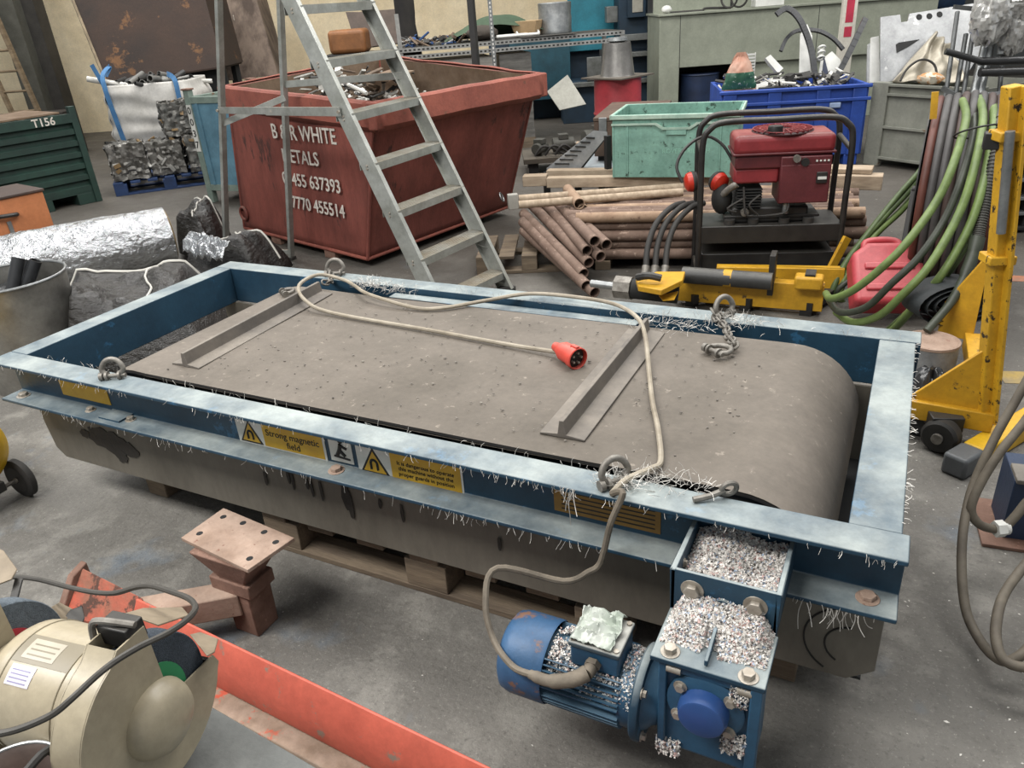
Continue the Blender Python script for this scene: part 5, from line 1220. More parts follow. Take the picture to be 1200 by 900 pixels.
# engine
ENR = mat('red_engine_plastic', '#8a2f33', '#742529', rough=.45, scale=5, bump=.03, dust='#9a6a62', dust_amt=.55)
ENR2 = mat('dark_red_panel', '#5d2226', '#4c1c20', rough=.5, scale=5, bump=.03)
MB().box(.18, .60, .05, .27, .37, .46).build('engine_crankcase', BLACK, pk, bevel=.012)
for k in range(7): MB().box(.20, .34, .03, .28, .465+k*.016, .472+k*.016).build('cylinder_fin', DARK, pk)
MB().box(.14, .66, .04, .28, .40, .415).build('engine_bedplate', BLACK, pk, bevel=.003)
for x in (.17, .30, .47, .60): 
    mb = MB(); mb.cyl((x, .03, .37), (x, .03, .40), .03, n=14); mb.build('rubber_mount', RUBBER, pk)
mb = MB(); mb.cyl((.25, .01, .44), (.25, .05, .44), .022, n=14); mb.cyl((.25, -.005, .44), (.25, .01, .44), .015, n=6); mb.build('drain_plug', CHAIN, pk)
MB().cyl((.47, .02, .43), (.47, .02, .49), .018, n=12).build('filler_tube', GALV, pk)
ta = MB().box(.17, .70, .0, .285, .755, .86).build('fuel_tank', ENR, pk, bevel=.03, seg=4)
MB().box(.165, .705, -.004, .29, .755, .768).build('tank_seam', ENR2, pk, bevel=.004)
MB().box(.18, .69, .01, .28, .68, .755).build('upper_shroud', ENR2, pk, bevel=.01)
MB().box(.18, .42, .02, .26, .60, .685).build('air_filter_cover', ENR, pk, bevel=.012)
bx_ = MB().box(.42, .685, -.01, .22, .49, .745).build('control_box', ENR2, pk, bevel=.006)
MB().box(.425, .68, -.014, -.010, .495, .70).build('box_door', mat('dark_red_door', '#642a2e', '#552226', rough=.5, scale=5), bx_, bevel=.002)
MB().box(.61, .665, -.026, -.012, .60, .66).build('rocker_switch', BLACK, bx_, bevel=.003); MB().box(.615, .66, -.032, -.026, .622, .636).build('switch_lever', WLABEL, bx_)
mb = MB(); mb.cyl((.545, -.02, .715), (.545, -.01, .715), .022, n=16); mb.build('gauge', BLACK, bx_)
mb = MB(); mb.cyl((.50, -.025, .735), (.50, -.005, .735), .02, n=12); mb.build('pull_knob', CHAIN, bx_)
for k in range(4): MB().box(.60+k*.02, .61+k*.02, -.016, -.012, .715, .724).build('indicator', WLABEL, bx_)
# recoil starter grille on top: fan of ribs
gm = MB(); c = V((.44, .15, .862))
gm.lathe([(.0, .004), (.15, .004), (.165, .0), (.165, -.004), (.0, -.004)], c, (0, 0, 1), 40); gg = gm.build('grille_base', mat('grille_dark', '#3d1c1d', rough=.6, bump=0), ta)
for k in range(26):
    a = 2*pi*k/26; d = V((cos(a), sin(a), 0)); MB().beam(c+d*.05+V((0, 0, .012)), c+d*.16+V((0, 0, .008)), .006, .008).build('grille_rib', ENR, gg)
for rr in (.08, .12, .158): MB().torus(c+V((0, 0, .011)), (0, 0, 1), rr, .003, 36, 6).build('grille_ring', ENR, gg)
cp = MB().lathe([(0, .04), (.036, .04), (.04, .032), (.04, .006), (.022, .0), (0, 0)], (.385, .045, .862), (0, 0, 1), 22).build('fuel_cap', BLACK, ta)
mb = MB(); mb.tube([(.32, .04, .865), (.34, .03, .88), (.345, .03, .87)], .003, 6, 3); mb.build('cap_tether', BLACK, ta)
mb = MB(); mb.tube([(.2, .03, .60), (.15, .05, .56), (.12, .1, .50), (.15, .15, .45)], .02, 10, 4); mb.build('exhaust_elbow', CHAIN, pk)
mb = MB(); mb.sphere((.13, .12, .50), (.06, .07, .09), 14, 10); mb.build('carburettor', DARK, pk)
for k in range(4):
    a = R_(.2, .6); mb = MB(); mb.tube([(a, .01, R_(.48, .6)), (a+R_(-.1, .1), -.012, R_(.42, .5)), (a+R_(-.15, .15), .0, R_(.42, .55))], .006, 6, 4); mb.build('wire', RUBBER, pk)
# hydraulic hoses from the pack to the yellow tool
hh_ = thing('hydraulic_hoses', 'pair of black hydraulic hoses arching from the power pack to the yellow tool', 'hoses', (1.5, 2.8, 0)); 
for k, (p, q) in enumerate((((757, 318), (835, 245)), ((768, 320), (845, 250)), ((780, 320), (835, 236)))):
    pts = [D(p[0], p[1], 4.30), D(p[0]+2, 290, 4.33), D(p[0]+12, 262, 4.36), D(p[0]+30, 243, 4.40), D(p[0]+45, 238, 4.44)]
    MB().tube([v-hh_.location for v in pts], .017, 10, 5).build('hose', RUBBER, hh_)
    MB().cyl(D(p[0]-3, 331, 4.28)-hh_.location, D(p[0], 312, 4.30)-hh_.location, .022, n=12).build('ferrule', CHAIN, hh_)
# ear defenders over the front hoop
ed = thing('ear_defenders', 'red and black ear defenders hanging on the black hoop of the power pack', 'ear defenders', (pk @ V((0, 0, 0)) if False else D(828, 200, 4.42)))
e0_ = ed.location.copy(); dp = 4.40
mb = MB(); pts = [D(*q, dp)-e0_ for q in ((800, 214), (793, 196), (800, 178), (815, 164), (830, 160), (845, 168), (855, 182), (861, 196), (858, 212))]
mb.tube(pts, .009, 8, 4); mb.build('headband', BLACK, ed)
REDC = mat('bright_red_ear_cup', '#c6331f', '#b52c1b', rough=.4, bump=0)
for (px, py), ax_, nm in (((811, 213), V((-.85, -.45, -.1)), 'cup'), ((842, 213), V((.78, -.6, -.25)), 'cup')):
    p = D(px, py, dp)-e0_; ax_ = ax_.normalized()
    cpq = MB().lathe([(0, .045), (.03, .042), (.05, .03), (.056, .01), (.057, 0)], p, ax_, 28); cpq.build('ear_cup', REDC, ed)
    MB().lathe([(.057, .002), (.06, -.006), (.052, -.026), (.03, -.03), (0, -.02)], p, ax_, 28).build('cushion', RUBBER, ed)
# ------------------------------------------------------------------ yellow channel frame and cutter tool in front of the pack
yf = thing('yellow_tool_frame', 'yellow steel channel frame carrying a hydraulic tool behind the blue beam', 'hydraulic tool', (1.72, 2.66, 0)); y0_ = yf.location.copy()
ya = [G(790, 358, .0), G(962, 372, .0)]; yb = [V((1.90, 2.86, 0)), V((2.56, 2.99, 0))]
d1 = (ya[1]-ya[0]).normalized(); n1 = V((-d1.y, d1.x, 0))
def chan(a, b, h, w, nm, flip=1):
    a = V((a.x, a.y, 0))-y0_; b = V((b.x, b.y, 0))-y0_; d = (b-a).normalized(); n = V((-d.y, d.x, 0))*flip; U = V((0, 0, 1))
    mb = MB()
    for (o1, o2, z0, z1) in ((0, .01, .03, h), (.01, w, h-.01, h), (.01, w, .03, .04)):
        q = [a+n*o1, b+n*o1, b+n*o2, a+n*o2]; mb.hexa([p+U*z0 for p in q]+[p+U*z1 for p in q])
    return mb.build(nm, YELLOW, yf, bevel=.003)
chan(ya[0], ya[1], .175, .07, 'front_channel'); chan(yb[0], yb[1], .185, .06, 'rear_channel', 1)
for t in (.12, .5, .9):
    p = ya[0].lerp(ya[1], t); q = yb[0].lerp(yb[1], t); MB().beam(V((p.x, p.y, .05))-y0_, V((q.x, q.y, .05))-y0_, .06, .05).build('cross_member', BLACK, yf)
    MB().beam(V((p.x, p.y, .0))-y0_+n1*.03, V((p.x, p.y, .03))-y0_+n1*.03, .06, .06).build('foot', BLACK, yf)
def yl(px, py, z): return G(px, py, z)-y0_
MB().cyl(yl(800, 322, .20), yl(905, 330, .20), .045, n=20).build('ram_body', mat('dark_grey_ram', '#3a3a39', '#2c2c2b', rough=.5, dust='#77736b', dust_amt=.4), yf)
MB().cyl(yl(848, 325.5, .20), yl(858, 326.3, .20), .0465, n=20).build('yellow_band', YELLOW, yf)
MB().cyl(yl(740, 338, .16), yl(795, 344, .14), .055, n=20).build('cutter_barrel', DARK, yf)
MB().cyl(yl(722, 336, .16), yl(741, 338, .16), .065, n=8).build('barrel_collar', CHAIN, yf)
MB().cyl(yl(693, 332, .15), yl(724, 336, .15), .022, n=14).build('piston_rod', GALV, yf)
mb = MB(); mb.sheet([yl(745, 325, .24), yl(770, 318, .25), yl(803, 318, .25), yl(800, 328, .25), yl(775, 340, .25), yl(748, 335, .24)], .03, (0, 0, -1)); mb.build('yellow_head', YELLOW, yf, bevel=.004)
mb = MB(); mb.tube([yl(747, 325, .27), yl(760, 323, .29), yl(775, 326, .28)], .02, 8, 3); mb.build('release_lever', BLACK, yf)
mb = MB(); mb.sheet([yl(772, 347, .172), yl(795, 342, .172), yl(790, 352, .172), yl(777, 353, .172)], .004, (0, 0, 1)); mb.build('yellow_splash', YELLOW, yf)
MB().cbox(yl(905, 320, .22)+V((0, 0, .0)), (.03, .10, .22), Matrix.Rotation(atan2(d1.y, d1.x), 3, 'Z')).build('upright_plate', BLACK, yf, bevel=.003)
mb = MB(); mb.cbox(yl(948, 330, .20), (.14, .09, .07), Matrix.Rotation(atan2(d1.y, d1.x), 3, 'Z')); mb.build('yellow_clamp', YELLOW, yf, bevel=.012)
MB().cbox(yl(950, 322, .23), (.05, .095, .03), Matrix.Rotation(atan2(d1.y, d1.x), 3, 'Z')).build('clamp_gap', BLACK, yf)
o = MB().beam(G(972, 318, .12), G(993, 278, .30), .05, .02, (1, -1, 0)).build('leaning_bar', YELLOW, None, bevel=.002); tag(o, 'short yellow-edged flat bar leaning at the right end of the tool frame', 'bar')

# ------------------------------------------------------------------ red fuel can
jc = thing('fuel_can', 'red plastic fuel can under the green hoses', 'fuel can', (2.80, 2.70, 0), .28)
FC = mat('red_fuel_can_plastic', '#b8434a', '#a3383f', rough=.5, scale=6, bump=.04, dust='#c08a88', dust_amt=.4)
M_ = Matrix.Translation((0, 0, .075)) @ Matrix.Rotation(rad(-46), 4, 'X') @ Matrix.Scale(.9, 4)
mb = MB(M_); mb.prism([(-.19, .02), (.19, .02), (.19, .30), (.12, .40), (-.10, .40), (-.19, .33)], -.09, .09, 'y'); bd = mb.build('can_body', FC, jc, bevel=.03, seg=4)
mb = MB(M_); mb.tube([(-.10, 0, .38), (-.09, 0, .44), (.0, 0, .455), (.08, 0, .44), (.10, 0, .38)], .02, 10, 4); mb.build('handle', FC, jc)
mb = MB(M_); mb.box(-.13, .13, -.105, -.088, .09, .13); mb.box(-.13, .13, -.105, -.088, .22, .26); mb.build('moulded_ridge', FC, bd, bevel=.008)
mb = MB(M_); mb.cyl((.145, 0, .36), (.185, 0, .42), .035, n=16); mb.build('cap', BLACK, jc)
# ------------------------------------------------------------------ hose reel
HB_ = [mat('brown_hose', '#4a3a34', '#3b2e2a', rough=.55, bump=.03), mat('grey_hose', '#4d4a49', '#3d3b3a', rough=.55, bump=.03), mat('red_brown_hose', '#5f3429', '#4d2a21', rough=.55, bump=.03)]
rl = thing('hose_reel', 'upright reel wound with brown and grey rubber hoses', 'hose reel', (3.03, 3.22, 0), WANG-.50)
RC_ = V((0, 0, .57))
for k in range(9):
    x = -.15+.037*k
    MB().torus(RC_+V((x, 0, 0)), (1, .0, 0), .47-.006*abs(k-4), .0195, 56, 10).build('hose_turn', HB_[(2, 1, 1, 0, 1, 1, 0, 0, 2)[k]], rl)
MB().cyl(RC_+V((-.16, 0, 0)), RC_+V((.17, 0, 0)), .43, n=48).build('reel_drum', DARK, rl)
for x in (-.185, .185): MB().lathe([(.12, 0), (.40, 0), (.40, .006), (.12, .006)], RC_+V((x, 0, 0)), (1, 0, 0), 48).build('reel_flange', BLACK, rl)
for s in (-1, 1):
    for x in (-.2, .2): MB().beam((x, s*.3, 0), RC_+V((x, 0, 0)), .03, .03).build('stand_leg', BLACK, rl, bevel=.002)
    MB().beam((-.2, s*.3, .015), (.2, s*.3, .015), .03, .03).build('stand_foot', BLACK, rl)
MB().cyl(RC_+V((-.21, 0, 0)), RC_+V((.21, 0, 0)), .02, n=12).build('axle', BLACK, rl)
mb = MB(); mb.beam(D(1092, 132, 3.62)*0+RC_+V((-.16, -.30, .40)), RC_+V((-.17, -.30, .52)), .03, .012); mb.build('yellow_tag', YELLOW, rl)
# green hoses draped over the reel: each hose its own object
GH = [mat('green_hose', '#6b7f45', '#566837', rough=.5, scale=12, bump=.04, spot='#3f4a2c', spot_scale=9, spot_lo=.64), mat('dark_green_hose', '#56683c', '#414f30', rough=.5, scale=12, bump=.04), mat('black_green_hose', '#3d4236', '#2f342a', rough=.5, scale=12, bump=.04)]
strands = [
 ([(1128, 118), (1132, 140), (1118, 190), (1098, 235), (1062, 285), (1032, 315), (1000, 340), (975, 350), (968, 344)], 0, 'outermost bright green hose sweeping down to the yellow tool frame'),
 ([(1148, 115), (1152, 140), (1142, 195), (1124, 250), (1090, 310), (1058, 345), (1030, 370), (1000, 378), (980, 366)], 0, 'bright green hose hanging down the middle of the bundle'),
 ([(1138, 116), (1142, 150), (1128, 205), (1108, 255), (1078, 300), (1045, 332), (1015, 360), (985, 366), (972, 352)], 2, 'blackish green hose inside the green bundle'),
 ([(1163, 118), (1164, 150), (1152, 215), (1136, 265), (1105, 320), (1075, 355), (1048, 385), (1035, 392)], 0, 'pale green hose next to the black corrugated hose'),
 ([(1168, 125), (1170, 150), (1158, 215), (1144, 265), (1118, 310), (1095, 335), (1062, 368), (1040, 388)], 1, 'dark green hose crossing behind the pale one'),
 ([(1120, 118), (1105, 150), (1082, 195), (1052, 230), (1016, 275), (990, 310), (975, 345), (985, 362)], 1, 'dull green hose looping behind the reel towards the tool'),
 ([(1118, 125), (1100, 165), (1072, 215), (1036, 255), (1005, 290), (985, 325), (980, 352)], 1, 'second dull green hose looping behind the reel'),
 ([(1112, 140), (1090, 195), (1062, 240), (1026, 275), (998, 312), (984, 345), (992, 360)], 0, 'third hose of the loops behind the reel, brighter green'),
 ([(1110, 260), (1075, 282), (1040, 300), (1005, 322), (982, 340), (985, 358)], 2, 'low dark hose strand crossing above the floor behind the fuel can'),
]
for pts, mi, lab in strands:
    n = len(pts); o = None
    back_ = 'behind the reel' in lab or 'behind the fuel' in lab
    P = []
    for i, q in enumerate(pts):
        t = i/(n-1)
        if back_: dep = 4.35-.1*t-.15*sin(pi*t)
        else: dep = 3.28+.02*mi+.4*max(0, (.22-t)/.22)+.55*max(0, (t-.5)/.5)**1.5
        P.append(D(q[0], q[1], dep))
    o = MB().tube(P, .0165 if mi != 0 else .018, 10, 5).build('green_hose', GH[mi], None); tag(o, lab, 'hose', 'green hoses over the reel')
P = [D(*q, 3.55+.0*k) for k, q in enumerate(((1137, 122), (1141, 117), (1150, 112), (1160, 113)))]
bh = thing('corrugated_hose', 'black corrugated hose with metal coupling hanging right of the green hoses', 'hose', D(1165, 240, 3.4)); b0_ = bh.location.copy()
mb = MB(); mb.tube([D(*q, 3.28)-b0_ for q in ((1178, 130), (1172, 160), (1160, 210), (1152, 250), (1146, 280))], .021, 10, 5); mb.build('hose', mat('corrugated_black', '#45443f', '#3a3934', rough=.6), bh)
cc = crom([D(*q, 3.28)-b0_ for q in ((1178, 130), (1172, 160), (1160, 210), (1152, 250), (1146, 280))], 12)
for i in range(2, len(cc)-1, 1): MB().torus(cc[i], cc[i+1]-cc[i], .0215, .0035, 16, 6).build('corrugation', mat('corrugated_black', '#45443f'), bh)
MB().cyl(D(1181, 118, 3.28)-b0_, D(1176, 138, 3.28)-b0_, .029, n=18).build('coupling', GALV, bh)
MB().cyl(D(1176, 136, 3.28)-b0_, D(1174, 146, 3.28)-b0_, .024, n=14).build('coupling_collar', CHAIN, bh)
mb = MB(); mb.tube([D(*q, 3.26)-b0_ for q in ((1146, 278), (1140, 300), (1130, 325), (1116, 352), (1100, 372), (1086, 388))], .022, 10, 5, radii=[.030, .026, .02, .018, .018]); mb.build('hose_tail', GH[2], bh)
o = MB().torus(D(1150, 154, 3.36), (-.2, .35, .9), .105, .0045, 30, 6).build('cable_tie', INK, None); o2 = o; tag(o, 'thin black tie round the top of the green hose bundle', 'tie')

# ------------------------------------------------------------------ yellow stacker truck
sp = G(1152, 490, .115)
ys = thing('stacker_truck', 'chipped yellow steel stacker truck with upright post at the right', 'stacker', (sp.x, sp.y, 0)); s0 = ys.location.copy()
YCH = mat('chipped_yellow_paint', '#cfa024', '#bd8f1d', rough=.55, scale=5, bump=.12, spot='#2a2219', spot_scale=26, spot_lo=.575)
pn = V((-.42, .79, 0)).normalized()
tp = GP(1187, 100, sp, pn); up_ = (tp-sp).normalized()
MB().beam(sp-s0, tp-s0, .045, .05, pn).build('post', YCH, ys, bevel=.004)
MB().beam(sp-s0+V((.028, -.02, 0)), tp-s0+V((.028, -.02, 0)), .012, .05, pn).build('post_flange', YCH, ys, bevel=.002)
a, b, c = sp, sp+up_*.30, G(1060, 474, .13)
MB().sheet([a-s0, b-s0, c-s0+V((0, 0, .03)), c-s0], .012, (.3, -1, 0)).build('gusset', YELLOW, ys, bevel=.002)
MB().beam(a-s0+V((.03, -.005, .0)), c-s0, .07, .075).build('base_beam', YELLOW, ys, bevel=.004)
a2 = sp+V((-.03, .62, .05)); MB().sheet([a2-s0, a2-s0+V((0, 0, .40)), a2-s0+V((-.13, .04, .14)), a2-s0+V((-.13, .04, 0))], .012, (.3, -1, 0)).build('rear_gusset', YELLOW, ys, bevel=.002)
MB().beam(a-s0+V((0, .05, 0)), a2-s0, .06, .07).build('side_beam', YELLOW, ys, bevel=.003)
w0 = G(1099, 528, 0)
wh = MB().lathe([(.02, -.03), (.055, -.03), (.065, -.02), (.065, .02), (.055, .03), (.02, .03)], V((w0.x, w0.y, .066))-s0, (.4, 1, 0), 28).build('wheel', RUBBER, ys)
MB().cyl(V((w0.x, w0.y, .066))-s0-V((.016, .04, 0)), V((w0.x, w0.y, .066))-s0+V((.016, .04, 0)), .02, n=12).build('axle', CHAIN, wh)
MB().cbox(V((w0.x, w0.y+.06, .105))-s0, (.11, .11, .06), Matrix.Rotation(.3, 3, 'Z')).build('wheel_fork', BLACK, ys, bevel=.004)
for z in (.62, 1.02):
    MB().cbox(sp-s0+up_*z, (.085, .08, .03), Matrix.Rotation(.4, 3, 'Z')).build('band', YCH, ys, bevel=.004)
mb = MB(); q0 = sp-s0+up_*.72; mb.cyl(q0+V((.0, -.05, .0)), q0+up_*.32+V((.0, -.05, 0)), .014, n=14); mb.build('lift_cylinder', GALV, ys)
mb = MB(); mb.cbox(sp-s0+up_*1.0+V((-.04, .02, 0)), (.05, .05, .05)); mb.build('bracket', BLACK, ys, bevel=.003)
# loose things behind it: can, belts, plastic
c = G(1112, 430, .0)
cn = thing('paint_can', 'grey splashed can with rusty lid behind the yellow gusset', 'can', (2.98, 2.05, 0))
MB().cyl((0, 0, 0), (0, 0, .21), .105, n=30).build('can_body', mat('splashed_can', '#9a9b9b', '#7c7d7d', rough=.5, metal=.4, scale=9, spot='#d5d5d2', spot_scale=7, spot_lo=.57), cn)
MB().lathe([(0, .212), (.095, .212), (.10, .218), (.108, .216), (.108, .205)], (0, 0, 0), (0, 0, 1), 30).build('lid', RUSTP, cn)
def roll_belt():
    mb = MB(); pts = [V((.035+.0105*t, 0, 0)) for t in range(1)]
    p2 = []
    for i in range(110):
        a = i*.24; r = .05+.0052*i*.24*1.0; p2.append(V((r*cos(a)*2.2, 0, r*sin(a)*1.1)))
    n = len(p2); vs = [p+V((0, y, 0)) for y in (-.09, .09) for p in p2]; mb.add(vs, [(i, i+1, n+i+1, n+i) for i in range(n-1)])
    return mb
o = roll_belt().build('rolled_belt', mat('dark_green_belt', '#23282a', '#1b1f20', rough=.65), None, solid=.004, fix=False); o.scale = (.52, .8, .52); o.location = (3.04, 2.34, .30); o.rotation_euler = (0, 0, .55); tag(o, 'flattened roll of dark belt lying between hoses and yellow post', 'belt roll')
def blob(u, v):
    t = pi*v*.5; p = 2*pi*u; r = 1+.18*nz((cos(p)*1.6, sin(p)*1.6, v*3))+.08*nz((cos(p)*4, sin(p)*4, v*8))
    return V((.13*r*sin(t)*cos(p), .12*r*sin(t)*sin(p), max(.003, .22*r*cos(t))))
o = MB().grid(blob, 40, 20).build('black_bag', BPL, None, smooth=35, fix=False); o.location = (2.985, 1.72, 0); tag(o, 'shiny black plastic bag bundle beside the blue frame corner under the can', 'bag')
# yellow square tube with grey end lying on the floor
t0, t1 = G(1118, 556, .0), G(1215, 497, 0)
d = (t1-t0); yt = thing('yellow_tube', 'yellow square tube with grey end cap lying on the floor', 'tube', (t0.x, t0.y, 0), atan2(d.y, d.x))
MB().box(.10, .95, -.04, .04, .002, .078).build('tube_body', YELLOWC, yt, bevel=.008)
MB().box(-.02, .10, -.043, .043, .0, .081).build('end_cap', mat('grey_end_cap', '#5b5e60', '#484b4d', rough=.5), yt, bevel=.012)
# ------------------------------------------------------------------ thick cable loops at the right edge
tc_ = thing('thick_cable_loop', 'thick grimy cable hanging in two loops at the right edge', 'cable', D(1185, 640, 2.2)); t_0 = tc_.location.copy()
CB = mat('thick_grimy_cable', '#6d6558', '#544d43', rough=.7, scale=10, bump=.06)
def cl(pts, r=.0125): return MB().tube([D(px, py, dp)-t_0 for px, py, dp in pts], r, 10, 6)
cl([(1420, 150, 2.3), (1330, 270, 2.2), (1262, 360, 2.12), (1216, 425, 2.1), (1190, 470, 2.12), (1165, 515, 2.14), (1140, 570, 2.16), (1129, 620, 2.12), (1127, 670, 2.07), (1132, 715, 2.02), (1145, 745, 1.97), (1163, 768, 1.9), (1180, 775, 1.87), (1200, 765, 1.86), (1222, 740, 1.88), (1270, 700, 1.95), (1340, 640, 2.05)]).build('cable_strand', CB, tc_)
cl([(1440, 180, 2.25), (1345, 300, 2.15), (1275, 390, 2.06), (1225, 460, 2.05), (1200, 495, 2.08), (1172, 530, 2.1), (1150, 565, 2.12), (1138, 595, 2.13), (1145, 612, 2.14), (1160, 619, 2.15), (1176, 618, 2.15), (1190, 605, 2.14), (1206, 586, 2.12), (1225, 575, 2.1), (1290, 540, 2.08), (1370, 505, 2.05)]).build('cable_strand', CB, tc_)
cl([(1380, 520, 2.1), (1290, 575, 2.06), (1222, 640, 2.02), (1195, 670, 1.98), (1175, 700, 1.94), (1167, 735, 1.88), (1170, 762, 1.84), (1180, 776, 1.82), (1200, 782, 1.8), (1225, 780, 1.78), (1290, 800, 1.74), (1360, 830, 1.70)]).build('cable_strand', CB, tc_)
g0 = D(1166, 620, 2.15)-t_0; g1_ = D(1176, 619, 2.15)-t_0
MB().cyl(g0, g1_, .024, n=6).build('white_gland', WLABEL, tc_); MB().cyl(g1_, g1_+(g1_-g0)*.5, .019, n=14).build('gland_cap', WLABEL, tc_)
# blue machine foot at the edge
bf = thing('blue_machine_leg', 'dark blue machine leg with a rusty foot plate at the right edge', 'machine leg', (G(1184, 628, 0).x, G(1184, 628, 0).y, 0), .1)
MB().box(-.035, .11, -.03, .14, .01, .22).build('leg', mat('navy_machine_paint', '#22344f', '#1a2940', rough=.55, scale=6, spot='#4d5a6b', spot_scale=12, spot_lo=.66), bf, bevel=.003)
MB().box(-.035, .02, -.05, .05, .22, .235).build('top_plate', mat('pale_grey_bracket', '#7d776e', '#68625a', rough=.6, scale=8), bf, bevel=.003)
MB().box(-.09, .3, -.08, .18, 0, .012).build('foot_plate', RUST, bf, bevel=.002)
MB().box(.10, .16, -.07, -.02, .012, .22).build('rusty_strut', RUST, bf, bevel=.003)
# ------------------------------------------------------------------ blue plastic pallet box with scrap
b0, b1 = V((1.13, 6.28, 0)), V((2.36, 6.72, 0))
BXA = atan2((b1-b0).y, (b1-b0).x); BW = (b1-b0).length
bb = thing('blue_pallet_box', 'bright blue plastic pallet box full of scrap trim', 'pallet box', b0, BXA)
BBM = mat('blue_box_plastic', '#2c4fa6', '#25438e', rough=.5, scale=4, bump=.04, spot='#5f7bb8', spot_scale=14, spot_lo=.7)
BBH = .72
for nm, q in (('front_wall', (0, BW, 0, .03, .1, BBH)), ('back_wall', (0, BW, .87, .9, .1, BBH)), ('side_wall', (0, .03, .03, .87, .1, BBH)), ('side_wall', (BW-.03, BW, .03, .87, .1, BBH)), ('base', (.03, BW-.03, .03, .87, .1, .13))): MB().box(*q).build(nm, BBM, bb, bevel=.006)
for x in (.02, .42, .85, BW-.14): MB().box(x, x+.12, -.025, 0, .1, BBH-.02).build('rib', BBM, bb, bevel=.008)
for z in (BBH-.03, BBH-.14): MB().box(-.02, BW+.02, -.035, .0, z, z+.03).build('rim_band', BBM, bb, bevel=.006)
for x in (.03, .55, BW-.15): MB().box(x, x+.12, 0, .9, 0, .1).build('runner', BBM, bb, bevel=.006)
MB().cbox((BW*.78, -.02, BBH-.17), (.10, .03, .05)).build('pale_scuff', mat('pale_blue_scuff', '#9fb2d2', rough=.6, bump=0), bb, bevel=.01)
def inb(u, v, z): return b0+Matrix.Rotation(BXA, 3, 'Z') @ V((u*BW, v*.9, z))
debris_pile('box_scrap', lambda: inb(R_(.06, .94), R_(.1, .9), R_(.6, .78)), 230, 'dark and white trim scrap heaped in the blue pallet box', 'scrap', [SCR[1], SCR[0], SCR[1], SCR[3], SCR[1]], (.05, .12))
BSTRIP = mat('black_plastic_trim', '#2b2c2e', '#3b3c3e', rough=.35, bump=0)
DPT = 7.75
def band(name, pts, w, label_, cat, m, dep=DPT, t=.012):
    c = crom([D(px, py, dep) for px, py in pts], 6); mb = MB(); nrm = _f
    for i in range(len(c)-1): mb.beam(c[i], c[i+1]+(c[i+1]-c[i])*.12, w, t, nrm)
    return tag(mb.build(name, m, None), label_, cat)
band('trim_strip', [(956, 100), (952, 65), (945, 40), (935, 20), (922, 10), (910, 17)], .055, 'black arched trim strip sticking up from the blue pallet box', 'trim strip', BSTRIP, DPT, .03)
band('trim_strip', [(976, 98), (995, 62), (1014, 22)], .055, 'straight black trim strip leaning right in the blue pallet box', 'trim strip', BSTRIP, DPT, .03)
band('trim_strip', [(915, 60), (922, 45), (935, 36), (958, 36), (976, 45), (988, 58)], .035, 'small dark curved trim strip behind the tall arched one', 'trim strip', BSTRIP, DPT+.15, .03)
WP = mat('white_panel_plastic', '#d9d9d4', '#c3c3be', rough=.4, scale=6, bump=0)
def panel(name, pts, label_, cat, m, dep, t=.012, hole=None):
    o = MB().sheet([D(px, py, dep) for px, py in pts], t, _f).build(name, m, None, bevel=.001); return tag(o, label_, cat)
panel('white_board', [(936, 108), (938, 40), (946, 28), (952, 42), (950, 108)], 'upright white panel behind the black arch in the blue box', 'panel', WP, DPT+.1)
panel('white_board', [(956, 110), (962, 70), (975, 60), (985, 70), (988, 110)], 'short white panel right of the black arch in the blue box', 'panel', WP, DPT+.12)
panel('dark_wedge', [(962, 98), (966, 66), (974, 98)], 'dark navy wedge piece between the white panels in the box', 'offcut', mat('navy_wedge', '#1e2a44', rough=.4, bump=0), DPT+.02)
for k in range(3):
    o = MB().torus(D(963-k*.6, 56+6*k, DPT), (-.3, .6, .8), .032, .011, 20, 8).build('white_ring', WP, None); tag(o, ['top', 'middle', 'bottom'][k]+' white ring of the three piled in the blue box', 'ring', 'white rings')
panel('curved_panel', [(865, 104), (905, 93), (922, 92), (925, 100), (870, 107)], 'pale curved panel lying on the left end of the blue box', 'panel', WP, DPT-.4)
panel('bracket_bar', [(897, 68), (903, 64), (918, 80), (912, 86)], 'thick white-topped bar leaning on the scrap in the blue box', 'bar', WP, DPT-.1, .05)
# red and white marked post behind
rp = thing('striped_post', 'white timber post with red patches standing behind the blue box', 'post', on_ground(986, 90, 8.35), WANG)
zt_ = 2.0; MB().box(-.075, .075, -.03, .03, 0, zt_).build('post_body', mat('white_post_paint', '#d2cdc0', '#bdb8ac', rough=.7, scale=4), rp, bevel=.003)
for z0, z1 in ((.72, .82), (.86, 1.10)): MB().box(-.04, .04, -.032, -.0295, z0+.3, z1+.3).build('red_patch', mat('red_patch_paint', '#b8324a', rough=.6, bump=0), rp)
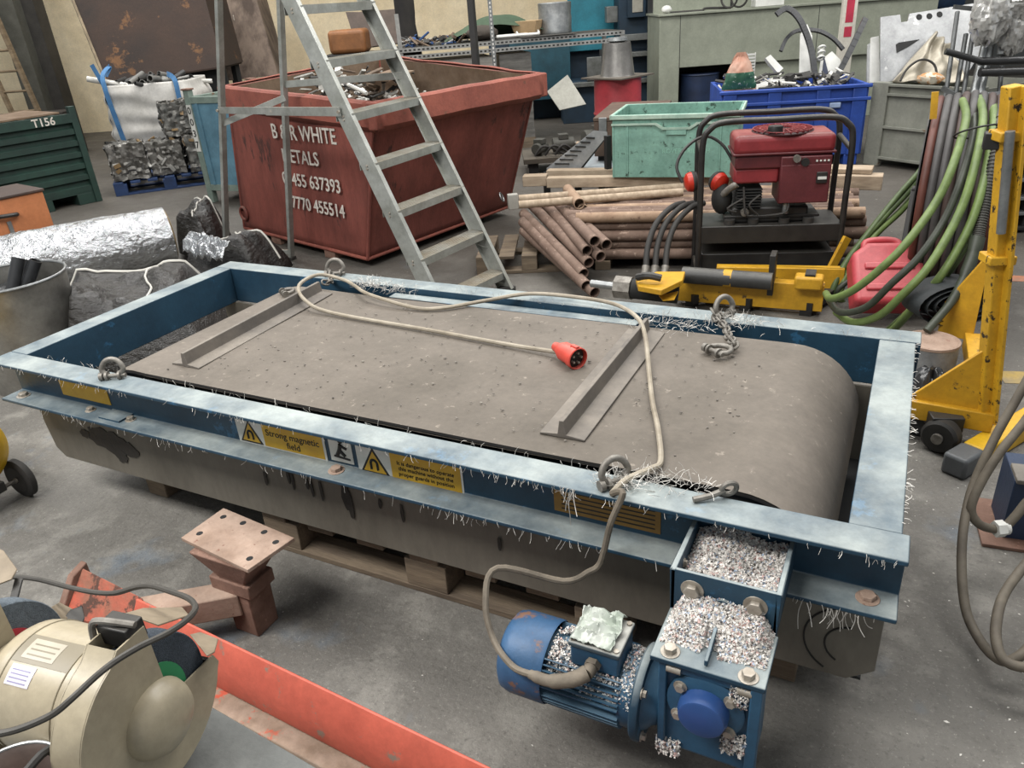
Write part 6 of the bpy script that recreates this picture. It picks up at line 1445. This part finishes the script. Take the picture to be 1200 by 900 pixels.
# snack packet and small white grille
pk_ = D(865, 78, 7.2)
def pkt(u, v):
    w = .16*(1-.75*v**1.6); x = (u-.5)*2*w; return V((x+.012*nz((u*5, v*5, 2)), .05*(1-(2*u-1)**2)*sin(pi*min(1, v+.1))+.008*nz((u*9, v*9, 5)), v*.33))
pw = thing('crumpled_packet', 'crumpled orange, green and white packet on the corner of the blue box', 'packet', D(866, 106, 7.15), WANG)
mt_p = mat('orange_packet_film', '#b9826b', '#d0b09d', rough=.4, bump=0)
o = MB().grid(pkt, 20, 20).build('packet_film', mt_p, pw, fix=False, smooth=30)
def band2(u, v): p = pkt(u, .06+v*.42); return p+V((0, -.004 if True else 0, 0))-V((0, .0, 0))
MB().grid(lambda u, v: pkt(u, .04+v*.44)*1.0+V((0, .003, 0)), 20, 10).build('green_band', mat('green_packet_film', '#33604b', '#2d5543', rough=.4, bump=0, spot='#c9cfc6', spot_scale=30, spot_lo=.58), pw, fix=False)
MB().grid(lambda u, v: V((pkt(u, .04+v*.44).x, -pkt(u, .04+v*.44).y-.003, pkt(u, .04+v*.44).z)), 20, 10).build('green_band', mat('green_packet_film', '#2f6b4e'), pw, fix=False)
MB().grid(lambda u, v: V((pkt(u, v).x, -pkt(u, v).y, pkt(u, v).z)), 20, 20).build('packet_front', mt_p, pw, fix=False)
gl = thing('white_grille', 'small white slatted grille beside the packet on the blue box', 'grille', D(878, 97, 7.4), WANG)
for k in range(9): MB().box(-.045, .045, -.006, .006, .02+k*.028, .036+k*.028).build('slat', WP, gl)
for x in (-.045, .039): MB().box(x, x+.006, -.004, .004, 0, .27).build('stile', WP, gl)
# ------------------------------------------------------------------ grey steel stillage
q0, q1 = V((2.42, 6.82, 0)), V((3.25, 6.20, 0)); q0 = G(1012, 192, 0); q1 = G(1135, 210, 0)
GA_ = atan2((q1-q0).y, (q1-q0).x); GW = (q1-q0).length
gs = thing('grey_stillage', 'grey scuffed steel stillage holding foil-faced sheets', 'stillage', q0, GA_)
GSM = mat('grey_stillage_paint', '#84857b', '#707168', rough=.65, scale=4, bump=.12, spot='#6b5a4b', spot_scale=10, spot_lo=.63)
GSH = .71
MB().box(.03, GW, 0, .008, .08, GSH).build('front_panel', GSM, gs)
MB().box(.0, .16, -.02, .04, 0, GSH+.02).build('corner_post', GSM, gs, bevel=.008)
MB().box(GW-.06, GW, -.02, .04, 0, GSH+.02).build('corner_post', GSM, gs, bevel=.008)
for z in (GSH-.012, GSH-.09, GSH*.48, .07): MB().box(.16, GW-.06, -.03, .0, z, z+.022).build('rail', GSM, gs, bevel=.002)
MB().box(0, .008, .03, .8, .08, GSH).build('end_panel', GSM, gs); MB().box(GW-.008, GW, .03, .8, .08, GSH).build('end_panel', GSM, gs); MB().box(0, GW, .8, .808, .08, GSH).build('rear_panel', GSM, gs)
MB().box(0, GW, 0, .8, .06, .08).build('base_plate', GSM, gs)
for x, y in ((.0, .74), (GW-.06, .74)): MB().box(x, x+.06, y, y+.06, 0, .06).build('foot', GSM, gs)
FS = mat('foil_faced_sheet', '#b4b5b5', '#9a9b9c', rough=.35, metal=.5, scale=5, bump=.08, spot='#d5d5d3', spot_scale=8, spot_lo=.62)
# big foil-faced panel with round holes (as stepped outline), fabric drape, white board
dp = 7.15
hx_ = [(1032, 96), (1032, 20), (1055, 17), (1056, 26), (1064, 25), (1066, 16), (1140, 4), (1152, 12), (1150, 60), (1128, 96)]
pn_ = panel('foil_faced_panel', hx_, 'large foil-faced panel with punched holes standing in the grey stillage', 'panel', FS, dp, .02)
for px, py in ((1077, 20), (1089, 19), (1101, 17)):
    c = D(px, py, dp); MB().lathe([(0, 0), (.028, 0)], c-_f*.002, -_f, 20).build('punched_hole', DARK, pn_)
MB().sheet([D(px, py, dp-.003) for px, py in ((1050, 52), (1053, 50), (1078, 46), (1066, 54), (1051, 62))], .002, -_f).build('slot_cutout', DARK, pn_)
panel('white_board', [(1020, 97), (1021, 44), (1030, 42), (1031, 97)], 'narrow white board leaning at the left post of the grey stillage', 'board', WP, dp+.1, .02)
panel('grey_board', [(1016, 97), (1017, 52), (1021, 50), (1021, 97)], 'thin grey board edge left of the white board', 'board', FS, dp+.12, .02)
def drape(u, v):
    a, b, c, d = D(1045, 96, dp-.12), D(1132, 96, dp-.18), D(1118, 55, dp-.08), D(1095, 38, dp-.06)
    p = (a*(1-u)+b*u)*(1-v)+(d*(1-u)+c*u)*v
    return p+_f*(.05*nz((u*5, v*3, 2))+.03*sin(u*17+v*4))
o = MB().grid(drape, 30, 20).build('beige_drape', mat('beige_foil_cloth', '#b0a898', '#8f8878', rough=.45, metal=.2, scale=4, bump=.05), None, fix=False, solid=.004, smooth=60); tag(o, 'beige sheeting draped over the front of the foil panel', 'sheeting')
o = MB().tube([D(1055, 95, dp-.25), D(1062, 82, dp-.26), D(1074, 72, dp-.26), D(1085, 70, dp-.25), D(1095, 76, dp-.25), D(1098, 88, dp-.25)], .010, 8, 4).build('black_lead', RUBBER, None); tag(o, 'black lead curling over the beige sheeting', 'lead')
o = MB().sphere(D(1090, 92, dp-.3), (.11, .08, .05), 16, 8, .15).build('orange_scrap', mat('orange_tan_scrap', '#b98452', '#cfc6b3', rough=.7, scale=16, lo=.45, hi=.55), None); tag(o, 'tan and white torn scrap on the front edge of the grey stillage', 'scrap')
# ------------------------------------------------------------------ dark steel rack with wrapped bars and film bags
rk = thing('steel_bar_rack', 'dark steel rack of grey bars with black wrapped bundles', 'rack', on_ground(1150, 110, 5.6), WANG); r0 = rk.location.copy(); RI = rotz(WANG, r0).inverted()
def rkp(px, py, dep): return RI @ D(px, py, dep)
STEEL = mat('grey_steel_bar', '#6b6d6d', '#515353', rough=.5, metal=.5, scale=8, bump=.04)
rkd = 5.6
for k, (xa, ya_, xb, yb_) in enumerate(((1106, 128, 1122, 14), (1117, 128, 1132, 40), (1127, 122, 1140, 40), (1139, 118, 1162, 20), (1147, 118, 1166, 26), (1170, 118, 1180, 18))):
    a, b = D(xa, ya_, rkd), D(xb, yb_, rkd); d = (b-a).normalized(); t = a.z/d.z; a = a-d*t
    MB().cyl(RI @ (a+V((0, 0, .002))), RI @ b, .028 if k in (3, 4) else .016, n=10).build('bar', GALV if k in (3, 4) else STEEL, rk)
MB().beam(rkp(1104, 103, rkd-.05), rkp(1140, 122, rkd-.15), .03, .03).build('brace', STEEL, rk)
MB().beam(rkp(1118, 8, rkd), rkp(1216, 18, rkd), .03, .03).build('top_rail', STEEL, rk)
MB().beam(rkp(1176, 18, rkd-.05), rkp(1172, 64, rkd-.05), .035, .02).build('hook_bar', STEEL, rk)
MB().beam(rkp(1160, 15, rkd-.1), rkp(1220, 15, rkd-.1), .03, .03).build('handle_bar', BLACK, rk)
BWR = mat('black_stretch_wrap', '#262626', '#353535', rough=.3, scale=20, stretch=(.5, .5, 6), bump=.15)
for k, (x0, x1, y0, y1, dz) in enumerate(((1148, 1225, 66, 78, 0), (1148, 1225, 78, 92, .03), (1108, 1150, 62, 66, .05))):
    a, b = D(x0, (y0+y1)/2+(0 if k < 2 else -4), rkd-.1-dz), D(x1, (y0+y1)/2-(2 if k < 2 else -8), rkd-.1-dz)
    o = MB().cyl(a, b, .028 if k < 2 else .022, n=16).build('wrapped_bundle', BWR, None); tag(o, ['upper', 'lower', 'short slanting'][k]+' black stretch-wrapped bundle lying in the steel rack', 'bundle', 'black wrapped bundles')
for k, (x0, y0, x1, y1) in enumerate(((1103, 73, 1133, 50), (1138, 26, 1180, 12))):
    pass
FILM = mat('clear_film', '#c9c8c4', '#a9a8a3', rough=.25, scale=8, bump=.2, trans=.35)
def filmbag(px, py, dep, rx, rz_, seed, lab):
    c = D(px, py, dep)
    def fn(u, v):
        t = pi*v; p = 2*pi*u; r = 1+.4*nz((cos(p)*2, sin(p)*2, v*4+seed))+.28*abs(nz((cos(p)*5, sin(p)*5, v*8+seed)))+.12*nz((cos(p)*14, sin(p)*14, v*20+seed))
        return c+V((rx*r*sin(t)*cos(p), rx*r*sin(t)*sin(p), rz_*r*cos(t)))
    o = MB().grid(fn, 48, 30).build('film_bag', FILM, None, fix=False, smooth=12); tag(o, lab, 'film')
filmbag(1162, 16, 5.4, .12, .17, 3, 'crumpled clear film bag hung on the top of the rack, left one')
filmbag(1190, 32, 5.5, .10, .16, 8, 'greyish film bundle behind the hook bar at the right edge of the rack')
filmbag(1195, 2, 5.4, .13, .10, 13, 'pale film bag at the top right corner above the handle bar')
# pallet with thin grey racks far right, behind the yellow post
pr_ = thing('grey_slat_pallet', 'grey slatted metal pallet behind the yellow post', 'pallet', on_ground(1185, 240, 5.0), WANG)
for z, m_ in ((.02, DARK), (.12, GALV), (.22, GALV), (.34, GALV), (.46, GALV)): MB().box(-.32, .6, -.02, .35, z, z+.022).build('deck', m_, pr_, bevel=.003)
for x in (-.3, .1, .5): MB().box(x, x+.08, 0, .33, 0, .46).build('block', DARK, pr_, bevel=.004)
o = MB().box(-.25, .55, 0, .33, .484, .86).build('dark_load', mat('dark_grey_load', '#2c2d2f', '#3d3e40', rough=.6), None, bevel=.01); o.location = pr_.location; o.rotation_euler.z = WANG; tag(o, 'dark wrapped load standing on the grey slatted pallet', 'load')
# ------------------------------------------------------------------ big grey-green machine cabinet
mp = on_ground(772, 80, 9.4)
mc = thing('grey_machine_cabinet', 'large grey-green steel machine cabinet behind the blue box', 'machine', mp, WANG); 
GM_ = mat('grey_green_enamel', '#8d9182', '#7d8173', rough=.5, scale=2, bump=.03, spot='#6e6f63', spot_scale=14, spot_lo=.72)
zt = D(772, 19, 9.4).z; zo = D(830, 77, 9.4).z
MB().box(0, .25, 0, .9, 0, zt).build('left_column', GM_, mc, bevel=.006)
MB().box(.25, 3.3, 0, .9, zo, zt).build('front_panel', GM_, mc, bevel=.006)
MB().box(1.0, 3.3, .05, .9, 0, zo).build('lower_panel', GM_, mc, bevel=.006)
MB().box(.25, 1.0, .5, .52, 0, zo).build('recess_back', DARK, mc)
MB().box(-.02, 3.4, -.03, .92, zt, zt+.025).build('top_ledge', GM_, mc, bevel=.004)
MB().box(.0, .95, .45, .5, zt+.025, zt+1.2).build('back_panel', GM_, mc); MB().box(.97, 1.5, .40, .45, zt+.025, zt+1.2).build('back_panel', GM_, mc); MB().box(1.52, 3.3, .40, .45, zt+.025, zt+1.2).build('back_panel', GM_, mc)
for x in (.25, 1.9): MB().box(x-.003, x+.003, -.0015, 0, zo, zt).build('panel_seam', DARK, mc)
loc = lambda x, y, z: rotz(WANG, mp) @ V((x, y, z))
o = MB().tube([loc(x, .2, zt+.03+.0*x) for x in (.15, .4, .55)]+[loc(.6, .2, zt+.05), loc(.9, .22, zt+.035)], .014, 8, 4).build('black_lead', RUBBER, None); tag(o, 'thin black lead lying along the ledge of the grey machine', 'lead')
for k in range(2):
    o = MB().torus(loc(.85+.12*k, .12, zt+.14), (.2, 1, 0), .10, .012, 26, 8).build('cable_coil', RUBBER, None); tag(o, ['left', 'right'][k]+' black cable coil standing on the ledge of the grey machine', 'coil', 'cable coils')
o = MB().box(0, .34, 0, .2, 0, .08).build('white_box', WP, None, bevel=.006); o.location = loc(1.15, .05, zt+.026); o.rotation_euler.z = WANG; tag(o, 'flat white box on the ledge of the grey machine', 'box')
o = MB().sphere((0, 0, .045), (.06, .05, .045), 14, 8, .1).build('white_bundle', WP, None); o.location = loc(.1, .1, zt+.026); tag(o, 'small white bundle at the left end of the machine ledge', 'bundle')
dr_ = thing('blue_drum', 'dark blue drum in the recess of the grey machine', 'drum', loc(.55, .22, 0))
MB().lathe([(0, 0), (.24, 0), (.24, .3), (.25, .31), (.24, .32), (.24, .62), (.25, .63), (.24, .64), (.24, zo-.09), (.0, zo-.09)], (0, 0, 0), (0, 0, 1), 32).build('drum_body', mat('navy_drum', '#1d2c48', '#162238', rough=.45), dr_)
# teal machine left of it and dark plant further back
def plantbox(name, px, py, dep, w, d, h, m, label_, cat, parts=()):
    p = on_ground(px, py, dep); t = thing(name, label_, cat, p, WANG)
    for nm, b, mm in parts: MB().box(*b).build(nm, mm, t, bevel=.006)
    return t
TEAL = mat('teal_machine_paint', '#2a7f90', '#226a79', rough=.5, scale=3, bump=.03); NAVY = mat('navy_machine_dark', '#1d3446', '#162835', rough=.6, scale=3, bump=.05); GREYM = mat('worn_grey_metal', '#7d7f7d', '#62645f', rough=.5, metal=.4, scale=8)
plantbox('teal_lathe', 735, 100, 10.6, 1, 1, 1.6, TEAL, 'teal and navy machine tool between the bench and the grey machine', 'machine', (
  ('back_plate', (-1.9, -.3, .75, .85, 0, 1.25), NAVY), ('chip_guard', (-1.6, -.75, .4, .75, .3, 1.1), mat('dark_teal_guard', '#1d4a57', '#173c47', rough=.6, scale=5)), ('bed', (-.9, .28, 0, .8, 0, .55), NAVY), ('headstock', (-.1, .28, .05, .7, .9, 1.75), NAVY), ('splash_guard', (-.75, -.1, .6, .66, .9, 1.9), TEAL), ('tray', (-.9, .28, -.08, .05, .48, .54), GREYM), ('column', (.05, .28, .05, .7, .55, .9), NAVY), ('spindle', (-.25, -.1, .2, .45, 1.25, 1.45), GREYM), ('carriage', (-.05, .28, -.1, .05, 1.02, 1.1), GREYM), ('carriage_slide', (-.02, .26, -.12, .04, .82, .88), GREYM), ('gearbox_plate', (-.55, -.35, -.02, .02, .55, .85), GREYM), ('control_box', (.0, .24, -.06, .05, 1.3, 1.62), NAVY), ('control_face', (.06, .2, -.07, -.06, 1.36, 1.58), mat('pale_panel', '#a8a498', rough=.6))))
# ------------------------------------------------------------------ bench of slotted angle with clutter
ta_, tb_ = D(466, 52, 8.5), D(732, 36, 8.9)
tdir = V((tb_.x-ta_.x, tb_.y-ta_.y, 0)); TLn = tdir.length; TA = atan2(tdir.y, tdir.x); TZ = (ta_.z+tb_.z)/2-.02
tb = thing('slotted_angle_bench', 'long workbench framed in perforated slotted angle behind the skip', 'bench', (ta_.x, ta_.y, 0), TA)
SLOT = mat('slotted_angle_steel', '#aaaaa6', '#90908c', rough=.45, metal=.5, scale=8, bump=.02)
for z in (TZ-.045, TZ-.12):
    rl_ = MB().box(0, TLn, -.004, .0, z, z+.045).build('slotted_rail', SLOT, tb)
    n = int(TLn/.05)
    for k in range(n): MB().box(.015+k*.05, .042+k*.05, -.0055, -.004, z+.014, z+.031).build('slot', INK, rl_, smooth=0, fix=False)
MB().box(0, TLn, 0, .75, TZ-.02, TZ).build('bench_top', mat('dark_worktop', '#46443f', '#37352f', rough=.8, scale=4), tb)
for x, y in ((0, 0), (TLn-.05, 0), (0, .7), (TLn-.05, .7)): MB().beam((x+.025, y+.025, 0), (x+.025, y+.025, TZ+(.35 if x == 0 and y == 0 else -.02)), .045, .045).build('leg', SLOT, tb)
tl = lambda x, y, z: rotz(TA, (ta_.x, ta_.y, 0)) @ V((x, y, z))
debris_pile('bench_clutter', lambda: tl(R_(.05, .75), R_(.05, .6), TZ+R_(.01, .09)), 90, 'small tools and offcuts heaped on the left half of the bench', 'clutter', [SCR[1], SCR[2], mat('blue_rag', '#2c4a78', rough=.8), SCR[0]], (.03, .1))
for k, (x0, x1, y0, y1, lab) in enumerate(((.85, 1.5, .0, .5, 'left'), (1.4, 2.05, -.03, .45, 'right'))):
    o = MB().box(x0, x1, y0, y1, 0, .006).build('grey_mat', mat('grey_rubber_mat', '#54524d', '#454340', rough=.8), None); o.location = (ta_.x, ta_.y, TZ+.001+.007*k); o.rotation_euler.z = TA; tag(o, lab+' grey sheet overhanging the bench front', 'sheet', 'grey sheets on the bench')
def tarpd(u, v): return tl(.55+1.3*u, .2+.5*v, TZ+.02+.24*sin(pi*u)*sin(pi*min(1, v+.2))*(1+.2*nz((u*4, v*4, 2))))
o = MB().grid(tarpd, 30, 16).build('green_cover', mat('green_cover_cloth', '#475b45', '#3b4c3a', rough=.8, scale=4), None, fix=False, smooth=60); tag(o, 'dull green cover draped over a load on the bench', 'cover')
o = MB().sphere((0, 0, 0), (.19, .14, .08), 24, 12, .05).build('dark_sack', mat('dark_brown_sack', '#4d453d', '#3a342e', rough=.9), None); o.location = tl(.98, .15, TZ+.088); tag(o, 'brown squashed sack on the bench right of the slotted post', 'sack')
o = MB().lathe([(0, 0), (.19, 0), (.195, .02), (.19, .04), (.195, .17), (.19, .19), (.195, .32), (.185, .33), (0, .33)], (0, 0, 0), (0, 0, 1), 32).build('silver_duct', GALV, None); o.location = tl(1.88, .3, TZ+.016); tag(o, 'ribbed silver duct piece standing on the bench', 'duct')
o = MB().hexa([V(p) for p in ((-.12, -.1, 0), (.12, -.1, 0), (.12, .1, 0), (-.12, .1, 0), (-.17, -.14, .16), (.17, -.14, .16), (.17, .14, .16), (-.17, .14, .16))]).build('cardboard_box', mat('pale_cardboard', '#b89d78', '#a58b68', rough=.85), None, bevel=.003); o.location = tl(1.55, .28, TZ+.016); tag(o, 'pale cardboard tray beside the silver duct on the bench', 'box')
mb = MB(); c = [tl(1.12, .08, TZ+.03), tl(1.6, .06, TZ+.03)]; 
fq = thing('metal_tray', 'white metal tray rack lying in front of the cardboard on the bench', 'tray', tl(1.13, .06, TZ+.016), TA)
for y in (0, .12): MB().tube([(0, y, .02), (.25, y, .02), (.5, y, .02)], .016, 8, 1).build('rail', WP, fq)
for x in (0, .25, .5): MB().tube([(x, 0, .02), (x, .06, .05), (x, .12, .02)], .012, 8, 2).build('hoop', WP, fq)
# shrink-wrapped pallets under the bench
WRAP = mat('grey_shrink_wrap', '#a5a29b', '#8a877f', rough=.35, scale=5, stretch=(1, 1, 7), bump=.2, spot='#c3a58f', spot_scale=3, spot_lo=.66)
def wrapped(x0, x1, y0, y1, h, lab, m=WRAP):
    t = thing('wrapped_pallet', lab, 'pallet load', tl((x0+x1)/2, (y0+y1)/2, 0), TA); w, d = (x1-x0)/2, (y1-y0)/2
    MB().box(-w, w, -d, d, 0, .12).build('pallet_base', WOOD, t)
    def fn(u, v):
        k = int(u*4) % 4; f = u*4-int(u*4); cs = [(-w, -d), (w, -d), (w, d), (-w, d)]; a, b = cs[k], cs[(k+1) % 4]; s = 1-.02+.03*nz((u*14, v*5, 3))
        return V(((a[0]*(1-f)+b[0]*f)*s, (a[1]*(1-f)+b[1]*f)*s, .12+(h-.12)*v))
    MB().grid(fn, 60, 16).build('wrapped_load', m, t, fix=False, smooth=25); MB().box(-w*.94, w*.94, -d*.94, d*.94, .12, h-.01).build('load', mat('pale_boxes', '#9a958b', '#837e75', rough=.8), t)
wrapped(.12, 1.08, .08, .7, TZ-.16, 'large shrink-wrapped pallet load under the left half of the bench')
wrapped(1.14, 1.52, .05, .6, TZ-.15, 'dark grey shrink-wrapped bundle with red patch under the bench', mat('dark_shrink_wrap', '#6f6d68', '#53514d', rough=.35, scale=6, stretch=(1, 1, 5), bump=.2, spot='#a4513f', spot_scale=4, spot_lo=.70))
# posts in front of the bench: dark bar and slotted post standing in the skip region
p = D(558, 78, 7.2); o = MB().beam(V((p.x, p.y, 0)), D(550, -20, 7.2), .06, .05).build('dark_upright_bar', BLACK, None); tag(o, 'dark upright bar standing between the skip and the bench', 'post')
p = D(581, 80, 7.4); po_ = thing('slotted_post', 'thin perforated steel post standing right of the dark upright bar', 'post', V((p.x, p.y, 0))); q = D(572, -20, 7.4)
MB().beam((0, 0, 0), q-po_.location, .04, .004, _f).build('post_strip', STEEL, po_)
for k in range(26):
    t = .45+.0205*k; c = (q-po_.location)*t; MB().cbox(c-_f*.004, (.014, .004, .02), Matrix.Rotation(WANG, 3, 'Z')).build('slot', WP, po_, smooth=0)
# vacuum-like tan chair seat seen through the ladder, dark hanging coat
o = MB().box(-.22, .22, -.2, .2, 0, .26).build('tan_crate', mat('tan_leather', '#8a5a32', '#734a28', rough=.6), None, bevel=.05, seg=4); o.location = D(412, 62, 9.2)-V((0, 0, .0)); 
ch_z = o.location.z; tag(o, 'tan padded seat back seen through the ladder by the cream wall', 'seat')
st2 = MB().box(-.3, .3, -.25, .25, 0, ch_z-.001).build('dark_stand', DARK, None, bevel=.01); st2.location = (o.location.x, o.location.y, 0); o.rotation_euler.z = WANG; st2.rotation_euler.z = WANG; tag(st2, 'dark cupboard carrying the tan padded seat back', 'cupboard')
panel('brown_panel', [(405, 14), (421, 14), (470, 10), (470, 50), (432, 55), (412, 36)], 'brown board standing behind the tan seat', 'board', mat('brown_board', '#5d5048', '#4b413a', rough=.8), 9.6, .03)
def coat(u, v):
    t = 2*pi*u; r = .16*(1-.35*v)*(1+.2*nz((cos(t)*2, sin(t)*2, v*3))); return D(476, 30, 9.0)+V((r*cos(t), r*.6*sin(t), -.5+1.0*v))
o = MB().grid(coat, 26, 16).build('dark_coat', mat('black_cloth', '#1b1918', '#26231f', rough=.9), None, fix=False, smooth=60); tag(o, 'black coat hanging by the left end of the bench', 'coat')
# low dolly of old motors, grey panel, red barrel with bucket
dl = thing('flat_trolley', 'low timber trolley carrying old motors in front of the bench', 'trolley', on_ground(612, 160, 7.6), WANG+.02)
MB().box(0, 1.0, 0, .55, .12, .17).build('deck', mat('dark_timber', '#5b5449', '#474139', rough=.9, stretch=(1, 8, 8), scale=3), dl, bevel=.004)
for x in (.05, .85):
    for y in (.05, .45): MB().box(x, x+.1, y, y+.06, 0, .12).build('foot', DARK, dl)
dlp = lambda x, y, z: rotz(WANG+.02, dl.location) @ V((x, y, z))
OLD = mat('old_motor_iron', '#4b4a44', '#37362f', rough=.7, scale=9, bump=.15)
for k, (x, y, r, L, a, lab) in enumerate(((.42, .22, .07, .22, .1, 'left old iron motor on the low trolley'), (.78, .28, .095, .3, .3, 'large old iron motor at the right of the trolley'), (.18, .2, .055, .2, 1.1, 'small dark motor at the left end of the trolley'))):
    t = thing('old_motor', lab, 'motor', dlp(x, y, .171), WANG+a)
    MB().cyl((-L/2, 0, r+.015), (L/2, 0, r+.015), r, n=22).build('motor_body', OLD, t, bevel=.006); MB().cyl((L/2, 0, r+.015), (L/2+.05, 0, r+.015), .018, n=10).build('motor_shaft', CHAIN, t); MB().box(-L*.3, L*.3, -r*.8, r*.8, 0, .03).build('foot', OLD, t); MB().box(-.05, .05, -.05, .05, 2*r, 2*r+.05).build('terminal_box', OLD, t, bevel=.004)
o = MB().box(-.06, .06, -.05, .05, 0, .12).build('wood_block', WOODL, None, bevel=.003); o.location = dlp(.60, .06, .171); o.rotation_euler.z = .3; tag(o, 'small orange-brown wood block between the motors', 'block')
for k in range(3):
    o = MB().tube([dlp(.12+.1*k, .04, .19), dlp(.2+.1*k, .03, .28), dlp(.32+.08*k, .06, .24), dlp(.42+.06*k, .04, .186)], .012, 8, 4).build('old_hose', RUBBER, None); tag(o, ['left', 'middle', 'right'][k]+' black hose arching over the front of the low trolley', 'hose', 'hoses on the trolley')
panel('grey_square_panel', [(641, 107), (665, 87.5), (687, 122), (656, 129)], 'pale grey square panel leaning on its corner above the motors', 'panel', mat('pale_grey_sheet', '#a09f94', '#8d8c82', rough=.5, scale=4), 8.0, .015)
rbp = on_ground(724, 140, 7.0)
rb = thing('red_barrel', 'red drum with a square plate on top behind the green crate', 'drum', rbp)
zb = D(724, 88, 7.0).z
MB().lathe([(0, 0), (.21, 0), (.21, zb*.33), (.22, zb*.35), (.21, zb*.37), (.21, zb*.66), (.22, zb*.68), (.21, zb*.70), (.21, zb), (0, zb)], (0, 0, 0), (0, 0, 1), 36).build('drum_body', mat('red_drum_paint', '#a5333a', '#8c2a31', rough=.5, scale=5, spot='#5f2a26', spot_scale=8, spot_lo=.66), rb)
o = MB().box(-.23, .23, -.23, .23, 0, .012).build('square_plate', mat('brown_grey_plate', '#6b645b', '#59534b', rough=.6, metal=.3), None); o.location = rbp+V((0, 0, zb+.001)); o.rotation_euler.z = WANG+.75; tag(o, 'square brownish plate lying on the red drum', 'plate')
bkz = zb+.014
bk = thing('upturned_bucket', 'galvanised bucket upturned on the plate over the red drum', 'bucket', rbp+V((0, 0, bkz)))
MB().lathe([(.155, 0), (.15, .008), (.115, .27), (.0, .272)], (0, 0, 0), (0, 0, 1), 32).build('bucket_body', mat('dull_galvanised', '#84827e', '#6b6966', rough=.4, metal=.7, scale=5), bk)
MB().lathe([(.06, .272), (.09, .285), (.085, .31), (.0, .315)], (0, 0, 0), (0, 0, 1), 24).build('top_pan', GALV, bk)
# timber box with a latch and grey plastic racks left of the crate
bxp = on_ground(696, 155, 5.9)
tbx = thing('tool_box', 'worn brown wooden box with a steel latch left of the green crate', 'box', V((bxp.x, bxp.y, 0)), CA+.05)
zx1 = D(696, 142, 5.9).z
BRN = mat('worn_brown_box', '#5e4c40', '#4a3b31', rough=.8, scale=7, bump=.1)
MB().box(0, .5, 0, .9, zx1-.26, zx1).build('box_body', BRN, tbx, bevel=.006); MB().box(-.004, .504, -.004, .904, zx1, zx1+.03).build('box_lid', BRN, tbx, bevel=.006)
MB().box(.04, .10, -.014, -.0, zx1-.10, zx1+.03).build('latch', GALV, tbx, bevel=.003)
MB().box(.02, .46, .05, .85, 0, zx1-.262).build('box_stand', DARK, tbx)
gp = thing('plastic_rack', 'grey plastic louvred rack lying between the timbers and the wooden box', 'rack', on_ground(672, 188, 5.2), CA+.75)
WGM = mat('grey_white_plastic', '#a3a5a5', '#86898a', rough=.5, scale=6, bump=.02)
gi = rotz(CA+.75, gp.location).inverted()
s0_, s1_, s2_, s3_ = G(640, 197, .43), G(677, 197, .43), D(712, 154, 5.55), D(696, 152, 5.6)
MB().sheet([gi @ p for p in (s0_, s1_, s2_, s3_)], .03, (0, 0, -1)).build('louvred_strip', WGM, gp, bevel=.004)
for k in range(7):
    t = .12+.115*k; a = s0_.lerp(s3_, t).lerp(s1_.lerp(s2_, t), .12)+V((0, 0, .003)); b = s0_.lerp(s3_, t).lerp(s1_.lerp(s2_, t), .62)+V((0, 0, .003))
    MB().beam(gi @ a, gi @ b, .035, .008).build('slot', DARK, gp)
q0_, q1_, q2_, q3_ = G(681, 197, .43), G(718, 197, .43), G(718, 176, .43), G(696, 176, .43)
MB().sheet([gi @ p for p in (q0_, q1_, q2_, q3_)], .02, (0, 0, -1)).build('side_panel', mat('pale_blue_grey_panel', '#a9b1b5', '#939b9f', rough=.35, bump=0), gp, bevel=.003)
MB().beam(gi @ s1_.lerp(q0_, .5), gi @ s2_.lerp(q3_, .3), .018, .04).build('edge_rail', BLACK, gp)
for q in (s0_, s1_, s2_, q1_): z = gi @ q; MB().beam((z.x, z.y, 0), (z.x, z.y, z.z-.03), .04, .04).build('support', DARK, gp)
# floor swarf specks
mb = MB()
for _ in range(2600):
    if random.random() < .45: x, y = R_(2.1, 4.2), R_(-.8, 4.5)
    else: x, y = R_(-.5, 4.5), R_(-1.0, 6)
    if -.05 < x < 2.95 and 0 < y < 1.2: continue
    if random.random() > .5+.5*nz((x*1.4, y*1.4, 6)): continue
    s = R_(.0015, .005)*(2.2 if random.random() < .03 else 1); a = R_(0, 6.3); c = V((x, y, .0006))
    mb.add([c+V((s*cos(a), s*sin(a), 0)), c+V((-s*.6*sin(a), s*.6*cos(a), .0006)), c+V((-s*cos(a), -s*sin(a), 0)), c+V((s*.5*sin(a), -s*.5*cos(a), .0004))], [(0, 1, 2, 3)])
tag(mb.build('floor_swarf', SWARF, None, smooth=0, fix=False), 'pale specks of metal swarf scattered over the concrete floor', 'swarf', kind='stuff')
# back-of-hall shapes: dark blue container and shelving behind the rack
bc = thing('dark_blue_container', 'dark blue curved tank at the back behind the foil panel', 'tank', on_ground(1068, 60, 11.2), WANG)
MB().cyl((-.45, 0, D(1068, 10, 11.2).z+.15), (.5, 0, D(1068, 10, 11.2).z+.15), .32, n=30).build('tank_body', mat('dark_blue_tank', '#1d3450', '#16283e', rough=.5), bc)
for x in (-.35, .4): MB().box(x-.04, x+.04, -.25, .25, 0, D(1068, 10, 11.2).z).build('stand', DARK, bc)
